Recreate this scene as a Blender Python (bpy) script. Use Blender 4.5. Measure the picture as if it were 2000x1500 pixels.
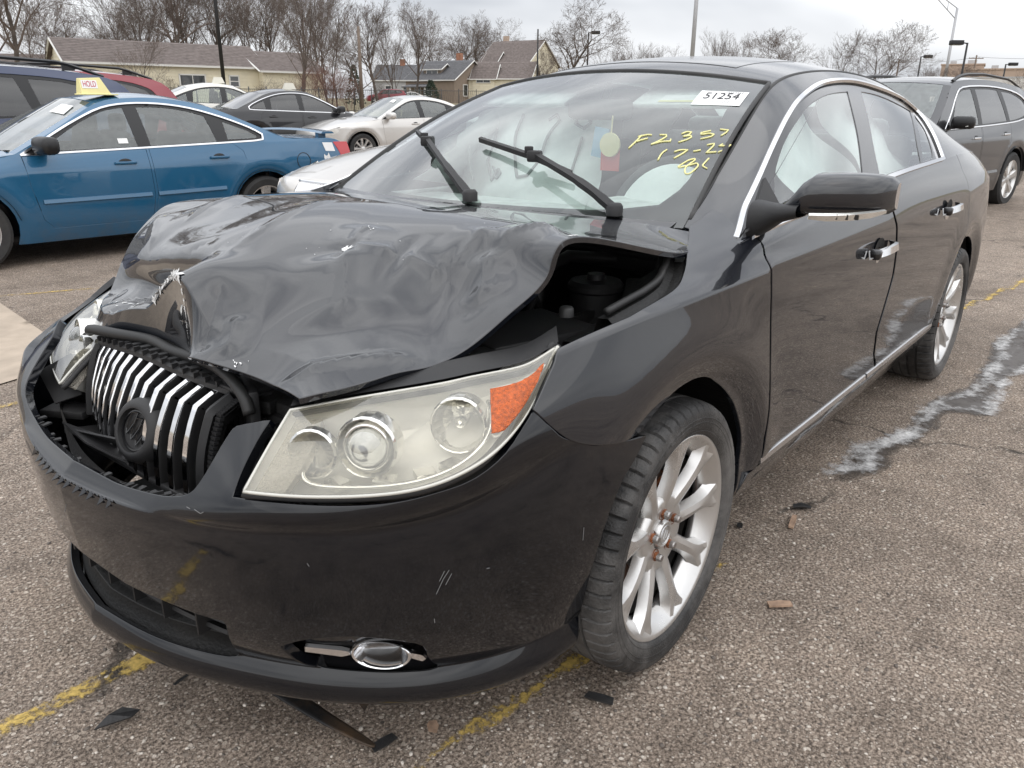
import bpy, bmesh, math, random
import numpy as np
from mathutils import Vector, Matrix
from mathutils.geometry import delaunay_2d_cdt
for o in list(bpy.data.objects): bpy.data.objects.remove(o)
scene = bpy.context.scene; COL = scene.collection
random.seed(7); RNG = np.random.default_rng(7); R = math.radians

# ---------------------------------------------------------------- camera
cam = bpy.data.cameras.new('camera'); camo = bpy.data.objects.new('camera', cam); COL.objects.link(camo)
YAW, PITCH, ROLL = .68377, .33885, .00795
cam.sensor_width = 36; cam.lens = 1544.6*36/2000; cam.clip_start = .02; cam.clip_end = 3000
_f = Vector((math.cos(YAW)*math.cos(PITCH), math.sin(YAW)*math.cos(PITCH), -math.sin(PITCH)))
_r = Vector((math.sin(YAW), -math.cos(YAW), 0)); _u = _r.cross(_f)
_r, _u = _r*math.cos(ROLL)+_u*math.sin(ROLL), _u*math.cos(ROLL)-_r*math.sin(ROLL)
camo.matrix_world = Matrix(((_r.x,_u.x,-_f.x,-1.5383),(_r.y,_u.y,-_f.y,-1.6430),(_r.z,_u.z,-_f.z,1.3110),(0,0,0,1)))
scene.camera = camo

# ---------------------------------------------------------------- world: overcast day
w = bpy.data.worlds.new('World'); scene.world = w; w.use_nodes = True
nt = w.node_tree; N = nt.nodes; L = nt.links; N.clear()
out = N.new('ShaderNodeOutputWorld'); bg = N.new('ShaderNodeBackground'); L.new(bg.outputs[0], out.inputs[0])
sky = N.new('ShaderNodeTexSky'); sky.sky_type = 'NISHITA'; sky.sun_disc = False
SUN_EL, SUN_AZ = R(48), R(215)
sky.sun_elevation = SUN_EL; sky.sun_rotation = SUN_AZ; sky.air_density = 1.0; sky.dust_density = 3.0
sm = N.new('ShaderNodeVectorMath'); sm.operation = 'SCALE'; sm.inputs['Scale'].default_value = .10; L.new(sky.outputs[0], sm.inputs[0])
tc = N.new('ShaderNodeTexCoord'); mp = N.new('ShaderNodeMapping'); mp.inputs['Scale'].default_value = (1.0,1.0,3.2)
L.new(tc.outputs['Generated'], mp.inputs[0])
n1 = N.new('ShaderNodeTexNoise'); n1.inputs['Scale'].default_value = 2.2; n1.inputs['Detail'].default_value = 4; n1.inputs['Roughness'].default_value = .48; n1.inputs['Distortion'].default_value = .25
L.new(mp.outputs[0], n1.inputs['Vector'])
cr = N.new('ShaderNodeValToRGB'); e = cr.color_ramp.elements
e[0].position = .34; e[0].color = (.50,.520,.560,1); e[1].position = .60; e[1].color = (.90,.912,.935,1)
L.new(n1.outputs[0], cr.inputs[0])
mx = N.new('ShaderNodeMix'); mx.data_type = 'RGBA'; mx.inputs[0].default_value = .92
# an overcast sky is brighter overhead than at the horizon
sx = N.new('ShaderNodeSeparateXYZ'); L.new(tc.outputs['Generated'], sx.inputs[0])
gr = N.new('ShaderNodeMapRange'); gr.inputs[1].default_value = 0; gr.inputs[2].default_value = 1; gr.inputs[3].default_value = .86; gr.inputs[4].default_value = 1.95; L.new(sx.outputs[2], gr.inputs[0])
cl = N.new('ShaderNodeVectorMath'); cl.operation = 'SCALE'; L.new(cr.outputs[0], cl.inputs[0]); L.new(gr.outputs[0], cl.inputs['Scale'])
L.new(sm.outputs[0], mx.inputs['A']); L.new(cl.outputs[0], mx.inputs['B']); L.new(mx.outputs['Result'], bg.inputs[0]); bg.inputs[1].default_value = 1.0
sun = bpy.data.lights.new('sun', 'SUN'); sun.energy = .8; sun.angle = R(140); sun.color = (1,.97,.93)
suno = bpy.data.objects.new('sun', sun); COL.objects.link(suno)
suno.rotation_euler = (R(90)-SUN_EL, 0, R(180)-SUN_AZ)
vs = scene.view_settings; vs.view_transform = 'Standard'; vs.look = 'None'; vs.gamma = 1; vs.exposure = 0.40; vs.use_curve_mapping = False
scene.render.engine = 'CYCLES'; scene.cycles.max_bounces = 5; scene.cycles.diffuse_bounces = 3; scene.cycles.transparent_max_bounces = 10; scene.cycles.glossy_bounces = 4

# ---------------------------------------------------------------- materials
MATS = {}
def mat(name, col, rough=.5, metal=0, coat=0, spec=.5, emit=None, var=0, vscale=8, bump=0, bscale=60, alpha=None, trans=0, ior=1.45, dirt=0, dcol=(.13,.11,.09), dz=None, coat_rough=.04, coat_ior=1.5):
    if name in MATS: return MATS[name]
    m = bpy.data.materials.new(name); m.use_nodes = True; t = m.node_tree; b = t.nodes['Principled BSDF']; MATS[name] = m
    c4 = (*col, 1); b.inputs['Base Color'].default_value = c4; b.inputs['Roughness'].default_value = rough; b.inputs['Metallic'].default_value = metal
    b.inputs['Coat Weight'].default_value = coat; b.inputs['Coat Roughness'].default_value = coat_rough; b.inputs['Coat IOR'].default_value = coat_ior; b.inputs['Specular IOR Level'].default_value = spec
    b.inputs['Transmission Weight'].default_value = trans; b.inputs['IOR'].default_value = ior
    if emit: b.inputs['Emission Color'].default_value = (*emit[:3],1); b.inputs['Emission Strength'].default_value = emit[3]
    tcn = None
    def coord():
        nonlocal tcn
        if tcn is None: tcn = t.nodes.new('ShaderNodeTexCoord')
        return tcn.outputs['Object']
    src = None
    if var:
        n = t.nodes.new('ShaderNodeTexNoise'); n.inputs['Scale'].default_value = vscale; n.inputs['Detail'].default_value = 6; t.links.new(coord(), n.inputs['Vector'])
        r = t.nodes.new('ShaderNodeValToRGB'); r.color_ramp.elements[0].position = .3; r.color_ramp.elements[1].position = .7
        r.color_ramp.elements[0].color = tuple(x*(1-var) for x in col)+(1,); r.color_ramp.elements[1].color = tuple(min(1,x*(1+var)) for x in col)+(1,)
        t.links.new(n.outputs[0], r.inputs[0]); t.links.new(r.outputs[0], b.inputs['Base Color']); src = r.outputs[0]
    if dirt:
        n = t.nodes.new('ShaderNodeTexNoise'); n.inputs['Scale'].default_value = 3.5; n.inputs['Detail'].default_value = 9; n.inputs['Roughness'].default_value = .68; t.links.new(coord(), n.inputs['Vector'])
        r = t.nodes.new('ShaderNodeValToRGB'); r.color_ramp.elements[0].position = .42; r.color_ramp.elements[1].position = .78
        r.color_ramp.elements[0].color = (0,0,0,1); r.color_ramp.elements[1].color = (dirt,)*3+(1,); t.links.new(n.outputs[0], r.inputs[0]); fac = r.outputs[0]
        if dz:   # road film that thins out with height
            sp = t.nodes.new('ShaderNodeSeparateXYZ'); t.links.new(coord(), sp.inputs[0])
            mr = t.nodes.new('ShaderNodeMapRange'); mr.inputs[1].default_value = dz[0]; mr.inputs[2].default_value = dz[1]; mr.inputs[3].default_value = 1; mr.inputs[4].default_value = dz[2]
            t.links.new(sp.outputs[2], mr.inputs[0]); mu = t.nodes.new('ShaderNodeMath'); mu.operation = 'MULTIPLY'; t.links.new(fac, mu.inputs[0]); t.links.new(mr.outputs[0], mu.inputs[1]); fac = mu.outputs[0]
        mm = t.nodes.new('ShaderNodeMix'); mm.data_type = 'RGBA'; t.links.new(fac, mm.inputs[0])
        if src: t.links.new(src, mm.inputs['A'])
        else: mm.inputs['A'].default_value = c4
        mm.inputs['B'].default_value = (*dcol,1); t.links.new(mm.outputs['Result'], b.inputs['Base Color'])
        ro = t.nodes.new('ShaderNodeMix'); ro.data_type = 'FLOAT'; t.links.new(fac, ro.inputs[0]); ro.inputs[2].default_value = rough; ro.inputs[3].default_value = .7; t.links.new(ro.outputs[0], b.inputs['Roughness'])
        if coat:
            cm = t.nodes.new('ShaderNodeMix'); cm.data_type = 'FLOAT'; t.links.new(fac, cm.inputs[0]); cm.inputs[2].default_value = coat; cm.inputs[3].default_value = 0; t.links.new(cm.outputs[0], b.inputs['Coat Weight'])
    if bump:
        n = t.nodes.new('ShaderNodeTexNoise'); n.inputs['Scale'].default_value = bscale; n.inputs['Detail'].default_value = 4; t.links.new(coord(), n.inputs['Vector'])
        bp = t.nodes.new('ShaderNodeBump'); bp.inputs['Strength'].default_value = bump; bp.inputs['Distance'].default_value = .01; t.links.new(n.outputs[0], bp.inputs['Height']); t.links.new(bp.outputs[0], b.inputs['Normal'])
    return m
def glass(name, tint, haze=0, hazecol=(.8,.8,.8), rough=.0, dens=1.0, film=None):
    """thin sheet glass: tinted see-through plus mirror reflection by Fresnel; haze adds a dull surface film"""
    if name in MATS: return MATS[name]
    m = bpy.data.materials.new(name); m.use_nodes = True; t = m.node_tree; t.nodes.clear(); MATS[name] = m
    o = t.nodes.new('ShaderNodeOutputMaterial'); tr = t.nodes.new('ShaderNodeBsdfTransparent'); tr.inputs[0].default_value = (*tint,1)
    gl = t.nodes.new('ShaderNodeBsdfGlossy'); gl.inputs['Roughness'].default_value = rough; gl.inputs[0].default_value = (1,1,1,1)
    fr = t.nodes.new('ShaderNodeFresnel'); fr.inputs[0].default_value = 1.5
    # both faces of the pane reflect: F2 = 2F/(1+F)
    a = t.nodes.new('ShaderNodeMath'); a.operation = 'ADD'; a.inputs[1].default_value = 1; t.links.new(fr.outputs[0], a.inputs[0])
    d = t.nodes.new('ShaderNodeMath'); d.operation = 'DIVIDE'; t.links.new(fr.outputs[0], d.inputs[0]); t.links.new(a.outputs[0], d.inputs[1])
    f2 = t.nodes.new('ShaderNodeMath'); f2.operation = 'MULTIPLY'; f2.inputs[1].default_value = 2; t.links.new(d.outputs[0], f2.inputs[0])
    base = tr.outputs[0]
    if haze:
        df = t.nodes.new('ShaderNodeBsdfDiffuse'); df.inputs[0].default_value = (*hazecol,1); hm = t.nodes.new('ShaderNodeMixShader')
        tcn = t.nodes.new('ShaderNodeTexCoord'); n = t.nodes.new('ShaderNodeTexNoise'); n.inputs['Scale'].default_value = 14; n.inputs['Detail'].default_value = 8; n.inputs['Roughness'].default_value = .65; t.links.new(tcn.outputs['Object'], n.inputs['Vector'])
        mr = t.nodes.new('ShaderNodeMapRange'); mr.inputs[1].default_value = .3; mr.inputs[2].default_value = .75; mr.inputs[3].default_value = haze*.6; mr.inputs[4].default_value = haze*1.4; t.links.new(n.outputs[0], mr.inputs[0])
        t.links.new(mr.outputs[0], hm.inputs[0]); t.links.new(base, hm.inputs[1]); t.links.new(df.outputs[0], hm.inputs[2]); base = hm.outputs[0]
    ms = t.nodes.new('ShaderNodeMixShader'); t.links.new(f2.outputs[0], ms.inputs[0]); t.links.new(base, ms.inputs[1]); t.links.new(gl.outputs[0], ms.inputs[2]); t.links.new(ms.outputs[0], o.inputs[0])
    return m

# ---------------------------------------------------------------- mesh helpers
def link(o, parent=None):
    COL.objects.link(o)
    if parent is not None: o.parent = parent
    return o
def mesh(name, V, F, m, parent=None, smooth=True, normals=None, kind=None):
    me = bpy.data.meshes.new(name); me.from_pydata([tuple(map(float, v)) for v in V], [], [tuple(map(int, f)) for f in F])
    if smooth: me.polygons.foreach_set('use_smooth', [True]*len(me.polygons))
    if normals is not None: me.normals_split_custom_set_from_vertices([tuple(map(float, n)) for n in normals])
    if isinstance(m, str): m = MATS[m]
    if m: me.materials.append(m)
    o = bpy.data.objects.new(name, me); link(o, parent)
    if kind: o['kind'] = kind
    return o
def empty(name, loc=(0,0,0), rz=0, parent=None):
    o = bpy.data.objects.new(name, None); o.empty_display_size = .2; o.location = loc; o.rotation_euler = (0,0,rz); return link(o, parent)
def tag(o, label=None, cat=None, group=None, kind=None):
    if label: o['label'] = label
    if cat: o['category'] = cat
    if group: o['group'] = group
    if kind: o['kind'] = kind
    return o
def copy_tree(o, parent=None):
    c = o.copy(); COL.objects.link(c); c.parent = parent
    for ch in list(o.children): copy_tree(ch, c)
    return c
class MB:
    """collects simple shapes into one mesh"""
    def __init__(s): s.V = []; s.F = []; s.M = []
    def add(s, V, F, mi=0):
        k = len(s.V); s.V += [tuple(map(float, v)) for v in V]; s.F += [tuple(i+k for i in f) for f in F]; s.M += [mi]*len(F); return s
    def box(s, c, d, rot=None, bev=0, mi=0):
        x, y, z = d[0]/2, d[1]/2, d[2]/2
        if bev:
            b = min(bev, x*.9, y*.9, z*.9); P = []
            bm = bmesh.new(); bmesh.ops.create_cube(bm, size=1)
            bmesh.ops.scale(bm, vec=d, verts=bm.verts); bmesh.ops.bevel(bm, geom=bm.edges[:], offset=b, segments=2, affect='EDGES', profile=.5)
            bm.verts.index_update(); P = [v.co.copy() for v in bm.verts]; F = [[v.index for v in f.verts] for f in bm.faces]; bm.free()
        else:
            P = [Vector((i*x, j*y, k*z)) for i in (-1,1) for j in (-1,1) for k in (-1,1)]
            F = [(0,1,3,2),(4,6,7,5),(0,4,5,1),(2,3,7,6),(0,2,6,4),(1,5,7,3)]
        if rot is not None: P = [rot @ p for p in P]
        return s.add([p+Vector(c) for p in P], F, mi)
    def tube(s, pts, r, seg=8, cap=True, mi=0, closed=False):
        P = [Vector(p) for p in pts]; n = len(P); rr = r if hasattr(r, '__len__') else [r]*n
        V = []; F = []; up = None
        for i in range(n):
            if closed: t = (P[(i+1)%n]-P[i-1])
            else: t = (P[min(i+1,n-1)]-P[max(i-1,0)])
            if t.length < 1e-9: t = Vector((0,0,1))
            t.normalize()
            if up is None: up = Vector((0,0,1)) if abs(t.z) < .9 else Vector((1,0,0))
            a = up.cross(t); a = a.normalized() if a.length > 1e-6 else t.orthogonal().normalized(); b = t.cross(a); up = b
            V += [P[i]+(a*math.cos(2*math.pi*k/seg)+b*math.sin(2*math.pi*k/seg))*rr[i] for k in range(seg)]
        for i in range(n if closed else n-1):
            j = (i+1) % n
            F += [(i*seg+k, i*seg+(k+1)%seg, j*seg+(k+1)%seg, j*seg+k) for k in range(seg)]
        if cap and not closed: F += [tuple(range(seg))[::-1], tuple((n-1)*seg+k for k in range(seg))]
        return s.add(V, F, mi)
    def lathe(s, prof, seg=48, M=None, mi=0, a0=0, a1=2*math.pi):
        """profile (r, h) turned round the local z axis, placed by matrix M"""
        full = abs(a1-a0-2*math.pi) < 1e-6; n = seg if full else seg+1; V = []; F = []
        for r, h in prof:
            for k in range(n):
                a = a0+(a1-a0)*k/seg; V.append(Vector((r*math.cos(a), r*math.sin(a), h)))
        if M is not None: V = [M @ v for v in V]
        for i in range(len(prof)-1):
            for k in range(seg):
                k2 = (k+1) % n; F.append((i*n+k, i*n+k2, (i+1)*n+k2, (i+1)*n+k))
        return s.add(V, F, mi)
    def ribbon(s, pts, nrm, wdt, th, mi=0):
        """flat bar along pts: nrm = direction facing out, wdt = width across, th = thickness"""
        P = [Vector(p) for p in pts]; V = []; F = []; n = len(P)
        for i in range(n):
            t = (P[min(i+1,n-1)]-P[max(i-1,0)]).normalized(); nn = Vector(nrm[i] if hasattr(nrm[0], '__len__') else nrm).normalized(); a = t.cross(nn).normalized(); ww = wdt[i] if hasattr(wdt, '__len__') else wdt
            V += [P[i]+a*ww/2, P[i]+a*ww/2*.7+nn*th, P[i]-a*ww/2*.7+nn*th, P[i]-a*ww/2]
        for i in range(n-1):
            F += [(i*4+k, i*4+(k+1)%4, (i+1)*4+(k+1)%4, (i+1)*4+k) for k in range(4)]
        F += [(0,1,2,3), tuple((n-1)*4+k for k in (3,2,1,0))]
        return s.add(V, F, mi)
    def build(s, name, m, parent=None, smooth=True, kind=None, mats=None, auto=None):
        o = mesh(name, s.V, s.F, m, parent, smooth, kind=kind)
        if mats:
            for x in mats: o.data.materials.append(MATS[x] if isinstance(x, str) else x)
            o.data.polygons.foreach_set('material_index', s.M)
        if auto is not None: sharp(o, auto)
        return o
def sharp(o, ang=35):
    me = o.data; bm = bmesh.new(); bm.from_mesh(me)
    for e in bm.edges:
        if len(e.link_faces) == 2 and e.calc_face_angle(0) > R(ang): e.smooth = False
    bm.to_mesh(me); bm.free()
def mirror_obj(o, parent=None, name=None):
    me = o.data; V = [(v.co.x, -v.co.y, v.co.z) for v in me.vertices]; F = [tuple(p.vertices)[::-1] for p in me.polygons]
    nr = None
    if me.has_custom_normals:
        nn = np.zeros((len(V),3))
        for p in me.polygons:
            for li in p.loop_indices:
                c = me.corner_normals[li].vector; nn[me.loops[li].vertex_index] = (c.x, -c.y, c.z)
        nr = nn
    r = mesh(name or o.name.split('.')[0], V, F, None, parent, True, nr)
    for m in me.materials: r.data.materials.append(m)
    if len(me.materials) > 1: r.data.polygons.foreach_set('material_index', [p.material_index for p in me.polygons])
    if nr is None: r.data.polygons.foreach_set('use_smooth', [p.use_smooth for p in me.polygons])
    return r
def resample(P, step, closed=True):
    P = np.array(P, float); Q = np.vstack([P, P[:1]]) if closed else P; out = []
    for a, b in zip(Q[:-1], Q[1:]):
        n = max(1, int(round(np.linalg.norm(b-a)/step))); out += [a+(b-a)*k/n for k in range(n)]
    if not closed: out.append(Q[-1])
    return np.array(out)
def smooth_poly(P, n=4, closed=True, ang=50):
    """Catmull-Rom through P, corners sharper than ang kept"""
    P = [np.array(p, float) for p in P]; N_ = len(P); out = []
    def corner(i):
        a = P[i]-P[i-1]; b = P[(i+1)%N_]-P[i]; la, lb = np.linalg.norm(a), np.linalg.norm(b)
        return la < 1e-9 or lb < 1e-9 or (a@b)/(la*lb) < math.cos(R(ang))
    rng = range(N_) if closed else range(N_-1)
    for i in rng:
        j = (i+1) % N_; p1, p2 = P[i], P[j]
        m1 = (p2-P[i-1])/2 if (closed or i > 0) and not corner(i) else (p2-p1)
        m2 = (P[(j+1)%N_]-p1)/2 if (closed or j < N_-1) and not corner(j) else (p2-p1)
        d = np.linalg.norm(p2-p1)
        for m_ in (m1, m2):
            l = np.linalg.norm(m_)
            if l > 1.5*d > 0: m_ *= 1.5*d/l
        for k in range(n):
            t = k/n; out.append((2*t**3-3*t*t+1)*p1+(t**3-2*t*t+t)*m1+(-2*t**3+3*t*t)*p2+(t**3-t*t)*m2)
    if not closed: out.append(P[-1])
    return out
def inside(poly, pts):
    x, y = pts[:,0], pts[:,1]; c = np.zeros(len(pts), bool); n = len(poly)
    for i in range(n):
        (x1,y1), (x2,y2) = poly[i], poly[i-1]
        m = ((y1 > y) != (y2 > y)); 
        with np.errstate(divide='ignore', invalid='ignore'): c ^= m & (x < (x2-x1)*(y-y1)/(y2-y1+1e-15)+x1)
    return c
def panel(name, S, outline, parent, m, holes=(), step=.016, off=0, flange=.014, post=None, centre=None, edge=.0025, both=False, smooth_out=0, flip=False, back=None):
    """sheet panel cut from surface S along a (u,v) outline, with rounded returned edges"""
    ol = np.array(smooth_poly(outline, smooth_out) if smooth_out else outline, float); hs = [np.array(smooth_poly(h, smooth_out) if smooth_out else h, float) for h in holes]
    u0, u1 = ol[:,0].min()-.05, ol[:,0].max()+.05; v0, v1 = ol[:,1].min()-.05, ol[:,1].max()+.05; um, vm = ol[:,0].mean(), ol[:,1].mean()
    tu = np.linspace(u0, u1, 240); tv = np.linspace(v0, v1, 240)
    A = np.mean([np.concatenate([[0], np.cumsum(np.linalg.norm(np.diff(S(tu, tu*0+vv), axis=0), axis=1))]) for vv in (v0+.2*(v1-v0), vm, v1-.2*(v1-v0))], axis=0)
    B = np.mean([np.concatenate([[0], np.cumsum(np.linalg.norm(np.diff(S(tv*0+uu, tv), axis=0), axis=1))]) for uu in (u0+.2*(u1-u0), um, u1-.2*(u1-u0))], axis=0)
    to = lambda q: np.stack([np.interp(q[:,0], tu, A), np.interp(q[:,1], tv, B)], -1)
    fr = lambda q: np.stack([np.interp(q[:,0], A, tu), np.interp(q[:,1], B, tv)], -1)
    loops = [resample(to(ol), step)] + [resample(to(h), step) for h in hs]
    lo, hi = loops[0].min(0), loops[0].max(0)
    gx, gy = np.meshgrid(np.arange(lo[0]+step/2, hi[0], step), np.arange(lo[1]+step/2, hi[1], step)); G = np.stack([gx.ravel(), gy.ravel()], -1)
    k = inside(loops[0], G)
    for h in loops[1:]: k &= ~inside(h, G)
    G = G[k]; bd = np.vstack(loops)
    if len(G):
        keep = np.ones(len(G), bool)
        for i in range(0, len(G), 2000):
            d = np.min(((G[i:i+2000,None]-bd[None])**2).sum(-1), axis=1); keep[i:i+2000] = d > (.45*step)**2
        G = G[keep]
    pts = [tuple(p) for p in bd]+[tuple(p) for p in G]; ed = []; k = 0
    for l in loops: n = len(l); ed += [(k+i, k+(i+1)%n) for i in range(n)]; k += n
    r = delaunay_2d_cdt([Vector(p) for p in pts], ed, [], 0, 1e-6, True)
    V2 = np.array([(v.x, v.y) for v in r[0]]); T = np.array([f for f in r[2]]); ce = V2[T].mean(1)
    kk = inside(loops[0], ce)
    for h in loops[1:]: kk &= ~inside(h, ce)
    T = T[kk]; uv = fr(V2)
    F_ = (lambda u, v: post(S(u, v), u, v)) if post else S
    def nrm(u, v, e=.012):
        n = np.cross(F_(u+e, v)-F_(u-e, v), F_(u, v+e)-F_(u, v-e)); return n/np.maximum(np.linalg.norm(n, axis=-1, keepdims=True), 1e-12)
    P = F_(uv[:,0], uv[:,1]); Nn = nrm(uv[:,0], uv[:,1])
    C = centre if centre is not None else P.mean(0)*np.array([1,0,0])+np.array([0,0,.55])
    sgn = np.sign(((P-C)*Nn).sum(1).sum()) or 1
    if flip: sgn = -sgn
    Nn = Nn*sgn; P = P+Nn*off
    tri = T.copy()
    fn = np.cross(P[tri[:,1]]-P[tri[:,0]], P[tri[:,2]]-P[tri[:,0]]); fl = (fn*Nn[tri[:,0]]).sum(1) < 0; tri[fl] = tri[fl][:, ::-1]
    VV = list(P); NN = list(Nn); FF = [tuple(t) for t in tri]
    if flange:
        # boundary loops from triangle edges
        cnt = {}
        for t in tri:
            for a, b in ((t[0],t[1]),(t[1],t[2]),(t[2],t[0])): cnt[(a,b)] = cnt.get((a,b), 0)+1
        nxt = {a: b for (a,b) in cnt if (b,a) not in cnt}
        used = set()
        for s0 in list(nxt):
            if s0 in used: continue
            loop = []; a = s0
            while a in nxt and a not in used: used.add(a); loop.append(a); a = nxt[a]
            n = len(loop)
            if n < 3: continue
            Q = P[loop]; Qn = Nn[loop]; tan = np.roll(Q, -1, 0)-np.roll(Q, 1, 0); tan /= np.maximum(np.linalg.norm(tan, axis=1, keepdims=True), 1e-9); outd = np.cross(tan, Qn)
            rings = []; b0 = len(VV)
            for (o_, d_, a_) in ((0,0,0),(edge*.7,edge*.3,.8),(edge,edge,1.57),(edge,flange,1.57)):
                rings.append(len(VV)); VV += list(Q+outd*o_-Qn*d_); NN += list(Qn*math.cos(a_)+outd*math.sin(a_))
            for ra, rb in zip(rings[:-1], rings[1:]):
                FF += [(ra+(i+1)%n, ra+i, rb+i, rb+(i+1)%n) for i in range(n)]
    if back:   # inner skin so that the sheet has two sides
        k = len(VV); VV += list(P-Nn*back); NN += list(-Nn); FF += [tuple(k+i for i in t[::-1]) for t in tri]
    o = mesh(name, VV, FF, m, parent, True, NN)
    return [o, mirror_obj(o, parent)] if both else o
# ---------------------------------------------------------------- lofted surfaces (car coordinates, metres; nose at -x, driver side at -y)
class Loft:
    """Tensor spline through a net of points net[row][station]; 'breaks' are rows where the section has a crease."""
    def __init__(s, net, breaks=(), ubreaks=()):
        s.P = np.array(net, float); s.m, s.n = s.P.shape[:2]
        s.vs = [0] + list(breaks) + [s.m-1]; s.us = [0] + list(ubreaks) + [s.n-1]
    @staticmethod
    def _nat(n, t):
        if n == 1: return np.ones((len(t), 1))
        if n == 2: return np.stack([1-t, t], -1)
        A = np.zeros((n, n)); D = np.zeros((n, n)); A[0,0] = A[-1,-1] = 1
        for i in range(1, n-1):
            A[i,i-1:i+2] = 1, 4, 1; D[i,i-1:i+2] = 6, -12, 6
        M = np.linalg.solve(A, D)
        k = np.clip(np.floor(t).astype(int), 0, n-2); f = t-k; g = 1-f
        I = np.eye(n)
        return (g[:,None]*I[k] + f[:,None]*I[k+1] + ((g**3-g)/6)[:,None]*M[k] + ((f**3-f)/6)[:,None]*M[k+1])
    @staticmethod
    def _basis(n, segs, t):
        out = np.zeros((len(t), n))
        for a, b in zip(segs[:-1], segs[1:]):
            m = (t <= b if a == segs[0] else t <= b+(1e9 if b == segs[-1] else 0)) & ((t > a) | (a == segs[0]))
            if b == segs[-1]: m = ((t > a) | (a == segs[0]))
            if m.any(): out[m, a:b+1] = Loft._nat(b-a+1, t[m]-a)
        return out
    def __call__(s, u, v):
        u = np.atleast_1d(np.asarray(u, float)); v = np.atleast_1d(np.asarray(v, float))
        return np.einsum('aj,ai,ijk->ak', s._basis(s.n, s.us, u), s._basis(s.m, s.vs, v), s.P)
    def normal(s, u, v, e=.012):
        du = s(np.asarray(u)+e, v)-s(np.asarray(u)-e, v); dv = s(u, np.asarray(v)+e)-s(u, np.asarray(v)-e)
        n = np.cross(du, dv); return n/np.maximum(np.linalg.norm(n, axis=-1, keepdims=True), 1e-12)

# driver-side body: stations along x; rows from the underside of the sill up to the belt line (crease at row 7)
SX = [-.62, -.30, .05, .40, .90, 1.45, 2.00, 2.50, 2.84, 3.25, 3.65, 3.92]
def _side():
    #      y (half width) and z of each row at each station
    Y = [[.74,.78,.80,.80,.80,.80,.80,.80,.80,.78,.70,.58],
         [.79,.83,.845,.845,.845,.845,.845,.845,.845,.83,.75,.62],
         [.825,.868,.885,.884,.884,.884,.884,.885,.887,.87,.79,.66],
         [.842,.886,.903,.904,.905,.905,.905,.906,.907,.89,.815,.69],
         [.852,.898,.914,.914,.915,.915,.916,.917,.918,.90,.83,.71],
         [.852,.902,.920,.921,.923,.923,.924,.926,.927,.908,.84,.72],
         [.842,.896,.918,.924,.927,.927,.927,.927,.925,.905,.84,.72],
         [.800,.858,.898,.914,.918,.918,.916,.914,.908,.885,.82,.71],
         [.775,.838,.875,.893,.899,.899,.896,.892,.882,.85,.775,.68],
         [.755,.822,.842,.858,.870,.866,.860,.850,.832,.79,.71,.63],
         [.70,.775,.775,.700,.79,.79,.79,.79,.77,.73,.65,.57]]
    Z = [[.20]*12, [.235]*12, [.30]*12, [.355]*12, [.45]*12, [.58]*12, [.75]*8+[.76,.77,.78,.78],
         [.862,.905,.930,.938,.937,.931,.925,.935,.955,.965,.96,.94],
         [.885,.922,.945,.975,.99,1.005,1.01,1.02,1.03,1.035,1.02,1.0],
         [.90,.935,.957,1.012,1.047,1.082,1.10,1.112,1.115,1.10,1.07,1.04],
         [.905,.94,.99,1.066,1.19,1.20,1.21,1.20,1.17,1.13,1.09,1.06]]
    return [[(SX[i], -Y[j][i], Z[j][i]) for i in range(12)] for j in range(11)]
SIDE = Loft(_side(), (7,))

# greenhouse side: rows from the belt line to the roof ditch / windscreen edge
GX = [.30, .50, .75, 1.00, 1.25, 1.60, 2.00, 2.40, 2.75, 3.05, 3.30]
GBY = [.852,.861,.867,.870,.868,.865,.860,.852,.836,.815,.785]
GBZ = [1.0,1.022,1.037,1.053,1.069,1.088,1.10,1.110,1.115,1.11,1.10]
GTY = [.705,.668,.622,.577,.545,.535,.535,.55,.585,.63,.665]
GTZ = [1.025,1.112,1.228,1.342,1.408,1.440,1.442,1.405,1.322,1.226,1.140]
def _gh():
    rows = []
    for k, (t, b) in enumerate(((0,0),(.25,.016),(.5,.026),(.75,.026),(.92,.012),(1,0))):
        rows.append([(GX[i], -(GBY[i]*(1-t)+GTY[i]*t+b*min(1,(GTZ[i]-GBZ[i])/.35)), GBZ[i]*(1-t)+GTZ[i]*t+.3*b*min(1,max(0,GTZ[i]-GBZ[i])/.35)) for i in range(11)])
    return rows
GREEN = Loft(_gh())

# roof between the two ditches; stations = x, rows across the car
def _roof():
    xs = [1.08, 1.25, 1.60, 2.00, 2.40, 2.62]
    rows = []
    for t in (-1,-.8,-.5,0,.5,.8,1):
        r = []
        for x in xs:
            yt = np.interp(x, GX, GTY); zt = np.interp(x, GX, GTZ); cr = .062 if x > 1.2 else .055
            r.append((x - (.055*(1-t*t) if x < 1.1 else .02*(1-t*t) if x < 1.3 else 0)+(.10*(1-t*t) if x > 2.6 else 0), yt*t, zt + cr*(1-abs(t)**2.2)))
        rows.append(r)
    return rows
ROOF = Loft(_roof())

# windscreen: rows bottom->top, stations across the car from driver side to passenger side
def _ws():
    rows = []
    for t in (0,.33,.66,1):
        r = []
        for s in (-1,-.7,-.35,0,.35,.7,1):
            yb, yt = .700, .560
            x = (.315*(1-t)+1.085*t) - (.17*(1-t)+.06*t)*(1-s*s)
            z = (1.018*(1-t)+1.384*t) + (.012*(1-t)+.045*t)*(1-s*s) + .035*np.sin(np.pi*t)
            r.append((x, (yb*(1-t)+yt*t)*s, z))
        rows.append(r)
    return rows
WIND = Loft(_ws())

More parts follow.
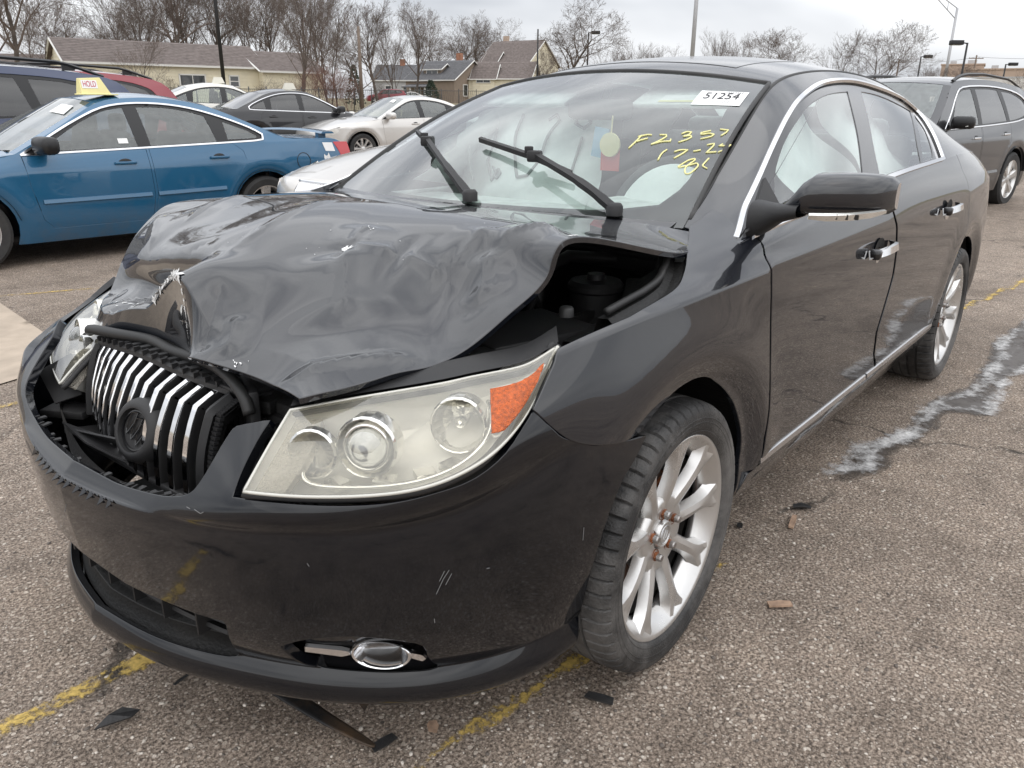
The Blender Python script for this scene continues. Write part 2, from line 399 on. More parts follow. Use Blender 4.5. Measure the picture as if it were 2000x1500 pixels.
# front bumper, centre line (station 0) to the wheel arch (station 10); rows bottom -> top
def _bump():
    st6 = [(-.985,0),(-.975,.16),(-.955,.32),(-.925,.47),(-.885,.585),(-.82,.685),(-.73,.765),(-.62,.825),(-.497,.861),(-.38,.886),(-.20,.903)]
    z6 = [.585,.59,.603,.618,.630,.637,.645,.665,.70,.725,.70]
    lip = [(-.972,0),(-.955,.16),(-.92,.30),(-.862,.44),(-.80,.56),(-.715,.675),(-.625,.755),(-.535,.806),(-.447,.835),(-.36,.846),(-.20,.85)]
    N = []
    for k in range(11):
        a, b = st6[max(k-1,0)], st6[min(k+1,10)]
        if k == 0: n = (-1, 0)
        else:
            tx, ty = b[0]-a[0], b[1]-a[1]; L = math.hypot(tx, ty); n = (-ty/L, tx/L)
        N.append(n)
    def off(base, d, z): return [(base[k][0]+N[k][0]*(d[k] if hasattr(d,'__len__') else d), -(base[k][1]+N[k][1]*(d[k] if hasattr(d,'__len__') else d)), z[k] if hasattr(z,'__len__') else z) for k in range(11)]
    rows = [off(lip, -.06, .197), off(lip, -.012, .196), off(lip, .008, .222), off(lip, .004, .252), off(lip, [-.012]*6+[-.010,-.007,-.003,.0,.0], .276)]
    rows.append(off(st6, [-.016,-.016,-.018,-.022,-.026,-.027,-.026,-.023,-.019,-.014,-.011], .36))
    rows.append(off(st6, [.0,.0,.0,.0,0,0,0,.002,.005,.008,.010], .48))
    rows.append(off(st6, [.004,.004,.004,.004,.004,.005,.006,.008,.012,.012,.012], [.56,.56,.565,.575,.58,.585,.59,.60,.61,.61,.60]))
    rows.append(off(st6, 0, z6))
    up1 = [(-.955,0),(-.945,.16),(-.932,.31),(-.920,.45),(-.892,.555),(-.838,.655),(-.752,.757),(-.655,.826),(-.556,.853),(-.44,.873),(-.22,.892)]
    rows.append(off(up1, 0, [.615,.62,.64,.66,.685,.70,.712,.738,.765,.77,.75]))
    up2 = [(-.84,0),(-.835,.16),(-.825,.30),(-.807,.42),(-.785,.50),(-.71,.595),(-.61,.695),(-.53,.75),(-.46,.80),(-.40,.835),(-.24,.875)]
    rows.append(off(up2, 0, [.80,.80,.80,.80,.805,.815,.83,.845,.86,.875,.86]))
    # the passenger side was pushed back a little in the crash
    return [[(r[k][0]+.060*min(1,k/4)**1.5,-r[k][1],r[k][2]) for k in range(10,0,-1)]+r for r in rows]      # passenger side mirrored: stations 0..20, centre line at 10
BUMP = Loft(_bump(), (4,8), (10,))

# crumpled bonnet: rows from the cowl forward, stations from the driver side to the passenger side
HN = [
 [(.27,-.74,1.018),(.08,-.80,1.0),(-.265,-.77,1.073),(-.337,-.75,1.012),(-.407,-.72,.946),(-.497,-.67,.881),(-.634,-.62,.846),(-.72,-.585,.836),(-.777,-.55,.829)],
 [(.23,-.55,1.035),(.05,-.57,1.045),(-.20,-.56,1.07),(-.30,-.54,1.03),(-.39,-.50,.985),(-.50,-.47,.94),(-.60,-.44,.90),(-.70,-.41,.862),(-.758,-.375,.83)],
 [(.17,-.27,1.042),(0,-.28,1.06),(-.18,-.28,1.07),(-.33,-.28,1.05),(-.45,-.29,1.012),(-.55,-.27,.98),(-.64,-.25,.94),(-.73,-.235,.89),(-.79,-.22,.842)],
 [(.13,-.05,1.045),(-.03,-.05,1.065),(-.18,-.05,1.075),(-.34,-.05,1.065),(-.47,-.06,1.04),(-.58,-.07,1.01),(-.66,-.08,.995),(-.727,-.095,.978),(-.732,-.11,.812)],
 [(.14,.18,1.043),(0,.17,1.06),(-.17,.16,1.07),(-.33,.15,1.055),(-.45,.14,1.03),(-.580,.14,.965),(-.565,.13,.868),(-.698,.10,.885),(-.70,.10,.80)],
 [(.20,.42,1.035),(.06,.42,1.05),(-.15,.41,1.055),(-.33,.40,1.035),(-.45,.39,.99),(-.545,.39,.918),(-.535,.38,.842),(-.70,.33,.818),(-.712,.33,.772)],
 [(.30,.72,1.02),(.10,.78,1.018),(-.20,.77,1.02),(-.33,.74,1.0),(-.42,.71,.94),(-.49,.68,.87),(-.54,.65,.81),(-.60,.58,.79),(-.67,.50,.757)]]
HOOD = Loft(HN, (), (7,))

# driver-side headlamp lens: rows lower -> upper, stations inner -> outer tip
LL = [(-.903,-.549,.70),(-.846,-.645,.70),(-.76,-.77,.715),(-.68,-.836,.74),(-.60,-.858,.77),(-.497,-.842,.81),(-.41,-.832,.893)]
LU = [(-.775,-.515,.80),(-.689,-.60,.82),(-.592,-.695,.84),(-.54,-.735,.85),(-.481,-.78,.86),(-.45,-.81,.875),(-.408,-.83,.897)]
def _lens():
    A, B = np.array(LL), np.array(LU); rows = []
    bul = np.array([.006,.016,.022,.022,.018,.012,.002])
    for t in (0,.33,.66,1):
        P = A*(1-t)+B*t; d = np.array([[-.62,-.62,.48]]*7)
        rows.append((P+d*(bul*4*t*(1-t))[:,None]).tolist())
    return rows
LENS = Loft(_lens())
# panel outlines on the lofted surfaces, (u, v)
UV = {
  'fender': [(0.664, 7.096), (0.896, 7.19), (1.243, 7.279), (1.632, 7.946), (1.831, 8.516), (2.016, 9.084), (2.284, 9.563), (2.527, 9.76), (2.691, 9.894), (2.786, 9.859), (2.971, 9.868), (3.062, 9.866), (2.998, 9.621), (2.91, 9.358), (2.779, 9.165), (2.887, 9.071), (2.929, 8.99), (2.895, 7.909), (2.908, 6.976), (2.928, 6.612), (2.944, 6.186), (2.986, 5.558), (3.064, 4.765), (3.083, 4.085), (3.111, 3.273), (2.964, 2.0), (2.914, 0.531), (2.837, 0.531), (2.881, 1.546), (2.887, 3.31), (2.88, 4.001), (2.809, 4.566), (2.634, 5.146), (2.429, 5.511), (2.219, 5.755), (2.055, 5.887), (1.875, 5.945), (1.684, 5.922), (1.538, 5.837), (1.417, 5.709), (1.299, 5.565), (1.12, 5.613), (0.93, 5.678), (0.753, 5.761), (0.609, 5.884), (0.499, 6.063), (0.42, 6.254), (0.374, 6.383), (0.416, 6.473), (0.527, 6.713), (0.606, 6.879)],
  'front_door': [(2.946, 8.933), (2.921, 7.854), (2.939, 6.966), (2.96, 6.6), (2.977, 6.171), (3.02, 5.537), (3.1, 4.731), (3.12, 4.037), (3.152, 3.192), (3.722, 3.223), (4.365, 3.223), (5.132, 3.365), (4.988, 4.129), (4.927, 4.8), (4.993, 5.478), (5.058, 5.971), (5.064, 6.474), (5.02, 6.931), (4.951, 7.683), (4.888, 8.247), (4.884, 9), (4.642, 9), (4.4, 9), (4.157, 9), (3.915, 9), (3.673, 9), (3.431, 9), (3.188, 9), (2.946, 9)],
  'rear_door': [(5.195, 3.263), (5.636, 3.223), (6.369, 3.223), (6.735, 3.255), (6.751, 3.776), (6.779, 4.211), (6.819, 4.59), (6.872, 4.915), (6.938, 5.191), (7.018, 5.426), (7.114, 5.627), (7.269, 5.826), (7.511, 6.242), (7.573, 6.758), (7.449, 7.711), (7.269, 8.298), (7.249, 9), (6.916, 9), (6.584, 9), (6.251, 9), (5.919, 9), (5.586, 9), (5.254, 9), (4.921, 9), (4.929, 8.21), (4.995, 7.652), (5.069, 6.917), (5.114, 6.455), (5.11, 5.946), (5.046, 5.447), (4.981, 4.755), (5.044, 4.066)],
  'quarter': [(7.283, 9.0), (7.283, 8.297), (7.464, 7.708), (7.589, 6.757), (7.526, 6.241), (7.283, 5.825), (7.123, 5.605), (7.027, 5.406), (6.947, 5.172), (6.882, 4.898), (6.829, 4.575), (6.789, 4.198), (6.761, 3.766), (6.746, 3.25), (6.871, 3.189), (6.886, 3.665), (6.912, 4.058), (6.95, 4.405), (7.001, 4.707), (7.065, 4.965), (7.142, 5.183), (7.233, 5.366), (7.338, 5.517), (7.457, 5.638), (7.585, 5.729), (7.72, 5.792), (7.855, 5.826), (7.986, 5.834), (8.11, 5.817), (8.226, 5.773), (8.335, 5.705), (8.436, 5.613), (8.53, 5.496), (8.616, 5.355), (8.693, 5.186), (8.761, 4.986), (8.82, 4.742), (8.869, 4.445), (8.907, 4.092), (8.934, 3.696), (8.95, 3.233), (8.954, 2.545), (8.946, 1.746), (8.927, 1.088), (9.0, 0.902), (9.856, 1.25), (11, 1), (11, 4), (11, 7), (11, 9.0), (10.662, 9), (10.324, 9), (9.986, 9), (9.648, 9), (9.31, 9), (8.973, 9), (8.635, 9), (8.297, 9), (7.959, 9), (7.621, 9)],
  'rocker': [(2.824, 0.531), (2.881, 1.401), (2.939, 2.574), (2.976, 3.097), (3.816, 3.149), (4.909, 3.149), (6.0, 3.148), (6.836, 3.149), (6.858, 1.089), (6.904, 0.0)],
  'dlo': [(0.1, 0.512), (0.776, 1.677), (1.177, 2.121), (1.976, 2.699), (2.665, 3.015), (3.247, 3.187), (3.998, 3.393), (4.701, 3.689), (5.357, 3.783), (5.806, 3.715), (6.348, 3.502), (7.093, 3.311), (7.295, 2.52), (7.136, 1.432), (6.945, 0.58), (6.815, 0.049)],
  'glass_front': [(1.211, 0.36), (1.874, 1.97), (2.547, 2.595), (3.392, 2.827), (4.038, 3.023), (4.635, 3.178), (5.21, 3.199), (4.886, 2.37), (4.478, 1.263), (4.075, 0.31), (3.946, -0.035)],
  'glass_rear': [(4.546, 0.127), (4.875, 1.254), (5.603, 3.204), (6.108, 3.075), (6.718, 2.718), (6.974, 2.564), (6.307, 1.067), (5.984, 0.143)],
  'glass_quarter': [(7.009, 2.388), (6.949, 1.538), (6.672, 0.548), (6.505, 0.187), (6.075, 0.158)],
  'bumper_top': [(10, 8.95), (10.6, 8.93), (11.31, 8.873), (12.111, 8.86), (12.628, 9.012), (12.805, 9.245), (12.881, 9.445), (12.963, 9.658), (13.088, 9.784), (13.865, 9.864), (13.736, 9.67), (13.623, 9.357), (13.576, 9.026), (14.261, 8.919), (15.033, 8.832), (15.925, 8.775), (16.524, 8.759), (17.139, 8.708), (17.758, 8.844), (18.278, 9.205), (18.419, 9.34), (18.602, 9.156), (18.763, 8.798), (18.71, 8.129), (18.996, 7.818), (19.366, 7.716), (19.725, 7.674), (20.02, 7.68)],
  'bumper_arch': [(19.784, 7.25), (19.575, 6.95), (19.297, 6.26), (19.173, 5.337), (19.228, 3.613)],
  'intake': [(10, 5.35), (11.035, 5.25), (11.782, 5.31), (12.432, 5.355), (12.888, 5.432), (12.934, 5.346), (12.8, 4.4), (12.7, 3.8), (12.4, 3.6), (11.5, 3.55), (10.5, 3.55), (10, 3.55)],
  'fog': [(13.86, 5.193), (14.413, 5.459), (15.14, 5.543), (15.911, 5.347), (16.217, 4.981), (15.75, 3.905), (15.283, 3.813), (14.55, 3.879), (13.969, 3.996), (13.96, 4.849)],
  'amber': [(3.504, 2.366), (5.383, 2.048), (5.136, 1.155), (4.546, 0.822), (3.993, 0.588), (3.664, 0.755)],
  'lens_outline': [(0.007, -0.035), (0.008, 1.46), (-0.027, 2.953)],
  'marks': [[(1.251, 1.088), (1.228, 1.237), (1.223, 1.336)], [(1.255, 1.305), (1.158, 1.353), (1.097, 1.357)], [(1.225, 1.211), (1.174, 1.251), (1.115, 1.289)], [(0.998, 1.372), (0.908, 1.383), (0.896, 1.339), (0.95, 1.251), (1.013, 1.183), (0.91, 1.247), (0.796, 1.27), (0.809, 1.308)], [(0.715, 1.427), (0.667, 1.476), (0.601, 1.477), (0.613, 1.422), (0.672, 1.38), (0.58, 1.407), (0.554, 1.382), (0.593, 1.328), (0.678, 1.266)], [(0.349, 1.546), (0.463, 1.484), (0.442, 1.454), (0.349, 1.487), (0.271, 1.478), (0.295, 1.427), (0.413, 1.364)], [(0.233, 1.593), (0.108, 1.592), (0.123, 1.529), (0.163, 1.465)], [(0.761, 1.118), (0.792, 1.048), (0.784, 0.93)], [(0.646, 1.09), (0.584, 1.131), (0.488, 1.142), (0.529, 1.07), (0.597, 0.982)], [(0.405, 1.127), (0.319, 1.163)], [(0.275, 1.264), (0.187, 1.302), (0.186, 1.24), (0.225, 1.123), (0.098, 1.156)], [(0.071, 1.309), (0.107, 1.268), (0.032, 1.278), (-0.041, 1.306), (0.005, 1.211), (0.071, 1.151)], [(0.335, 1.003), (0.403, 0.964), (0.479, 0.855), (0.455, 0.842), (0.317, 0.911), (0.265, 0.932), (0.233, 0.889), (0.264, 0.795), (0.305, 0.754), (0.349, 0.771), (0.378, 0.858), (0.334, 0.948), (0.316, 0.99), (0.335, 1.003)], [(0.148, 1.033), (0.176, 0.926), (0.169, 0.896), (0.101, 0.865)]],
  'sticker': [(0.935, 2.086), (0.974, 2.494), (0.196, 2.601), (0.188, 2.185)],
  'scratch': [[(16.502, 6.511), (16.419, 6.381), (16.32, 6.139)], [(16.435, 6.512), (16.36, 6.351)], [(16.538, 6.438), (16.45, 6.267)], [(18.886, 6.443), (18.89, 6.223)], [(14.546, 6.942), (14.57, 6.87)], [(12.835, 8.764), (12.963, 8.681), (13.026, 8.736)], [(12.672, 8.786), (12.751, 8.756)], [(10.043, 6.456), (9.869, 6.143)], [(16.333, 5.705), (16.35, 5.625)], [(17.055, 6.364), (17.103, 6.356)]],
}
# ================================================================= ground
def asphalt_material():
    m = bpy.data.materials.new('asphalt'); MATS['asphalt'] = m; m.use_nodes = True; t = m.node_tree; n = t.nodes; l = t.links; b = n['Principled BSDF']
    tc = n.new('ShaderNodeTexCoord'); co = tc.outputs['Object']
    def noise(sc, det=6, ro=.6, v=co):
        x = n.new('ShaderNodeTexNoise'); x.inputs['Scale'].default_value = sc; x.inputs['Detail'].default_value = det; x.inputs['Roughness'].default_value = ro; l.new(v, x.inputs['Vector']); return x.outputs[0]
    def ramp(src, pts):
        r = n.new('ShaderNodeValToRGB'); e = r.color_ramp.elements
        while len(e) < len(pts): e.new(.5)
        for q, (p, c) in zip(e, pts): q.position = p; q.color = (*c,1) if hasattr(c,'__len__') else (c,c,c,1)
        l.new(src, r.inputs[0]); return r.outputs[0]
    def mix(f, a, b_, mode='MIX'):
        x = n.new('ShaderNodeMix'); x.data_type = 'RGBA'; x.blend_type = mode
        for s, k in ((f,0),(a,'A'),(b_,'B')):
            if hasattr(s, 'is_linked'): l.new(s, x.inputs[k])
            else: x.inputs[k].default_value = s if not hasattr(s,'__len__') else (*s,1)
        return x.outputs['Result']
    def math_(op, a, b_=0):
        x = n.new('ShaderNodeMath'); x.operation = op
        for i, s in enumerate((a, b_)):
            if hasattr(s, 'is_linked'): l.new(s, x.inputs[i])
            else: x.inputs[i].default_value = s
        return x.outputs[0]
    # distort the coordinates a little so that the stones are not perfect cells
    binder = ramp(noise(120, 4, .75), [(.36,(.050,.038,.030)),(.50,(.245,.195,.156)),(.63,(.52,.435,.36))])
    heights = []; col = binder
    for sc, thr, seed in ((60,.44,0),(112,.32,3.1)):
        mp = n.new('ShaderNodeMapping'); mp.inputs['Location'].default_value = (seed,seed*1.7,0); mp.inputs['Scale'].default_value = (1,1,.02); l.new(co, mp.inputs[0])
        nz = n.new('ShaderNodeTexNoise'); nz.inputs['Scale'].default_value = sc*.9; nz.inputs['Detail'].default_value = 1; l.new(mp.outputs[0], nz.inputs['Vector'])
        ad = n.new('ShaderNodeVectorMath'); ad.operation = 'MULTIPLY_ADD'; ad.inputs[1].default_value = (.006*95/sc,)*3; l.new(nz.outputs['Color'], ad.inputs[0]); l.new(mp.outputs[0], ad.inputs[2])
        v = n.new('ShaderNodeTexVoronoi'); v.inputs['Scale'].default_value = sc; v.inputs['Randomness'].default_value = 1; l.new(ad.outputs[0], v.inputs['Vector'])
        rs = n.new('ShaderNodeSeparateColor'); l.new(v.outputs['Color'], rs.inputs[0])
        pick = math_('GREATER_THAN', rs.outputs[0], thr); rad = math_('MULTIPLY_ADD', rs.outputs[1], .20); rad.node.inputs[2].default_value = .24
        edge = math_('SUBTRACT', rad, v.outputs['Distance']); msk = n.new('ShaderNodeMapRange'); l.new(edge, msk.inputs[0]); msk.inputs[1].default_value = 0; msk.inputs[2].default_value = .05; 
        mk = math_('MULTIPLY', msk.outputs[0], pick)
        stone = ramp(rs.outputs[2], [(0,(.10,.082,.07)),(.22,(.40,.335,.275)),(.5,(.66,.58,.50)),(.85,(.86,.80,.72)),(1,(.31,.25,.20))])
        col = mix(mk, col, stone); heights.append((mk, 95/sc))
    big = ramp(noise(.9, 3, .6), [(.32,(.66,.64,.62)),(.46,(.94,.93,.92)),(.58,(1.04,1.03,1.02)),(.72,(1.25,1.22,1.18))]); col = mix(1.0, col, big, 'MULTIPLY')
    mid = ramp(noise(7, 4, .7), [(.30,(.62,.61,.60)),(.52,(1,1,1)),(.75,(1.15,1.13,1.10))]); col = mix(.75, col, mid, 'MULTIPLY')
    # hairline cracks
    wv = n.new('ShaderNodeTexVoronoi'); wv.feature = 'DISTANCE_TO_EDGE'; wv.inputs['Scale'].default_value = .75
    nz = n.new('ShaderNodeTexNoise'); nz.inputs['Scale'].default_value = 5; nz.inputs['Detail'].default_value = 4; l.new(co, nz.inputs['Vector']); ad = n.new('ShaderNodeVectorMath'); ad.operation = 'MULTIPLY_ADD'; ad.inputs[1].default_value = (.35,.35,0); l.new(nz.outputs['Color'], ad.inputs[0]); l.new(co, ad.inputs[2]); l.new(ad.outputs[0], wv.inputs['Vector'])
    ck = n.new('ShaderNodeMapRange'); l.new(wv.outputs['Distance'], ck.inputs[0]); ck.inputs[1].default_value = .003; ck.inputs[2].default_value = .013; ck.inputs[3].default_value = .85; ck.inputs[4].default_value = 0
    cg = math_('MULTIPLY', ck.outputs[0], ramp(noise(1.3, 3), [(.50,0.),(.62,1.)])); col = mix(cg, col, (.02,.018,.016))
    l.new(col, b.inputs['Base Color'])
    h = math_('MULTIPLY', heights[0][0], 1.0)
    for q, k in heights[1:]: h = math_('ADD', h, math_('MULTIPLY', q, k))
    h = math_('ADD', h, math_('MULTIPLY', noise(300, 2, .7), .8)); h = math_('SUBTRACT', h, math_('MULTIPLY', cg, 1.5))
    bp = n.new('ShaderNodeBump'); bp.inputs['Strength'].default_value = 1.0; bp.inputs['Distance'].default_value = .005; l.new(h, bp.inputs['Height']); l.new(bp.outputs[0], b.inputs['Normal'])
    b.inputs['Roughness'].default_value = .82; b.inputs['Specular IOR Level'].default_value = .35
    return m
asphalt_material()
def ground_z(x, y):
    """lot level round the wreck, a shallow dip beside it, then rising ground towards the houses"""
    d = math.hypot(x, max(y, 0)) if y > 0 else abs(x)
    a = min(1, max(0, (y-1.4)/2.2)); a = a*a*(3-2*a)
    b = min(1, max(0, (x-5.5)/4)); b = b*b*(3-2*b)
    dip = -.085*max(a, .5*b)
    return dip + float(np.interp(d, [0,9,14,18,24,34,46,62,76,130,250,900], [0,0,.06,.13,.22,.42,.65,.95,1.15,1.75,3.0,6.0]))
def axis(lo, hi):
    a = [0.0]; s = .5
    while a[-1] < hi: a.append(a[-1]+s); s = s*1.07 if a[-1] > 10 else s
    b = [0.0]; s = .5
    while b[-1] > lo: b.append(b[-1]-s); s = s*1.12 if b[-1] < -6 else s
    return sorted(set(b+a))
def sheet(name, xs, ys, keep, dz, m, kind):
    idx = {}; V = []; F = []
    def vid(i, j):
        if (i,j) not in idx: idx[(i,j)] = len(V); V.append((xs[i], ys[j], ground_z(xs[i], ys[j])+dz))
        return idx[(i,j)]
    for i in range(len(xs)-1):
        for j in range(len(ys)-1):
            if keep((xs[i]+xs[i+1])/2, (ys[j]+ys[j+1])/2): F.append((vid(i,j), vid(i+1,j), vid(i+1,j+1), vid(i,j+1)))
    return mesh(name, V, F, m, None, True, kind=kind)
mat('dry_grass', (.19,.16,.095), .95, var=.45, vscale=1.2, bump=.6, bscale=12)
mat('concrete', (.40,.33,.26), .85, var=.16, vscale=6, bump=.25, bscale=90)
GXS, GYS = axis(-60, 900), axis(-60, 900)
lot_in = lambda x, y: (y < 0 and -40 < x < 80) or (y >= 0 and x > -45 and math.hypot(x, y) < (41 if y > .55*x else 58))
sheet('ground', GXS, GYS, lambda x, y: not (abs(x) < 30 and abs(y) < 26), -.035, 'dry_grass', 'structure')
lot = sheet('parking_lot', GXS, GYS, lot_in, 0, 'asphalt', 'structure')
# worn yellow stall lines
def worn(name, col, lo, hi, sc, rough=.7, sc2=None, spec=.3):
    m = bpy.data.materials.new(name); MATS[name] = m; m.use_nodes = True; t = m.node_tree; n = t.nodes; l = t.links; b = n['Principled BSDF']; o = n['Material Output']
    b.inputs['Roughness'].default_value = rough; b.inputs['Specular IOR Level'].default_value = spec
    tc = n.new('ShaderNodeTexCoord'); co = tc.outputs['Object']
    a = n.new('ShaderNodeTexNoise'); a.inputs['Scale'].default_value = sc; a.inputs['Detail'].default_value = 8; a.inputs['Roughness'].default_value = .72; l.new(co, a.inputs['Vector'])
    g = n.new('ShaderNodeTexNoise'); g.inputs['Scale'].default_value = sc2 or sc*.12; g.inputs['Detail'].default_value = 3; l.new(co, g.inputs['Vector'])
    ad = n.new('ShaderNodeMath'); ad.operation = 'MULTIPLY_ADD'; ad.inputs[1].default_value = .9; l.new(g.outputs[0], ad.inputs[0]); l.new(a.outputs[0], ad.inputs[2])
    # edge fade from a vertex attribute
    at = n.new('ShaderNodeAttribute'); at.attribute_name = 'core'; sb = n.new('ShaderNodeMath'); sb.operation = 'MULTIPLY_ADD'; sb.inputs[1].default_value = .42; l.new(at.outputs['Fac'], sb.inputs[0]); l.new(ad.outputs[0], sb.inputs[2])
    r = n.new('ShaderNodeMapRange'); r.inputs[1].default_value = lo; r.inputs[2].default_value = hi; l.new(sb.outputs[0], r.inputs[0])
    c = n.new('ShaderNodeTexNoise'); c.inputs['Scale'].default_value = 90; c.inputs['Detail'].default_value = 3; l.new(co, c.inputs['Vector']); cr = n.new('ShaderNodeValToRGB'); cr.color_ramp.elements[0].position = .3; cr.color_ramp.elements[1].position = .7
    cr.color_ramp.elements[0].color = tuple(x*.62 for x in col)+(1,); cr.color_ramp.elements[1].color = (*col,1); l.new(c.outputs[0], cr.inputs[0]); l.new(cr.outputs[0], b.inputs['Base Color'])
    bp = n.new('ShaderNodeBump'); bp.inputs['Strength'].default_value = .5; bp.inputs['Distance'].default_value = .003; l.new(a.outputs[0], bp.inputs['Height']); l.new(bp.outputs[0], b.inputs['Normal'])
    tr = n.new('ShaderNodeBsdfTransparent'); mx = n.new('ShaderNodeMixShader'); l.new(r.outputs[0], mx.inputs[0]); l.new(tr.outputs[0], mx.inputs[1]); l.new(b.outputs[0], mx.inputs[2]); l.new(mx.outputs[0], o.inputs[0])
    return m
worn('line_yellow', (.68,.48,.14), 1.24, 1.42, 60); worn('wet_film', (.095,.079,.067), .92, 1.42, 12, rough=.45, sc2=2.2, spec=.4); worn('salt_crust', (.72,.71,.70), 1.12, 1.50, 26, rough=.9, sc2=5)
def blob(name, poly, m, dz, step=.05, core_w=.08, kind='structure', rim=None, ang=80):
    P = np.array(smooth_poly(poly, 4, ang=ang)); lp = resample(P, step); lo, hi = lp.min(0), lp.max(0); gx, gy = np.meshgrid(np.arange(lo[0], hi[0], step), np.arange(lo[1], hi[1], step)); G = np.stack([gx.ravel(), gy.ravel()], -1); G = G[inside(lp, G)]
    d = np.array([np.sqrt(((g-lp)**2).sum(1).min()) for g in G]) if len(G) else np.zeros(0); G = G[d > step*.4]; d = d[d > step*.4]
    pts = [Vector(p) for p in lp]+[Vector(p) for p in G]; n = len(lp); r = delaunay_2d_cdt(pts, [(i,(i+1)%n) for i in range(n)], [], 0, 1e-6, True)
    V2 = np.array([(v.x, v.y) for v in r[0]]); F = np.array([f for f in r[2]]); F = F[inside(lp, V2[F].mean(1))]
    o = mesh(name, [(x, y, ground_z(x, y)+dz) for x, y in V2], F, m, None, True, kind=kind)
    core = np.array([min(1, np.sqrt(((v-lp)**2).sum(1).min())/core_w) for v in V2]); core = core if rim is None else np.array([max(0, 1-abs(np.sqrt(((v-lp)**2).sum(1).min())-rim)/core_w) for v in V2]); at = o.data.attributes.new('core', 'FLOAT', 'POINT'); at.data.foreach_set('value', core.astype(np.float32)); return o
def stripe(x0, y0, x1, y1, w_=.095):
    d = np.array([x1-x0, y1-y0]); d /= np.linalg.norm(d); nn = np.array([-d[1], d[0]])*w_/2; a, b = np.array([x0,y0]), np.array([x1,y1])
    return blob('painted_line', [tuple(a+nn), tuple(b+nn), tuple(b-nn), tuple(a-nn)], 'line_yellow', .004, .04 if abs(x1-x0) < 3 else .08, .03)
for q in ((-1.75,.135,-.74,.085,.10),(-.80,-.660,.02,-.765,.075),(.40,-.835,.62,-.83,.05),(3.95,-.60,7.2,-1.02,.12),(-1.5,2.42,.6,2.33,.10),(.15,5.25,1.75,4.55,.09),(8,-1.4,12.5,-1.9,.11),(3.2,7.2,8,6.9,.10),(10,7,14.5,6.6,.10),(11.2,-4.0,16,-4.6,.1)): stripe(*q)
WET = [(1.335,-.87),(1.499,-.865),(1.681,-.864),(1.817,-.911),(2.008,-.954),(2.228,-.951),(2.488,-.968),(2.738,-1.027),(3.117,-1.037),(3.447,-1.031),(3.79,-.992),(4.125,-1.015),(4.6,-1.06),(4.5,-1.35),(3.8,-1.32),(3.246,-1.233),(3.016,-1.20),(2.602,-1.213),(2.382,-1.199),(2.357,-1.102),(2.255,-1.05),(2.11,-1.074),(1.864,-1.053),(1.71,-1.009),(1.51,-1.029),(1.378,-.969),(1.286,-.906)]
blob('wet_patch', WET, 'wet_film', .004, .05, .05)
c_ = np.array(WET); blob('salt_residue', [tuple(p) for p in (c_-c_.mean(0))*np.array([1.03,1.35])+c_.mean(0)], 'salt_crust', .008, .03, .065, rim=.07)
blob('concrete_pad', [(.52,5.3),(.31,3.5),(.25,3.17),(.10,2.93),(-.23,2.79),(-1.9,2.45),(-3.9,2.3),(-3.6,5.6)], 'concrete', .008, .12, .05, ang=18)
# loose stones bedded in the surface near the wreck (too many to count)
def stones(n):
    rg = np.random.default_rng(3); ico = [(0,0,1),(.894,0,.447),(.276,.851,.447),(-.724,.526,.447),(-.724,-.526,.447),(.276,-.851,.447),(.724,.526,-.3),(-.276,.851,-.3),(-.894,0,-.3),(-.276,-.851,-.3),(.724,-.526,-.3)]
    tri = [(0,1,2),(0,2,3),(0,3,4),(0,4,5),(0,5,1),(1,6,2),(2,6,7),(2,7,3),(3,7,8),(3,8,4),(4,8,9),(4,9,5),(5,9,10),(5,10,1),(1,10,6)]
    V = []; F = []; M = []
    for i in range(n):
        a = rg.uniform(-.62,.75)+YAW; d = .9+3.6*rg.random()**1.6; x, y = -1.538+d*math.cos(a), -1.643+d*math.sin(a)
        s = .0025+.0040*rg.random()**1.5; ax = rg.uniform(.7,1.3,3)*s; ax[2] *= .55; th = rg.random()*6.28; c, si = math.cos(th), math.sin(th); k = len(V); z0 = ground_z(x,y)+ax[2]*rg.uniform(-.1,.5)
        for p in ico:
            j = rg.uniform(.8,1.2); px_, py_ = p[0]*ax[0]*j, p[1]*ax[1]*j; V.append((x+px_*c-py_*si, y+px_*si+py_*c, z0+p[2]*ax[2]*j))
        F += [tuple(k+q for q in t) for t in tri]; M += [int(rg.integers(0,4))]*len(tri)
    o = mesh('loose_gravel', V, F, 'stone_a', kind='stuff'); tag(o, 'small pale stones bedded in the worn asphalt')
    for q in ('stone_b','stone_c','stone_d'): o.data.materials.append(MATS[q])
    o.data.polygons.foreach_set('material_index', M)
mat('stone_a', (.50,.45,.39), .8, var=.3, vscale=200); mat('stone_b', (.33,.27,.22), .8, var=.3, vscale=200); mat('stone_c', (.56,.51,.45), .8, var=.3, vscale=200); mat('stone_d', (.13,.11,.095), .8)
stones(3500)
# ================================================================= the wrecked black sedan
mat('paint_black', (.0042,.0055,.0090), .40, .0, 1.0, .10, coat_ior=1.74, dirt=.05, dcol=(.10,.09,.08), dz=(.2,.9,.25), coat_rough=.025)
mat('paint_bumper', (.0030,.0038,.0060), .40, .0, 1.0, .06, coat_ior=1.52, dirt=.05, dcol=(.11,.10,.09), dz=(.15,.7,.35), coat_rough=.06)
mat('plastic_black', (.016,.016,.017), .48, bump=.15, bscale=900, dirt=.35, dcol=(.07,.065,.06))
mat('plastic_grey', (.045,.045,.046), .55, bump=.3, bscale=150, dirt=.7, dcol=(.12,.11,.10))
mat('plastic_gloss', (.008,.008,.009), .18, coat=.6)
mat('bay_black', (.012,.012,.012), .6, bump=.3, bscale=120, dirt=.4, dcol=(.05,.047,.043))
mat('rubber', (.024,.0235,.0235), .55, bump=.35, bscale=220, dirt=1.1, dcol=(.20,.19,.18))
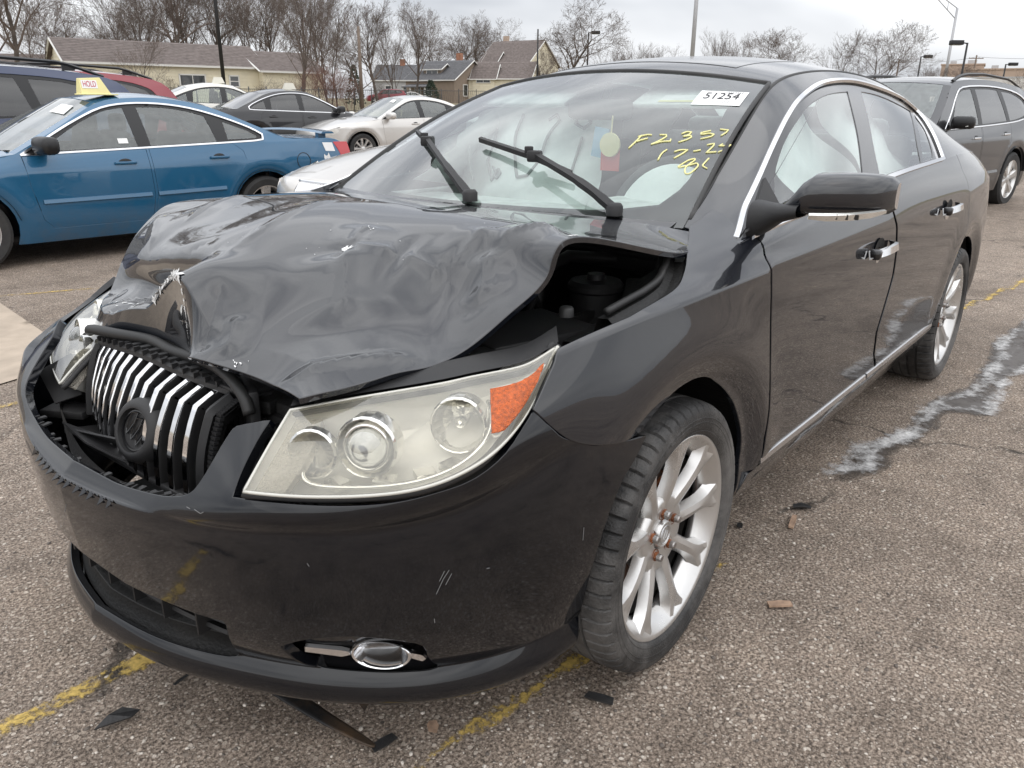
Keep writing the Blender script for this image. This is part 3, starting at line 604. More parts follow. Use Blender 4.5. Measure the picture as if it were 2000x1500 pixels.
mat('rubber_letter', (.05,.049,.048), .6)
mat('disc_dark', (.06,.045,.038), .6, .6, dirt=.9, dcol=(.16,.07,.035))
mat('rubber_seal', (.02,.02,.02), .5, dirt=.4, dcol=(.09,.085,.08))
mat('chrome', (.88,.88,.89), .08, 1, dirt=.12, dcol=(.4,.38,.35))
mat('chrome_dull', (.62,.62,.63), .24, 1, dirt=.25, dcol=(.3,.28,.26))
mat('barrel_dark', (.10,.095,.09), .5, .5)
mat('alloy', (.66,.655,.645), .27, .85, dirt=.35, dcol=(.30,.28,.25))
mat('rust', (.22,.075,.028), .8, var=.5, vscale=40, bump=.4, bscale=200)
mat('steel', (.42,.42,.42), .35, 1, dirt=.5, dcol=(.20,.12,.07))
mat('interior_dark', (.06,.065,.065), .7, var=.2, vscale=30)
mat('interior_grey', (.62,.65,.63), .8, var=.15, vscale=20, bump=.2, bscale=200)
mat('seam_grey', (.30,.31,.31), .8)
mat('airbag', (.84,.87,.85), .85, var=.08, vscale=6, bump=.25, bscale=40)
mat('bare_scratch', (.78,.78,.77), .6, var=.15, vscale=80)
mat('scuff_grey', (.22,.22,.22), .6)
mat('amber', (.74,.14,.014), .22, coat=.6, var=.35, vscale=150, bump=1.0, bscale=420)
mat('lamp_silver', (.85,.84,.80), .14, .9)
mat('lamp_cream', (.86,.84,.78), .34, .25)
mat('paper_white', (.80,.80,.79), .7)
mat('ink', (.02,.02,.025), .7)
mat('marker_yellow', (.78,.74,.34), .6)
mat('tag_red', (.55,.06,.05), .6); mat('tag_yellow', (.78,.70,.38), .7); mat('tag_blue', (.25,.45,.6), .6)
glass('windscreen_glass', (.88,.96,.93), .05, (.70,.78,.75))
glass('side_glass', (.88,.955,.93), .05, (.66,.75,.72))
glass('lens_hazed', (.975,.96,.90), .13, (.88,.84,.70), rough=.03)

CAR = empty('sedan'); tag(CAR, 'wrecked black sedan with crumpled hood and smashed grille in the foreground', 'car')
FW, RW, WZ = 0.0, 2.837, .335
def arch_lip(P, u, v):
    for cx in (FW, RW):
        r = np.hypot(P[:,0]-cx, P[:,2]-WZ); up = np.clip((P[:,2]-.30)/.12, 0, 1)
        t = np.clip((.462-r)/.070, 0, 1); fl = np.exp(-((r-.47)/.075)**2)
        P[:,1] += (.020*t**1.3 - .008*fl)*up
    return P
NO = None
body = 'paint_black'
panel('fender', SIDE, smooth_poly(UV['fender'], 3, ang=38), CAR, body, post=arch_lip, step=.014)
# the passenger-side fender is torn off ahead of the wheel
FR = [p for p in UV['fender'] if p[0] > 1.5]; fr_ = panel('fender', SIDE, FR, CAR, body, post=arch_lip, step=.02); mirror_obj(fr_, CAR); bpy.data.objects.remove(fr_)
fd = panel('door', SIDE, UV['front_door'], CAR, body, post=arch_lip, step=.018, both=True, flange=.03)
rd = panel('door', SIDE, UV['rear_door'], CAR, body, post=arch_lip, step=.018, both=True, flange=.03)
panel('quarter_panel', SIDE, UV['quarter'], CAR, body, post=arch_lip, step=.018, both=True)
panel('rocker_panel', SIDE, UV['rocker'], CAR, body, step=.02, both=True, flange=.03)
# chrome strip along the foot of the doors
for s in (1,-1):
    for (x0, x1) in ((.46,1.40),(1.415,2.36)):
        uu = np.interp(np.linspace(x0, x1, 24), SX, range(12)); P = SIDE(uu, uu*0+3.35); Nn = [(0,-1,0)]*24
        b = MB(); b.ribbon([(p[0], s*(p[1]-.001), p[2]) for p in P], [(0,-s,.15)]*24, .021, .006); b.build('chrome_strip', 'chrome_dull', fd[0] if x0 < 1 and s > 0 else rd[0] if s > 0 else fd[1] if x0 < 1 else rd[1], auto=40)
# greenhouse frame with window openings
DLO = UV['dlo'][:-1]+[(6.815,.03)]+[(u,.03) for u in np.linspace(6.6,.35,14).round(3)]+[(.12,.06)]
dlo_s = smooth_poly(DLO, 3, ang=40)
panel('pillar_frame', GREEN, [(0,0),(10,0),(10,5),(0,5)], CAR, body, holes=[dlo_s], step=.02, both=True, flange=.02)
GF, GR_, GQ = UV['glass_front'], UV['glass_rear'], UV['glass_quarter']
def shrink(poly, k):
    P = np.array(poly); c = P.mean(0); return [tuple(c+(p-c)*k) for p in P]
gf = [(1.25,.12),(1.35,.6)]+GF[1:-1]+[(3.98,.10)]; gr = [(4.56,.10)]+GR_[:]+[(6.0,.10)]; gr = GR_; gq = GQ
frame = panel('window_frame', GREEN, dlo_s, CAR, 'plastic_gloss', holes=[smooth_poly(g, 3, ang=40) for g in (gf, gr, gq)], step=.02, off=-.010, both=True, flange=.006)
wins = []
for nm, g in (('front', gf), ('rear', gr), ('quarter', gq)):
    wins.append(panel('window', GREEN, smooth_poly(shrink(g, 1.02), 3, ang=40), CAR, 'side_glass', step=.03, off=-.013, both=True, flange=0))
# chrome surround
def on(S, uv, off=0, post=None):
    uv = np.array(uv, float); P = S(uv[:,0], uv[:,1]); n = S.normal(uv[:,0], uv[:,1])
    s = np.sign(((P-np.array([0,0,.55])*1-P*np.array([1,0,0]))*n).sum(1))[:,None]; return P+n*s*off, n*s
for s in (1,-1):
    ring = smooth_poly(UV['dlo']+[(6.6,.02)], 4, closed=False, ang=60)
    top = resample([tuple(p) for p in ring], .05, False); P, n = on(GREEN, top, -.004); M_ = np.array([1,s,1])
    b = MB(); b.ribbon(P*M_, [tuple(q*M_) for q in n], .019, .009); b.build('chrome_trim', 'chrome', CAR, auto=40)
    bot = [(u,.03) for u in np.linspace(.35,6.7,40)]; P, n = on(GREEN, bot, -.003)
    b = MB(); b.ribbon(P*M_, [tuple(q*M_) for q in n], .020, .009); b.build('chrome_trim', 'chrome', CAR, auto=40)
# roof, ditch, windscreen, rear glass
roof = panel('roof', ROOF, [(0,0),(5,0),(5,6),(0,6)], CAR, body, step=.03, centre=np.array([1.8,0,0]), flange=.01)
sr = panel('sunroof', ROOF, smooth_poly([(.9,1.4),(2.4,1.4),(2.4,4.6),(.9,4.6)], 2), roof, 'plastic_gloss', step=.04, off=.002, centre=np.array([1.8,0,0]), flange=.004)
for s in (1,-1):
    b = MB(); uu = np.linspace(.2,9.6,60); P = GREEN(uu, uu*0+5.0)*np.array([1,s,1]); b.tube(P+np.array([0,0,-.004]), .007, 6); b.build('roof_seal', 'rubber_seal', CAR)
ws = panel('windscreen', WIND, [(0,0),(6,0),(6,3),(0,3)], CAR, 'windscreen_glass', step=.03, centre=np.array([1.6,0,.6]), flange=0)
fr_in = smooth_poly([(.45,.30),(1.2,.16),(3,.12),(4.8,.16),(5.62,.26),(5.72,.6),(5.68,1.6),(5.55,2.6),(5.25,2.80),(4.2,2.86),(3.72,2.86),(3.6,2.62),(3.0,2.58),(2.75,2.66),(2.55,2.86),(.75,2.84),(.42,2.6),(.30,1.6),(.26,.7)], 3, ang=40)
panel('windscreen_border', WIND, [(0,0),(6,0),(6,3),(0,3)], ws, 'plastic_gloss', holes=[fr_in], step=.03, off=-.003, centre=np.array([1.6,0,.6]), flange=0)
b = MB(); tt = np.linspace(0,3,30); edge_path = [WIND(0,t)[0] for t in tt]+[WIND(u,3)[0] for u in np.linspace(.1,5.9,30)]+[WIND(6,t)[0] for t in tt[::-1]]; b.tube(np.array(edge_path)+np.array([0,0,-.001]), .008, 6); b.build('windscreen_seal', 'rubber_seal', CAR)
# back window, boot lid and tail
def _rg():
    rows = []
    for t in (0,.5,1):
        r = []
        for s in (-1,-.5,0,.5,1):
            x = 2.62*(1-t)+3.30*t + .10*(1-s*s); yw = np.interp(2.62*(1-t)+3.30*t, GX, GTY); z = np.interp(2.62*(1-t)+3.30*t, GX, GTZ)+.05*(1-s*s)*(1-t)+.01*t*(1-s*s)
            r.append((x, yw*s, z))
        rows.append(r)
    return rows
RG = Loft(_rg()); panel('rear_window', RG, [(0,0),(4,0),(4,2),(0,2)], CAR, 'side_glass', step=.05, centre=np.array([2.6,0,.6]), flange=0)
DK = Loft([[(3.30,-.665,1.14),(3.32,-.4,1.145),(3.34,0,1.15),(3.32,.4,1.145),(3.30,.665,1.14)],[(3.6,-.68,1.10),(3.62,-.4,1.12),(3.63,0,1.125),(3.62,.4,1.12),(3.6,.68,1.10)],[(3.86,-.62,1.06),(3.92,-.35,1.10),(3.95,0,1.105),(3.92,.35,1.10),(3.86,.62,1.06)]])
panel('boot_lid', DK, [(0,0),(4,0),(4,2),(0,2)], CAR, body, step=.04, centre=np.array([3.6,0,.5]))
DS = Loft([[(3.25,-.79,1.10),(3.65,-.71,1.07),(3.92,-.63,1.04)],[(3.30,-.665,1.14),(3.6,-.68,1.10),(3.86,-.62,1.06)]]); panel('boot_shoulder', DS, [(0,0),(2,0),(2,1),(0,1)], CAR, body, step=.04, centre=np.array([3.6,0,.5]), both=True, flange=0)
TL = Loft([[(3.92,-.58,.20),(3.99,-.35,.20),(4.02,0,.20),(3.99,.35,.20),(3.92,.58,.20)],[(3.94,-.70,.55),(4.02,-.4,.55),(4.05,0,.55),(4.02,.4,.55),(3.94,.70,.55)],[(3.93,-.71,.85),(4.0,-.4,.85),(4.02,0,.85),(4.0,.4,.85),(3.93,.71,.85)],[(3.88,-.62,1.06),(3.93,-.35,1.10),(3.95,0,1.105),(3.93,.35,1.10),(3.88,.62,1.06)]])
panel('rear_bumper', TL, [(0,0),(4,0),(4,3),(0,3)], CAR, body, step=.05, centre=np.array([3.0,0,.5]))
mat('tail_red', (.45,.01,.012), .12, coat=1)
panel('tail_lamp', SIDE, [(10.3,7.1),(11.05,6.6),(11.05,8.8),(10.35,8.7)], CAR, 'tail_red', step=.03, off=.006, both=True)

# ----------------------------------------------------------------- front bumper cover
half = UV['bumper_top'] + UV['bumper_arch'] + [(19.1,1.2),(19.0,.05)]
half = [p for p in half]; bo = half + [(10,.05)] + [(20-u, v) for u, v in half[::-1]][:-1]
ink = UV['intake']; ink_full = ink + [(20-u, v) for u, v in ink[::-1]][1:-1]
fogL = UV['fog']; fogR = [(20-u, v) for u, v in fogL]
bump = panel('bumper', BUMP, smooth_poly(bo, 3, ang=42), CAR, 'paint_bumper', holes=[smooth_poly(ink_full, 2, ang=70), smooth_poly(fogL, 3, ang=70), smooth_poly(fogR, 3, ang=70)], step=.013, centre=np.array([-.3,0,.5]), flange=.02)
# ----------------------------------------------------------------- crumpled bonnet
DENTS = [(-.443,-.566,.11,.085,30,-.030),(-.385,-.585,.04,.05,20,-.010),(-.30,.62,.08,.10,20,-.010)]   # x, y, radius along, radius across, angle, height
FOLDS = [(-.449,-.295,-.60,-.46,.15,.024),(-.449,-.295,-.405,-.41,.10,.016),(-.405,-.41,-.375,-.52,.09,.015),(-.375,-.52,-.24,-.52,.08,.012),(-.449,-.295,-.34,-.25,.08,.010),(-.302,-.571,-.41,-.635,.07,.017),(-.302,-.571,-.20,-.68,.07,.013),
         (-.55,-.63,-.76,-.46,.12,.013),(-.67,-.17,-.78,-.235,.07,-.013),(-.69,-.24,-.76,-.30,.05,.012),(-.62,-.09,-.18,.03,.16,.009),(-.35,.70,-.53,.42,.09,.014),(-.43,.42,-.15,.50,.10,.010)]   # x0, y0, x1, y1, half width, height
def hood_post(P, u, v):
    x, y = P[:,0].copy(), P[:,1].copy(); dz = np.zeros(len(x))
    for cx, cy, ra, rb, an, h in DENTS:
        c, s = math.cos(R(an)), math.sin(R(an)); a = ((x-cx)*c+(y-cy)*s)/ra; b = (-(x-cx)*s+(y-cy)*c)/rb; dz += h*np.exp(-(a*a+b*b))
    for x0, y0, x1, y1, wd, h in FOLDS:
        h = h*.95; wd = wd*1.1
        dx, dy = x1-x0, y1-y0; l = math.hypot(dx, dy); t = ((x-x0)*dx+(y-y0)*dy)/l/l; d = np.abs((x-x0)*dy-(y-y0)*dx)/l
        e = np.clip(np.minimum(t, 1-t)*3+.15, 0, 1); e = e*e*(3-2*e); k = np.clip(1-d/wd, 0, 1); dz += h*e*(.2*k**2*(3-2*k)+.8*k**1.15)
        k2 = np.clip(1-d/.024, 0, 1); dz += math.copysign(.0042, h)*e*k2**1.4   # the pinched line of the crease itself
    cr = np.clip((y+.02)/.12, 0, 1)*np.clip((-.52-x)/.10, 0, 1)   # fine crumpling of the torn passenger corner
    dz += cr*(.010*np.abs(np.sin(x*24+y*11))+.008*np.abs(np.sin(y*19-x*13+1)) - .008)
    P[:,2] += dz
    return P
hood = panel('hood', HOOD, [(0,0),(8,0),(8,6),(0,6)], CAR, 'paint_black', step=.010, centre=np.array([-.2,0,.3]), post=hood_post, flange=.012, back=.012)
def text_mesh(txt, o, xv, yv, h, m, parent, name, up):
    cu = bpy.data.curves.new('t', 'FONT'); cu.body = txt; cu.size = 1; cu.align_x = 'CENTER'; cu.align_y = 'CENTER'; to = bpy.data.objects.new('t', cu); COL.objects.link(to)
    dg = bpy.context.evaluated_depsgraph_get(); me = to.evaluated_get(dg).to_mesh(); V = [v.co.copy() for v in me.vertices]; F = [tuple(p.vertices) for p in me.polygons]
    bpy.data.objects.remove(to); xs = [v.x for v in V]; wdt = max(xs)-min(xs)
    V = [Vector(o)+xv*(v.x/wdt*h[0])+yv*(v.y*h[1])+up for v in V]
    return mesh(name, V, F, m, parent, smooth=False)
# ----------------------------------------------------------------- wheels
def rotm(ax, a): return Matrix.Rotation(a, 4, ax)
def tyre_mesh(seg=480):
    H = [-.118,-.1225,-.1235,-.121,-.113,-.100,-.080,-.0615,-.0605,-.0535,-.0525,-.0225,-.0215,-.0145,-.0135,.0135,.0145,.0215,.0225,.0525,.0535,.0605,.0615,.080,.100,.113,.121,.1235,.1225,.118]
    Rr = [.264,.280,.300,.317,.3275,.3335,.3365,.3375,.331,.331,.338,.3385,.332,.332,.3385,.3385,.332,.332,.3385,.338,.331,.331,.3375,.3365,.3335,.3275,.317,.300,.280,.264]
    H = [-.100,-.110]+H+[.110,.100]; Rr = [.254,.2575]+Rr+[.2575,.254]; n = len(H); V = []; F = []
    for i in range(n):
        for k in range(seg):
            r = Rr[i]; a = 2*math.pi*k/seg
            sh = .078 < abs(H[i]) < .116 and Rr[i] > .3
            if sh and (k % 8 == 0): r -= .007
            if abs(H[i]) < .05 and Rr[i] > .337 and (k % 12 == 0): r -= .004
            if .3 < Rr[i] < .33 and abs(H[i]) > .11 and k % 8 == 0: r -= .002
            V.append((r*math.cos(a), -H[i], r*math.sin(a)))
    for i in range(n-1):
        for k in range(seg): F.append((i*seg+k, i*seg+(k+1)%seg, (i+1)*seg+(k+1)%seg, (i+1)*seg+k))
    return V, F
TV, TF = tyre_mesh()
def build_wheel(rear=False):
    wh = empty('wheel', parent=CAR)
    ty = mesh('tyre', TV, TF, 'rubber', wh); sharp(ty, 38)
    for rr_, hh in ((.3005,.1238),(.2895,.1234),(.268,.1195)):
        b = MB(); b.lathe([(rr_-.0022,hh-.001),(rr_,hh+.0012),(rr_+.0022,hh-.001)], 96, rotm('X', R(90))); b.build('sidewall_ring', 'rubber', ty)
    for i, chx in enumerate('INOVATION'):
        a = R(138-i*5.2); cpos = Vector((.293*math.cos(a), -.1242, .293*math.sin(a))); text_mesh(chx, cpos, Vector((math.sin(a),0,-math.cos(a))), Vector((math.cos(a),0,math.sin(a))), (.013 if chx != 'I' else .004,.022), 'rubber_letter', ty, 'sidewall_letter', Vector((0,0,0)))
    # barrel and flange; local +z of the lathe points outwards (-y)
    Mx = rotm('X', R(90)); b = MB()
    b.lathe([(.246,-.105),(.252,-.108),(.245,-.10),(.232,-.08),(.230,.0),(.215,.040)], 96, Mx); b.build('barrel', 'barrel_dark', wh); b = MB()
    b.lathe([(.220,.046),(.214,.052),(.211,.060),(.213,.068),(.222,.083),(.238,.100),(.2455,.106),(.2530,.1115),(.2565,.1105),(.2578,.106),(.256,.098)], 96, Mx)
    rim = b.build('rim', 'alloy', wh)
    rs = [.060,.080,.105,.130,.155,.180,.202,.218,.232,.2475]
    wd = [.0225,.0225,.0215,.0198,.0190,.0202,.0250,.0330,.0435,.0550]
    hf = [.072,.076,.082,.0875,.092,.0960,.0990,.1005,.1030,.1060]
    hc = [.0735,.0785,.085,.0905,.0950,.0985,.1000,.0985,.0975,.0985]
    hb = [.044,.048,.054,.060,.065,.069,.072,.076,.083,.094]
    for k in range(9):
        a = 2*math.pi*k/9+R(12); V = []; F = []
        for i, r in enumerate(rs):
            for (t, h) in ((-1.12,hb[i]),(-1,hf[i]-.018),(-.72,hf[i]-.002),(-.45,hf[i]),(0,hc[i]),(.45,hf[i]),(.72,hf[i]-.002),(1,hf[i]-.018),(1.12,hb[i])):
                x, y = r, t*wd[i]; V.append((x*math.cos(a)-y*math.sin(a), -h, x*math.sin(a)+y*math.cos(a)))
        for i in range(len(rs)-1): F += [(i*9+j, i*9+j+1, (i+1)*9+j+1, (i+1)*9+j) for j in range(8)]
        sp = mesh('spoke', V, F, 'alloy', rim); sharp(sp, 24)
    b = MB(); b.lathe([(.036,.058),(.040,.072),(.052,.0735),(.070,.0755),(.088,.0770),(.098,.072),(.103,.058),(.104,.03)], 72, Mx); b.build('hub', 'alloy', rim, auto=50)
    b = MB(); b.lathe([(.0005,.0815),(.012,.0815),(.0125,.080),(.029,.080),(.0295,.0817),(.032,.0817),(.0345,.079),(.0365,.066)], 48, Mx); cap = b.build('centre_cap', 'alloy', rim, auto=40)
    b = MB()
    for q in (-.011,0,.011): b.box((q,-.0815,-q*.5), (.0035,.003,.024), Matrix.Rotation(R(22),3,'Y'))
    b.lathe([(.0215,.0815),(.0225,.0825),(.0235,.0815)], 40, Mx); b.build('emblem', 'chrome_dull', cap, smooth=False)
    for k in range(5):
        a = 2*math.pi*k/5+R(30); c = Vector((.057*math.cos(a), 0, .057*math.sin(a)))
        b = MB(); b.lathe([(.0178,.0752),(.0172,.063),(.0155,.055),(0,.055)], 20, Matrix.Translation(c) @ Mx); b.build('lug_pocket', 'rust', rim)
        b = MB(); b.lathe([(.0112,.056),(.0112,.078),(.0105,.0815)], 6, Matrix.Translation(c) @ Mx, mi=0); b.lathe([(.0095,.0805),(.0095,.090),(.0078,.0935),(0,.0938)], 14, Matrix.Translation(c) @ Mx, mi=1)
        b.build('lug_nut', 'rust', rim, mats=['steel'], smooth=False)
    b = MB(); b.lathe([(.0,.0),(.155,.0),(.155,-.022),(.0,-.022)], 60, Mx); b.lathe([(.085,.0),(.085,.035),(.0,.036)], 40, Mx); disc = b.build('brake_disc', 'disc_dark', wh, auto=40)
    b = MB(); b.box((.13,.005,.04), (.07,.085,.13), Matrix.Rotation(R(-18),3,'Y'), bev=.015); b.build('brake_caliper', 'rust', wh)
    b = MB(); b.lathe([(.03,-.02),(.19,-.024),(.222,-.02),(.222,-.05),(.05,-.06)], 48, Mx); b.build('dust_shield', 'bay_black', wh)
    return wh
w0 = build_wheel(); w0.location = (FW,-.787,WZ); w0.rotation_euler = (0, R(8), R(1.5))
for (x, y, rz, sp) in ((RW,-.787,0,61),(FW,.787,180,20),(RW,.787,180,90)):
    c = copy_tree(w0, CAR); c.location = (x,y,WZ); c.rotation_euler = (0, R(sp), R(rz))
for cx in (FW, RW):
    for s in (1,-1):
        b = MB(); b.lathe([(.418,-.02),(.415,.31)], 40, Matrix.Translation((cx, -s*.56 if s > 0 else .89, WZ)) @ rotm('X', R(90)), a0=R(6), a1=R(170))
        b.lathe([(.435,0),(.05,0)], 40, Matrix.Translation((cx, -s*.555, WZ)) @ rotm('X', R(90)), a0=R(6), a1=R(170)); b.build('wheel_liner', 'bay_black', CAR)

# ----------------------------------------------------------------- under body, bulkheads (keep daylight out of the shell)
b = MB(); b.box((1.78,0,.235), (4.05,1.52,.03)); b.box((-.42,0,.245),(.40,1.10,.02)); b.build('floor_pan', 'bay_black', CAR, smooth=False)
b = MB(); b.box((.47,0,.62), (.03,1.60,.72)); b.box((.47,0,.97),(.05,1.4,.05)); b.build('firewall', 'bay_black', CAR, smooth=False)
b = MB(); b.box((-.12,0,.50), (1.1,1.10,.04)); b.build('bay_floor', 'bay_black', CAR, smooth=False)
for s in (1,-1):
    b = MB(); b.box((.05,-s*.60,.66), (.80,.02,.36)); b.build('inner_panel', 'bay_black', CAR, smooth=False); b = MB(); b.box((1.6,-s*.79,.62), (2.2,.05,.72), bev=.02); b.build('door_trim', 'interior_grey', CAR); b = MB(); b.box((3.35,-s*.62,.65),(.9,.02,.7)); b.build('inner_panel', 'bay_black', CAR, smooth=False)

# ----------------------------------------------------------------- engine bay
uu = np.linspace(.55, 2.15, 26)
edge_uv = resample([(u, v) for u, v in UV['fender'][2:7]], .07, False)
E3 = SIDE(edge_uv[:,0], edge_uv[:,1])
for s in (1,-1):
    V = []; F = []
    E3 = E3 if s > 0 else E3[-7:]
    for p in E3:
        for dy, dz in ((.004,-.012),(.012,-.022),(.035,-.024),(.05,-.012),(.075,-.014),(.085,-.05),(.12,-.075),(.16,-.08),(.20,-.28)): V.append((p[0], s*(p[1]+dy), p[2]+dz))
    for i in range(len(E3)-1): F += [(i*9+j, i*9+j+1, (i+1)*9+j+1, (i+1)*9+j) for j in range(8)]
    ap = mesh('fender_apron', V, F, 'bay_black', CAR); sharp(ap, 30)
    b = MB(); b.tube([(p[0], s*(p[1]+.055), p[2]+.002) for p in E3], .0085, 8); b.build('bay_seal', 'rubber_seal', CAR)
b = MB()   # radiator support
b.box((-.66,0,.72), (.05,1.18,.05), bev=.01); b.box((-.66,0,.56), (.06,1.15,.30), bev=.01)
for y in (-.45,-.30,.30,.45): b.box((-.665,y,.735), (.10,.05,.03), Matrix.Rotation(R(20),3,'Z'), bev=.006)
b.build('radiator_support', 'bay_black', CAR, auto=40)
b = MB()
for i in range(40): b.box((-.70, -.42+i*.0215, .58), (.012,.004,.26))
b.box((-.692,0,.58),(.01,.9,.28)); b.build('radiator', 'plastic_black', CAR, smooth=False)
b = MB(); b.box((-.20,-.575,.80), (.30,.22,.10), Matrix.Rotation(R(-14),3,'Z'), bev=.02); b.box((-.36,-.66,.825),(.26,.12,.03), Matrix.Rotation(R(-20),3,'Z'), bev=.01); b.build('air_box', 'plastic_black', CAR, auto=40)
b = MB(); b.lathe([(.0,.035),(.022,.034),(.024,.02),(.062,.018),(.070,.008),(.070,-.004),(.064,-.01),(.064,-.06),(.072,-.066),(.10,-.08),(.12,-.12)], 40, Matrix.Translation((.10,-.575,.885))); b.build('strut_tower', 'plastic_black', CAR, auto=35)
for k in range(3):
    a = R(40+120*k); b = MB(); b.lathe([(.008,0),(.008,.02),(0,.022)], 6, Matrix.Translation((.10+.092*math.cos(a), -.575+.092*math.sin(a), .812))); b.build('strut_bolt', 'steel', CAR, smooth=False)
b = MB(); b.tube([(.02,-.45,.84),(.10,-.40,.90),(.20,-.42,.93),(.30,-.50,.92),(.36,-.62,.86)], .017, 8); b.build('hose', 'rubber_seal', CAR)
b = MB(); b.tube([(.14,-.68,.80),(.20,-.70,.86),(.27,-.70,.89),(.33,-.66,.87)], .022, 10); b.build('hose', 'rubber_seal', CAR)
b = MB(); b.box((-.05,-.05,.82), (.55,.62,.16), bev=.04); b.box((-.05,-.05,.91),(.40,.40,.04), bev=.015); b.build('engine_cover', 'plastic_black', CAR, auto=40)
b = MB(); b.box((.36,0,.955), (.16,1.30,.02), Matrix.Rotation(R(-12),3,'Y'), bev=.006); b.box((.30,0,.93),(.02,1.36,.07), bev=.005); b.build('cowl_panel', 'plastic_black', CAR, auto=40)
b = MB(); b.box((.02,-.36,.86), (.13,.10,.12), bev=.015); b.lathe([(.03,0),(.03,.02),(.0,.022)],20, Matrix.Translation((.02,-.36,.92))); b.build('coolant_tank', 'plastic_black', CAR, auto=40)

# cowl grille along the foot of the windscreen
V = []; F = []
for i, u in enumerate(np.linspace(.15,5.85,50)):
    p = WIND(u, 0)[0]; V += [(p[0]+.02, p[1], p[2]+.012), (p[0]-.035, p[1], p[2]-.004), (p[0]-.075, p[1], p[2]-.006), (p[0]-.08, p[1], p[2]-.03)]
    if i: k = i*4; F += [(k-4+j, k+j, k+j+1, k-3+j) for j in range(3)]
mesh('cowl_vent', V, F, 'plastic_gloss', CAR)

# ----------------------------------------------------------------- grille, pushed in and leaning back
GRS = Loft([[(-.783,.31,.584),(-.815,.19,.566),(-.838,.05,.553),(-.848,-.10,.552),(-.834,-.245,.562)],
            [(-.772,.31,.66),(-.808,.19,.655),(-.828,.05,.652),(-.838,-.10,.652),(-.824,-.245,.656)],
            [(-.746,.31,.733),(-.768,.19,.738),(-.785,.05,.742),(-.798,-.10,.740),(-.792,-.245,.738)],
            [(-.733,.31,.750),(-.745,.19,.762),(-.751,.05,.768),(-.752,-.10,.762),(-.745,-.245,.758)]], (2,))
GRL = empty('grille', parent=CAR)
for k in range(12):
    u = .20+k*3.66/11; vv = [-.0,.4,.8,1.2,1.6,1.85,2.0,2.15,2.5,3.0]
    P = np.array([GRS(u, v)[0] for v in vv]); T_ = np.gradient(P, axis=0); U_ = np.array([GRS(u+.1, v)[0]-GRS(u-.1, v)[0] for v in vv]); Nn = np.cross(T_, U_); Nn /= np.linalg.norm(Nn, axis=1)[:,None]
    if Nn[0][0] > 0: Nn = -Nn
    A_ = U_/np.linalg.norm(U_, axis=1)[:,None]; V = []; F = []; M = []
    prof = [(-.009,-.034),(-.0115,-.010),(-.0110,.001),(-.0095,.0030),(.0045,.0035),(.0060,.001),(.0062,-.006),(.006,-.034)]
    for i in range(len(vv)):
        for (a_, n_) in prof: V.append(P[i]+A_[i]*a_+Nn[i]*n_)
    for i in range(len(vv)-1):
        for j in range(7): F.append((i*8+j, i*8+j+1, (i+1)*8+j+1, (i+1)*8+j)); M.append(1 if 2 <= j <= 4 else 0)
    F += [tuple(range(8)), tuple((len(vv)-1)*8+j for j in range(8))[::-1]]; M += [0,0]
    sl = mesh('slat', V, F, 'plastic_black', GRL); sl.data.materials.append(MATS['chrome']); sl.data.polygons.foreach_set('material_index', M); sharp(sl, 40)
panel('grille_backing', GRS, [(-.05,-.1),(4.1,-.1),(4.1,3.05),(-.05,3.05)], GRL, 'bay_black', step=.03, off=-.034, centre=np.array([-.3,0,.7]), flange=.02)
P = GRS(np.linspace(-.1,4.15,40), np.full(40,3.12)); b = MB(); b.ribbon(P+np.array([.006,0,.004]), [(-.35,0,.94)]*40, .030, .010); fb = b.build('top_bar', 'plastic_black', GRL, auto=40)
for k in range(15):
    p = GRS(.1+k*.275, 3.15)[0]; b = MB(); b.box((p[0]+.012,p[1],p[2]+.016), (.022,.020,.008), Matrix.Rotation(R(-8),3,'Z')); b.box((p[0]+.004,p[1]+.008,p[2]+.014),(.03,.005,.012)); b.build('clip', 'plastic_black', fb, smooth=False)
P = [GRS(4.15, v)[0] for v in np.linspace(-.1,3.1,24)]; b = MB(); b.ribbon(np.array(P)+np.array([.0,-.006,0]), [(-.7,-.7,.1)]*24, .022, .014); sb = b.build('side_bar', 'plastic_black', GRL, auto=40)
for k in range(26):
    p = GRS(4.28, .1+k*.112)[0]; b = MB(); b.box((p[0]+.004,p[1]-.012,p[2]), (.010,.016,.006)); b.build('rib', 'plastic_black', sb, smooth=False)
for (u, w_) in ((-.12,.016),): 
    P = [GRS(u, v)[0] for v in np.linspace(-.1,3.1,20)]; b = MB(); b.ribbon(np.array(P), [(-.9,.3,.1)]*20, w_, .012); b.build('side_bar', 'plastic_black', GRL, auto=40)
b = MB(); b.box((-.71,-.285,.66), (.02,.12,.24), Matrix.Rotation(R(-25),3,'Z'), bev=.004); b.box((-.70,-.27,.77),(.09,.10,.012), bev=.003); b.build('mesh_shroud', 'plastic_black', GRL, auto=40)
b = MB(); b.tube(smooth_poly([(-.72,.40,.765),(-.742,.33,.787),(-.735,.22,.795),(-.712,.10,.797),(-.715,0,.792),(-.715,-.10,.795),(-.722,-.18,.798),(-.738,-.27,.792),(-.748,-.325,.770),(-.752,-.345,.740)], 4, closed=False), .0125, 10); b.build('top_seal', 'rubber_seal', GRL)
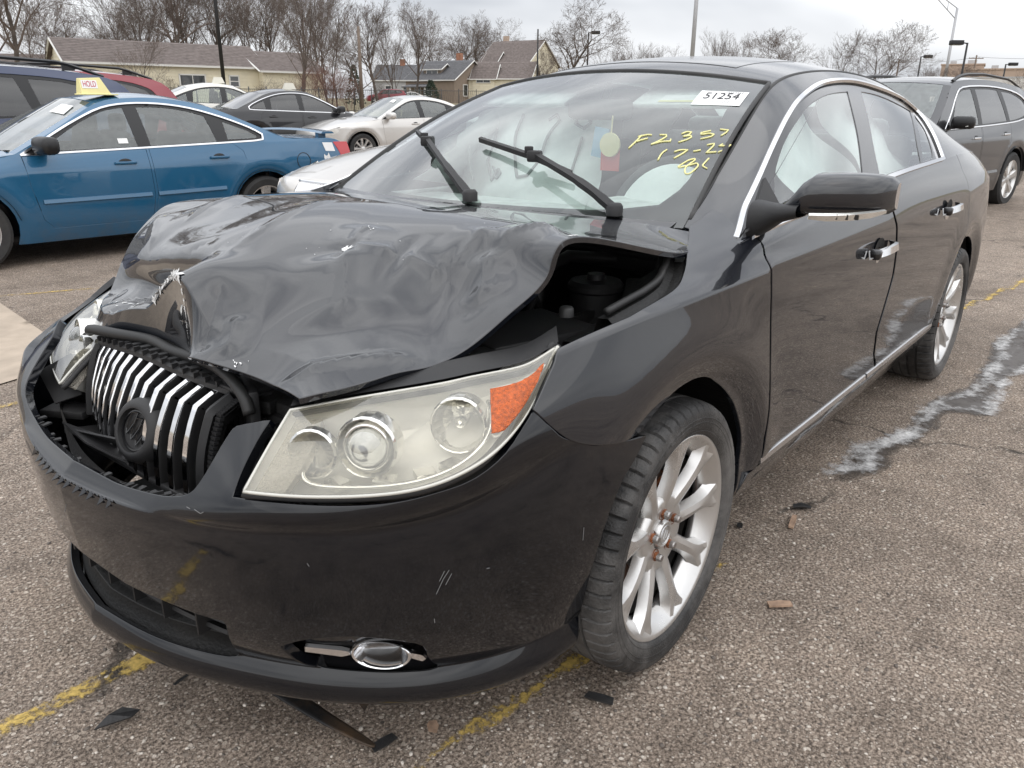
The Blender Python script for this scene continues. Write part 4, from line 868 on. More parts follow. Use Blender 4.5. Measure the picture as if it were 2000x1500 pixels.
# emblem boss
pc = Vector(GRS(2.62, 1.0)[0]); nE = Vector((-.93,-.14,.33)).normalized(); zE = nE; xE = Vector((0,0,1)).cross(zE).normalized(); yE = zE.cross(xE)
ME = Matrix(((xE.x,yE.x,zE.x,pc.x),(xE.y,yE.y,zE.y,pc.y),(xE.z,yE.z,zE.z,pc.z),(0,0,0,1)))
b = MB(); b.lathe([(.073,-.012),(.068,.004),(.060,.012),(.052,.015),(.0475,.014),(.0455,.003),(.0,.002)], 56, ME); em = b.build('emblem', 'plastic_black', GRL, auto=50)
b = MB(); b.lathe([(.0395,.003),(.0405,.007),(.0435,.007),(.0445,.003)], 56, ME)
for q in (-1,0,1):   # three slanted shields
    cx, cy = q*.0175, q*-.010+.002
    pts = [(-.010,.024),(.010,.026),(.0095,.002),(.003,-.016),(-.0015,-.024),(-.007,-.012),(-.0100,.002)]
    for i in range(len(pts)):
        (x0,y0), (x1,y1) = pts[i], pts[(i+1)%len(pts)]; b.tube([ME @ Vector((cx+x0+y0*.35, cy+y0, .006)), ME @ Vector((cx+x1+y1*.35, cy+y1, .006))], .0016, 5)
    b.tube([ME @ Vector((cx-.006, cy-.012, .005)), ME @ Vector((cx+.014, cy+.018, .005))], .002, 5)
b.build('shield_badge', 'plastic_gloss', em, smooth=False)
# torn plastic between grille and bumper
panel('bumper_support', BUMP, [(4.2,7.3),(13.2,7.3),(13.2,8.55),(4.2,8.55)], CAR, 'plastic_grey', step=.03, off=-.09, centre=np.array([-.3,0,.5]), flange=0)
b = MB(); b.box((-.80,.02,.545), (.10,.62,.012), Matrix.Rotation(R(10),3,'Y'), bev=.003); b.box((-.80,.40,.575),(.07,.12,.02), Matrix.Rotation(R(30),3,'Z'), bev=.004); b.box((-.72,.45,.60),(.03,.12,.10), Matrix.Rotation(R(25),3,'X') @ Matrix.Rotation(R(30),3,'Z'), bev=.006); b.build('broken_duct', 'plastic_black', CAR, auto=40)
b = MB(); b.add([(-.86,.30,.585),(-.80,.10,.56),(-.86,-.02,.575),(-.885,.12,.592)], [(0,1,2,3)]); b.add([(-.75,.46,.70),(-.78,.36,.62),(-.83,.40,.60),(-.82,.50,.66)], [(0,1,2,3)]); b.add([(-.86,.25,.585),(-.85,.02,.62),(-.79,.05,.55)],[(0,1,2)]); o = b.build('torn_flap', 'plastic_black', CAR, smooth=False); md = o.modifiers.new('s','SOLIDIFY'); md.thickness = .004
for k in range(17):   # snapped clips round the grille opening
    u = 8.2+k*.27; v = 8.83+.05*math.sin(k*2.3); p = BUMP(u, v)[0]; b = MB(); r_ = Matrix.Rotation(R(20*math.sin(k*1.7)),3,'Z')
    b.box((p[0]+.018,p[1],p[2]-.004+.004*math.sin(k*3.1)), (.022,.012,.004), r_); b.box((p[0]+.010,p[1]+.006,p[2]-.002),(.016,.003,.007), r_); b.build('snapped_clip', 'plastic_black', bump, smooth=False)

# ----------------------------------------------------------------- headlamps
def loop3(S, uv, off): P, n = on(S, uv, off); return P
def bowl(S, outline, depth, k, name, m, parent):
    a = resample(outline, .12); P, n = on(S, a); c = a.mean(0); a2 = c+(a-c)*k; P2, n2 = on(S, a2, -depth); N_ = len(a)
    V = list(P-n*.004)+list(P2); F = [(i, (i+1)%N_, N_+(i+1)%N_, N_+i) for i in range(N_)]+[tuple(range(N_, 2*N_))]
    return mesh(name, V, F, m, parent)
LO = [(0,0),(.5,0),(1,0),(1.5,0),(2,0),(2.5,0),(3,0),(3.5,0),(4,0),(4.5,0),(5,0),(5.5,0),(5.9,0),(6,1.5),(5.9,3),(5,3),(4,3),(3,3),(2,3),(1,3),(0,3)]
def headlamp():
    hl = empty('headlight', parent=CAR)
    lens = panel('lens', LENS, LO, hl, 'lens_hazed', step=.02, centre=np.array([-.3,-.4,.6]), flange=0)
    a = resample(LO, .12); P, n = on(LENS, a)
    b = MB(); b.tube(P-n*.002, .0034, 6, closed=True); b.build('lens_rim', 'lens_edge', hl)
    c = a.mean(0); P2, n2 = on(LENS, c+(a-c)*1.012, -.014); b = MB(); b.tube(P2, .0075, 6, closed=True); b.build('lamp_seal', 'plastic_black', hl)
    bowl(LENS, LO, .085, .88, 'housing', 'lamp_cream', hl)
    panel('amber_reflector', LENS, UV['amber'], hl, 'amber', step=.012, off=.0012, centre=np.array([-.3,-.4,.6]), flange=.004)
    panel('inner_reflector', LENS, [(.08,.12),(.55,.12),(.62,1.0),(.60,2.0),(.5,2.7),(.08,2.85)], hl, 'amber_clear', step=.02, off=-.02, centre=np.array([-.3,-.4,.6]), flange=.02)
    d = Vector((-.86,-.48,.12)).normalized(); x_ = Vector((0,0,1)).cross(d).normalized(); y_ = d.cross(x_)
    for (cx, cy, cz, rr, proj_) in ((-.735,-.672,.760,.050,1),(-.603,-.762,.783,.047,0)):
        Mh = Matrix(((x_.x,y_.x,d.x,cx),(x_.y,y_.y,d.y,cy),(x_.z,y_.z,d.z,cz),(0,0,0,1)))
        b = MB(); b.lathe([(rr*1.12,-.03),(rr*1.10,.006),(rr*1.04,.012),(rr,.010),(rr*.97,-.004),(rr*.8,-.030),(rr*.5,-.048),(rr*.16,-.055)], 22, Mh); rf = b.build('reflector', 'lamp_silver', hl, smooth=False)
        if proj_:
            b = MB(); b.lathe([(rr*.74,-.02),(rr*.70,.004),(rr*.60,.018),(rr*.35,.028),(0,.032)], 40, Mh); b.build('projector_lens', 'projector_glass', rf)
            b = MB(); b.lathe([(rr*.86,-.03),(rr*.86,.006),(rr*.76,.010),(rr*.72,.004)], 40, Mh); b.build('bezel', 'lamp_silver', rf)
        else:
            b = MB(); b.lathe([(.010,-.05),(.010,-.012),(.007,-.002),(0,0)], 16, Mh); b.build('bulb', 'lamp_silver', rf)
            b = MB(); b.box(Mh @ Vector((.004,.030,-.01)), (.03,.03,.02), bev=.004); b.build('shade', 'lamp_silver', rf)
    Mh = Matrix(((x_.x,y_.x,d.x,-.800),(x_.y,y_.y,d.y,-.600),(x_.z,y_.z,d.z,.746),(0,0,0,1)))
    b = MB(); b.lathe([(.046,-.02),(.045,-.004),(.041,-.002),(.039,-.012),(.032,-.026),(.0,-.030)], 20, Mh); b.build('outer_ring', 'lamp_silver', hl, smooth=False)
    tp = np.linspace(0,6,28); Q0 = LENS(tp, tp*0+3.0); V = []
    for q in Q0: V += [(q[0]+.002,q[1]+.001,q[2]+.006),(q[0]+.055,q[1]+.045,q[2]+.018),(q[0]+.11,q[1]+.08,q[2]-.03),(q[0]+.12,q[1]+.09,q[2]-.12)]
    cv = mesh('lamp_cover', V, [(i*4+j, i*4+j+1, i*4+j+5, i*4+j+4) for i in range(27) for j in range(3)], 'plastic_black', hl); sharp(cv, 30)
    ch = [(.62,2.2),(.58,1.5),(.62,.9),(.85,.5),(1.4,.36),(2.2,.34),(2.9,.40),(3.4,.62),(3.62,1.0),(3.55,1.9),(3.42,2.5)]; P, n = on(LENS, np.array(smooth_poly(ch, 4, closed=False)), -.034); b = MB(); b.tube(P, .0045, 6); b.build('chrome_line', 'lamp_silver', hl)
    P, n = on(LENS, np.array(smooth_poly([(3.52,2.55),(3.72,.7),(3.95,.45),(4.7,.72),(5.4,1.3),(5.65,2.2),(5.3,2.3),(3.52,2.55)], 3, closed=False)), -.012); b = MB(); b.tube(P, .003, 6); b.build('amber_frame', 'lamp_cream', hl)
    for k in range(4):
        P, n = on(LENS, np.array([(1.0+k*.55,.42),(1.25+k*.55,.75)]), -.05); b = MB(); b.box((P[0]+P[1])/2, (.03,.035,.012), Matrix.Rotation(R(30*k),3,'Z')); b.build('facet', 'lamp_silver', hl, smooth=False)
    return hl
mat('amber_clear', (.62,.58,.50), .22, .5, bump=.8, bscale=260)
mat('projector_glass', (.75,.76,.74), .03, .0, coat=1, trans=.75, ior=1.5)
mat('lens_edge', (.55,.54,.49), .25, .2, coat=.5)
hl = headlamp()
# passenger-side headlamp: the same lamp mirrored, shoved back and inwards
hr = empty('headlight', parent=CAR); tag(hr, 'broken headlight pushed back on the passenger side')
for ch in [q for q in hl.children if not q.name.startswith(('lamp_cover','amber'))]:
    m2 = mirror_obj(ch, hr)
    for g in list(ch.children): mirror_obj(g, m2)
hr.matrix_local = Matrix.Translation((-.635,.548,.748)) @ Matrix.Rotation(R(15),4,'Z') @ Matrix.Rotation(R(3),4,'Y') @ Matrix.Translation((.66,-.70,-.79))

# ----------------------------------------------------------------- lower intake and fog lamp
b = MB()
for (zz, xo) in ((.345,.03),(.305,.045)):
    b.ribbon([(-.93+xo+.035*abs(t)**2*1.4, .42*t, zz) for t in np.linspace(-1,1,30)], [(-1,0,.5)]*30, .012, .03)
b.build('intake_bar', 'plastic_black', CAR, auto=40)
for k in range(9):
    t = -1+k*.25; b = MB(); b.box((-.905+.05*t*t, .42*t, .335), (.05,.006,.07)); b.build('intake_fin', 'plastic_black', CAR, smooth=False)
panel('intake_back', BUMP, [(6.7,2.2),(13.3,2.2),(13.3,6.0),(6.7,6.0)], CAR, 'bay_black', step=.03, off=-.055, centre=np.array([-.3,0,.5]), flange=0); panel('intake_floor', BUMP, [(6.7,3.55),(13.3,3.55),(13.3,4.1),(6.7,4.1)], CAR, 'bay_black', step=.03, off=-.03, centre=np.array([-.3,0,.5]), flange=.03)
for s in (1,-1):
    fogp = empty('fog_lamp', parent=CAR)
    back = panel('fog_recess', BUMP, [(10+s*(u-10), v) for u, v in [(13.3,3.2),(16.5,3.2),(16.8,6.0),(13.3,6.0)]], fogp, 'plastic_gloss', step=.03, off=-.035, centre=np.array([-.3,0,.5]), flange=0)
    d = Vector((-.80,-s*.56,-.02)).normalized(); x_ = Vector((0,0,1)).cross(d).normalized(); y_ = d.cross(x_); c = Vector((-.742,-s*.686,.348))
    Mh = Matrix(((x_.x,y_.x,d.x,c.x),(x_.y,y_.y,d.y,c.y),(x_.z,y_.z,d.z,c.z),(0,0,0,1)))
    b = MB(); sc = Matrix.Diagonal((1.28,.72,1,1)); b.lathe([(.0445,-.006),(.0450,.006),(.043,.0085),(.040,.007),(.036,-.012),(.024,-.046),(.015,-.05)], 48, Mh @ sc); b.build('bezel', 'chrome', fogp, auto=50)
    b = MB(); b.lathe([(.017,-.047),(.010,-.040),(0,-.038)], 24, Mh @ sc); b.build('lamp_glass', 'projector_glass', fogp)
    for (du, ln) in ((-.105,.085),(.066,.03)):
        pts = [Mh @ Vector((s*(du-ln*.5), -.004, -.010)), Mh @ Vector((s*(du+ln*.35), -.004, -.004)), Mh @ Vector((s*(du+ln*.55), .001, .0))]
        b = MB(); b.ribbon(pts, d, [.016,.020,.010], .008); b.build('chrome_bar', 'chrome', fogp, auto=30)

# ----------------------------------------------------------------- mirrors, handles
def door_mirror():
    mr = empty('mirror', parent=CAR)
    # foot and arm
    sec = [((.40,-.845,1.045),.055,.050),((.395,-.880,1.055),.044,.036),((.39,-.915,1.068),.038,.022),((.40,-.96,1.078),.045,.016)]
    V = []; F = []
    for (c, ax, az) in sec:
        for k in range(16):
            a = 2*math.pi*k/16; V.append((c[0]+ax*math.copysign(abs(math.cos(a))**.7, math.cos(a)), c[1], c[2]+az*math.copysign(abs(math.sin(a))**.7, math.sin(a))))
    for i in range(len(sec)-1): F += [(i*16+k, i*16+(k+1)%16, (i+1)*16+(k+1)%16, (i+1)*16+k) for k in range(16)]
    mesh('mirror_foot', V, F, 'plastic_black', mr)
    # cap: lofted across the car; each section leans forward at the bottom
    st = [(-.905,.030,.014,1.080,.385),(-.93,.045,.022,1.090,.385),(-.955,.056,.043,1.108,.392),(-.98,.062,.054,1.118,.402),(-1.02,.064,.054,1.119,.425),(-1.06,.063,.054,1.119,.455),(-1.095,.060,.053,1.117,.485),(-1.117,.048,.048,1.115,.510),(-1.128,.024,.034,1.113,.530)]
    st = [(y, dx, dz*.90, cz-.003, cx) for y, dx, dz, cz, cx in st]
    def shell(z_lo, z_hi, nm, m, gr=0):
        V = []; F = []; n = 13
        for (y, dx, dz, cz, cx) in st:
            for k in range(n):
                f = z_lo+(z_hi-z_lo)*k/(n-1); a = R(-90)+math.pi*f; ca, sa = math.cos(a), math.sin(a)
                V.append((cx+.045-(dx+gr)*abs(ca)**.62*1.15, y, cz+(dz+gr)*math.copysign(abs(sa)**.8, sa)))
        for i in range(len(st)-1): F += [(i*n+k, i*n+k+1, (i+1)*n+k+1, (i+1)*n+k) for k in range(n-1)]
        return mesh(nm, V, F, m, mr)
    shell(.20, 1, 'mirror_cap', 'paint_black', .001); shell(0, .215, 'mirror_base', 'plastic_black'); 
    V = []; F = []; n = 16
    for (y, dx, dz, cz, cx) in st:
        for k in range(2): V.append((cx+.046, y, cz+(dz if k else -dz)))
    for i in range(len(st)-1): F.append((i*2, i*2+1, i*2+3, i*2+2))
    mesh('mirror_glass', V, F, 'chrome', mr, smooth=False)
    b = MB(); P = [(.372,-.985,1.070),(.392,-1.02,1.068),(.422,-1.06,1.069),(.460,-1.098,1.074),(.500,-1.118,1.080)]; b.ribbon(P, [(-.8,-.3,-.3),(-.8,-.3,-.3),(-.75,-.45,-.2),(-.6,-.6,-.1),(-.4,-.8,-.1)], [.014,.020,.020,.018,.010], .008); b.build('turn_signal', 'lamp_silver', mr, auto=35)
    b = MB()
    for k in range(4): b.box((.388+.013*k,-1.02-.02*k,1.069),(.004,.008,.012))
    b.build('signal_led', 'plastic_gloss', mr, smooth=False)
    b = MB(); b.add([(.335,-.852,1.022),(.47,-.862,1.035),(.55,-.858,1.045),(.535,-.80,1.135)], [(0,1,2,3)]); o = b.build('mirror_sail', 'plastic_black', mr, smooth=False); md = o.modifiers.new('s','SOLIDIFY'); md.thickness = .012; md.offset = 0
    return mr
mr = door_mirror()
def handle(x0, x1, z, parent, s):
    xm = (x0+x1)/2; Wd = lambda x: -SIDE(np.interp(x, SX, range(12)), 6.75)[0][1]
    h = empty('handle', parent=parent); y0 = Wd(xm)
    b = MB(); b.lathe([(.001,.0),(.03,.0015),(.036,.003)], 30, Matrix.Translation((xm+.005, -s*(y0+.0005), z+.004)) @ Matrix.Rotation(R(90)*s,4,'X') @ Matrix.Diagonal((1.5,.95,1,1))); b.build('handle_recess', 'bay_black', h)
    b = MB(); pts = [(x0, -s*(y0+.006), z-.004),(x0+.03, -s*(y0+.030), z),(xm, -s*(y0+.038), z+.003),(x1-.035, -s*(y0+.032), z+.004),(x1, -s*(y0+.004), z+.004)]
    b.ribbon(smooth_poly(pts, 4, closed=False), (0,-s,.25), .030, .012); b.build('handle_bar', 'chrome', h, auto=40)
    b = MB(); b.box((x0+.016, -s*(y0+.022), z-.001), (.034,.036,.033), bev=.008); b.build('handle_cap', 'plastic_gloss', h)
    b = MB(); b.lathe([(0,.008),(.012,.007),(.018,0)], 20, Matrix.Translation((xm, -s*y0, z-.030)) @ Matrix.Rotation(R(90)*s,4,'X')); b.build('handle_cup', 'chrome', h)
for s, ds in ((1,(fd[0],rd[0])),(-1,(fd[1],rd[1]))): handle(1.15,1.385,.868,ds[0],s); handle(2.13,2.36,.915,ds[1],s)

# ----------------------------------------------------------------- wipers
def wp(u, v, off): P, n = on(WIND, [(u,v)], 0); q = P[0]+np.array([-.43,0,.90])*off; return tuple(q)
for nm, a, j, t, sgn in (('w1',(2.65,.12),(4.30,.83),(5.25,1.15),1),('w2',(.86,.10),(2.16,.66),(3.41,.98),1)):
    wr = empty('wiper', parent=CAR)
    mid = ((a[0]+j[0])/2, (a[1]+j[1])/2)
    b = MB(); b.ribbon(smooth_poly([wp(*a,.015), wp(a[0]*.75+j[0]*.25,a[1]*.75+j[1]*.25,.035), wp(*mid,.042), wp(*j,.040)], 4, closed=False), (-.43,-.1,.9), [.030]*3+[.026]*4+[.020]*6, .014); b.build('wiper_arm', 'plastic_black', wr, auto=40)
    k = .45; s0 = (j[0]-(t[0]-j[0])*k, j[1]-(t[1]-j[1])*k)
    b = MB(); b.ribbon([wp(*s0,.018), wp(*j,.030), wp(*t,.016)], (-.43,-.1,.9), [.012,.018,.014], .014); b.build('wiper_blade', 'rubber_seal', wr, auto=40)
    b = MB(); b.box(wp(*j,.040), (.040,.040,.032), Matrix.Rotation(R(25),3,'Z'), bev=.006); b.box(wp(j[0]+.08,j[1]+.02,.055),(.02,.02,.02), bev=.003); b.build('wiper_clip', 'plastic_black', wr, auto=40)
    b = MB(); b.lathe([(.022,-.01),(.022,.014),(.016,.022),(0,.023)], 20, Matrix.Translation(wp(*a,.012))); b.build('wiper_pivot', 'plastic_black', wr)

# ----------------------------------------------------------------- stickers and marker writing on the windscreen
for s in UV['marks']:
    P, n = on(WIND, np.array(smooth_poly(s, 3, closed=False, ang=80)), .0015); b = MB(); b.tube(P, .0024, 5); b.build('marker_stroke', 'marker_yellow', ws)
Q, nq = on(WIND, np.array(UV['sticker']), .002); st = mesh('sticker', Q, [(0,1,2,3)], 'paper_white', ws, smooth=False); tag(st, 'white lot number sticker reading 51254')
c4 = Q.mean(0); up = Vector(nq.mean(0))*.0012
xr = Vector((Q[3]-Q[0]+Q[2]-Q[1])/2); yr = Vector((Q[1]-Q[0]+Q[2]-Q[3])/2)
text_mesh('51254', Vector(c4)+yr*.12, xr.normalized(), yr*1.0, (xr.length*.72,.62), 'ink', st, 'sticker_number', up)
b = MB()
for i in range(22):
    if i % 3 != 1: o_ = Vector(Q[0])+xr*(.55+i*.016)+yr*.86+up; b.add([o_, o_+xr*.007, o_+xr*.007+yr*.09, o_+yr*.09], [(0,1,2,3)])
for r_ in (.20,.28):
    for i in range(14): o_ = Vector(Q[0])+xr*(.28+i*.035)+yr*r_+up; b.add([o_, o_+xr*.024, o_+xr*.024+yr*.018, o_+yr*.018], [(0,1,2,3)])
b.build('sticker_print', 'ink', st, smooth=False)

# ----------------------------------------------------------------- scratches to bare primer on the bonnet
def hp(u, v):
    P = HOOD([u],[v]); P = hood_post(P, None, None); return Vector(P[0])
def flecks(path, n, sz, spread, name='paint_chip'):
    b = MB(); rg = random.Random(len(path)*13+n)
    for i in range(n):
        t = rg.random()*(len(path)-1); k = min(int(t), len(path)-2); f = t-k; u = path[k][0]*(1-f)+path[k+1][0]*f+rg.gauss(0,spread); v = path[k][1]*(1-f)+path[k+1][1]*f+rg.gauss(0,spread*.6)
        p = hp(u,v); e_ = .03; du = hp(u+e_,v)-hp(u-e_,v); dv = hp(u,v+e_)-hp(u,v-e_); nn = du.cross(dv).normalized(); nn = nn if nn.z > 0 else -nn; a = nn.orthogonal().normalized(); a.rotate(Matrix.Rotation(rg.random()*6.28,3,nn)); c_ = nn.cross(a); l = sz*(.5+rg.random()*1.3)
        b.add([p+nn*.0015+a*l*q[0]+c_*l*.55*q[1] for q in ((-1,-.2),(-.3,-.7),(.6,-.5),(1,.1),(.2,.6),(-.6,.5))], [(0,1,2,3,4,5)])
    return b.build(name, 'bare_scratch', hood, smooth=False)
flecks([(3.95,2.02),(4.0,1.97),(4.15,1.86)], 46, .0050, .026)
flecks([(3.25,2.06),(3.3,2.0)], 4, .003, .02)
flecks([(7.02,3.0),(7.0,3.25),(6.98,3.6),(7.0,3.95)], 110, .0085, .03)
flecks([(7.1,2.92),(7.5,2.88),(7.95,2.86)], 34, .0035, .025)
flecks([(2.0,.03),(2.08,.06)], 9, .004, .03)
flecks([(7.6,1.45),(7.75,1.3),(7.9,1.2)], 7, .0022, .07)
flecks([(6.6,4.9),(6.8,5.4)], 14, .004, .06)
flecks([(1,1),(7,4)], 22, .0011, .9)

# ----------------------------------------------------------------- cabin
b = MB(); b.box((.62,0,.93), (.46,1.42,.10), bev=.04); b.box((.78,0,.84),(.30,1.40,.20), bev=.05); b.box((.74,-.37,.99),(.22,.42,.07), bev=.03); b.build('dashboard', 'interior_grey', CAR)
panel('headliner', ROOF, [(.1,0),(4.9,0),(4.9,6),(.1,6)], CAR, 'airbag', step=.06, off=-.035, centre=np.array([1.8,0,0]), flange=0)
def seat(x, y, m='interior_dark'):
    s = empty('seat', parent=CAR); b = MB(); b.box((x-.10,y,.58), (.50,.50,.16), bev=.06); b.build('seat_cushion', m, s)
    b = MB(); b.box((x+.19,y,.88), (.14,.50,.62), Matrix.Rotation(R(14),3,'Y'), bev=.06); b.build('seat_back', m, s)
    b = MB(); b.box((x+.285,y,1.245), (.10,.27,.17), Matrix.Rotation(R(10),3,'Y'), bev=.045); b.tube([(x+.27,y-.06,1.12),(x+.28,y-.06,1.2)],.007,8); b.tube([(x+.27,y+.06,1.12),(x+.28,y+.06,1.2)],.007,8); b.build('headrest', m, s)
seat(1.20,-.37); seat(1.20,.37)
b = MB(); b.box((2.28,0,.60),(.5,1.3,.18), bev=.06); b.box((2.55,0,.90),(.14,1.3,.60), Matrix.Rotation(R(18),3,'Y'), bev=.05)
for y in (-.4,0,.4): b.box((2.66,y,1.20),(.09,.25,.13), bev=.04)
b.build('rear_bench', 'interior_grey', CAR)
b = MB(); b.box((2.98,0,1.08),(.55,1.2,.02)); b.build('parcel_shelf', 'interior_grey', CAR, smooth=False)
Msw = Matrix.Translation((.80,-.37,.985)) @ Matrix.Rotation(R(-62),4,'Y')
b = MB(); b.tube([Msw @ Vector((.185*math.cos(a), .185*math.sin(a), 0)) for a in np.linspace(0,2*math.pi,41)[:-1]], .016, 10, closed=True); stw = b.build('steering_wheel', 'interior_dark', CAR)
b = MB(); b.lathe([(.165,-.01),(.175,.02),(.16,.055),(.11,.085),(.05,.10),(0,.105)], 36, Msw @ Matrix.Rotation(math.pi,4,'X')); b.lathe([(.165,.01),(.12,.05),(0,.08)],36, Msw); b.build('driver_airbag', 'airbag', CAR)
b = MB(); b.box((1.5,0,.27),(2.2,1.5,.03)); b.build('carpet', 'interior_grey', CAR, smooth=False)
V = []; F = []; ny, nz = 40, 34     # blown passenger airbag hanging in front of the seat
def pab(y, z): return 1.00+.30*(z-1.0)-.10*math.sin(max(0,min(1,(y-.02)/.68))*math.pi)+.012*math.sin(y*31+z*9)+.010*math.sin(z*37+y*13)
for i in range(ny):
    y = .02+.68*i/(ny-1)
    for k in range(nz): z = .93+(.40-.10*abs(i/(ny-1)-.45))*k/(nz-1); V.append((pab(y,z), y, z))
for i in range(ny-1): F += [(i*nz+k, i*nz+k+1, (i+1)*nz+k+1, (i+1)*nz+k) for k in range(nz-1)]
pb = mesh('passenger_airbag', V, F, 'airbag', CAR)
for pts in ([(.52,1.22),(.50,1.16),(.53,1.10),(.49,1.05),(.46,1.03),(.45,1.06),(.48,1.08)],[(.36,1.28),(.37,1.20),(.37,1.10),(.34,1.05),(.28,1.06),(.25,1.12),(.23,1.20),(.19,1.26),(.21,1.28),(.24,1.26)],[(.12,1.20),(.12,1.13),(.125,1.08)],[(.10,1.28),(.13,1.29),(.14,1.25),(.115,1.23),(.095,1.25),(.10,1.28)],[(.44,1.075),(.425,1.06),(.435,1.04),(.455,1.05),(.44,1.075)]):
    b = MB(); b.tube(smooth_poly([(pab(y,z)-.006, y, z) for y, z in pts], 5, closed=False), .0055, 6); b.build('airbag_seam', 'seam_grey', pb)
def curtain(s, x0, x1, ph):
    V = []; F = []; nx, nz = 70, 26
    for i in range(nx):
        x = x0+(x1-x0)*i/(nx-1)
        for k in range(nz):
            t = k/(nz-1); zt = np.interp(x, GX, GTZ)-.05; z = zt*(1-t)+(1.0+.02*math.sin(x*9+ph))*t; g = GREEN(np.interp(x, GX, range(11)), 5*(1-t)*.9+.1)[0]
            y = abs(g[1])-.075-.018*math.sin(x*17+ph+t*4)-.014*math.sin(x*31+t*9+ph)*t-.05*t*(1-t)*4*.5-.01*math.sin(t*14+x*5)
            V.append((x, -s*y, z))
    for i in range(nx-1): F += [(i*nz+k, i*nz+k+1, (i+1)*nz+k+1, (i+1)*nz+k) for k in range(nz-1)]
    return mesh('curtain_airbag', V, F, 'airbag', CAR)
curtain(1,1.02,1.55,0); curtain(1,1.75,2.45,2.1); cr_ = curtain(-1,.80,2.5,1.1)
for (x0,z0,pts) in ((0,0,[(1.05,.66,1.24),(1.07,.655,1.16),(1.05,.66,1.08),(1.10,.67,1.02),(1.17,.665,1.05),(1.19,.65,1.14),(1.22,.64,1.22)]),(0,0,[(1.36,.625,1.25),(1.36,.64,1.15),(1.37,.65,1.07)]),(0,0,[(.92,.68,1.16),(.93,.69,1.08),(.96,.70,1.02)])):
    b = MB(); b.tube(smooth_poly([(x,y-.09,z) for x,y,z in pts], 5, closed=False), .007, 6); b.build('airbag_tether', 'interior_grey', cr_)
b = MB(); b.box((.93,-.02,1.300),(.05,.26,.070), bev=.02); b.tube([(.95,-.02,1.32),(.985,-.02,1.385)],.012,8); b.build('rear_view_mirror', 'interior_dark', CAR)
b = MB(); b.tube([(.89,-.10,1.28),(.885,-.10,1.22)],.003,6); b.lathe([(0,.004),(.040,.004),(.040,-.004),(0,-.004)], 36, Matrix.Translation((.88,-.10,1.185)) @ Matrix.Rotation(R(-90),4,'Y')); tg = b.build('hang_tag', 'tag_yellow', CAR, auto=40)
b = MB(); b.box((.888,-.098,1.135),(.004,.075,.075)); b.build('tag_card', 'tag_red', tg, smooth=False)
b = MB(); b.box((.895,-.05,1.19),(.004,.06,.10), Matrix.Rotation(R(8),3,'X')); b.build('tag_card', 'tag_blue', tg, smooth=False)
for s in (1,-1):
    b = MB(); b.box((1.02,-s*.34,1.345),(.18,.40,.018), Matrix.Rotation(R(-22),3,'Y'), bev=.006); vz = b.build('sun_visor', 'interior_grey', CAR)
    if s > 0:
        rt = Matrix.Rotation(R(-22),3,'Y'); c0 = Vector((1.02,-.36,1.345))
        for (x0, x1, m_) in ((-.065,-.022,'paper_white'),(-.080,-.065,'marker_yellow')):
            V = [c0+rt @ Vector((x,y,.0115)) for x, y in ((x0,-.14),(x1,-.14),(x1,.12),(x0,.12))]; mesh('visor_label', V, [(0,1,2,3)], m_, vz, smooth=False)

for q in UV['scratch']:
    P, n = on(BUMP, np.array(q), .0006); sg = np.sign((n*np.array([-.7,-.6,.1])).sum(1))[:,None]; P = P+n*(sg-1)*.0006; b = MB(); b.ribbon(P, [tuple(v) for v in n*sg], .0011, .0003); b.build('scratch', 'scuff_grey', bump, smooth=False)
# extra bay clutter: loom, bracket, seal clip, rubber buffer
b = MB(); b.tube(smooth_poly([(-.10,-.50,.80),(.0,-.46,.86),(.06,-.44,.80),(.0,-.40,.88),(-.15,-.36,.86)], 5, closed=False), .009, 7); b.build('wiring_loom', 'rubber_seal', CAR)
b = MB(); b.tube(smooth_poly([(.22,-.74,.89),(.12,-.73,.86),(.0,-.72,.84),(-.15,-.70,.83)], 5, closed=False), .007, 7); b.build('wiring_loom', 'rubber_seal', CAR)
b = MB(); b.box((.165,-.745,.925), (.05,.04,.03), Matrix.Rotation(R(30),3,'Z'), bev=.006); b.lathe([(.012,0),(.014,.01),(.008,.016),(0,.017)], 14, Matrix.Translation((.165,-.745,.94))); b.build('seal_clip', 'plastic_black', CAR, auto=40)
b = MB(); b.lathe([(.016,0),(.015,.016),(.012,.02),(0,.021)], 16, Matrix.Translation((-.25,-.735,.905))); b.build('rubber_buffer', 'rubber_seal', CAR)
b = MB(); b.tube(smooth_poly([(.30,-.66,.96),(.28,-.55,.955),(.26,-.40,.96),(.20,-.20,.965),(.18,0,.965)], 4, closed=False), .010, 6); b.build('cowl_lip', 'rubber_seal', CAR)
b = MB(); b.box((.13,-.66,.86), (.06,.006,.05), Matrix.Rotation(R(20),3,'X')); b.build('warning_label', 'chrome_dull', CAR, smooth=False)
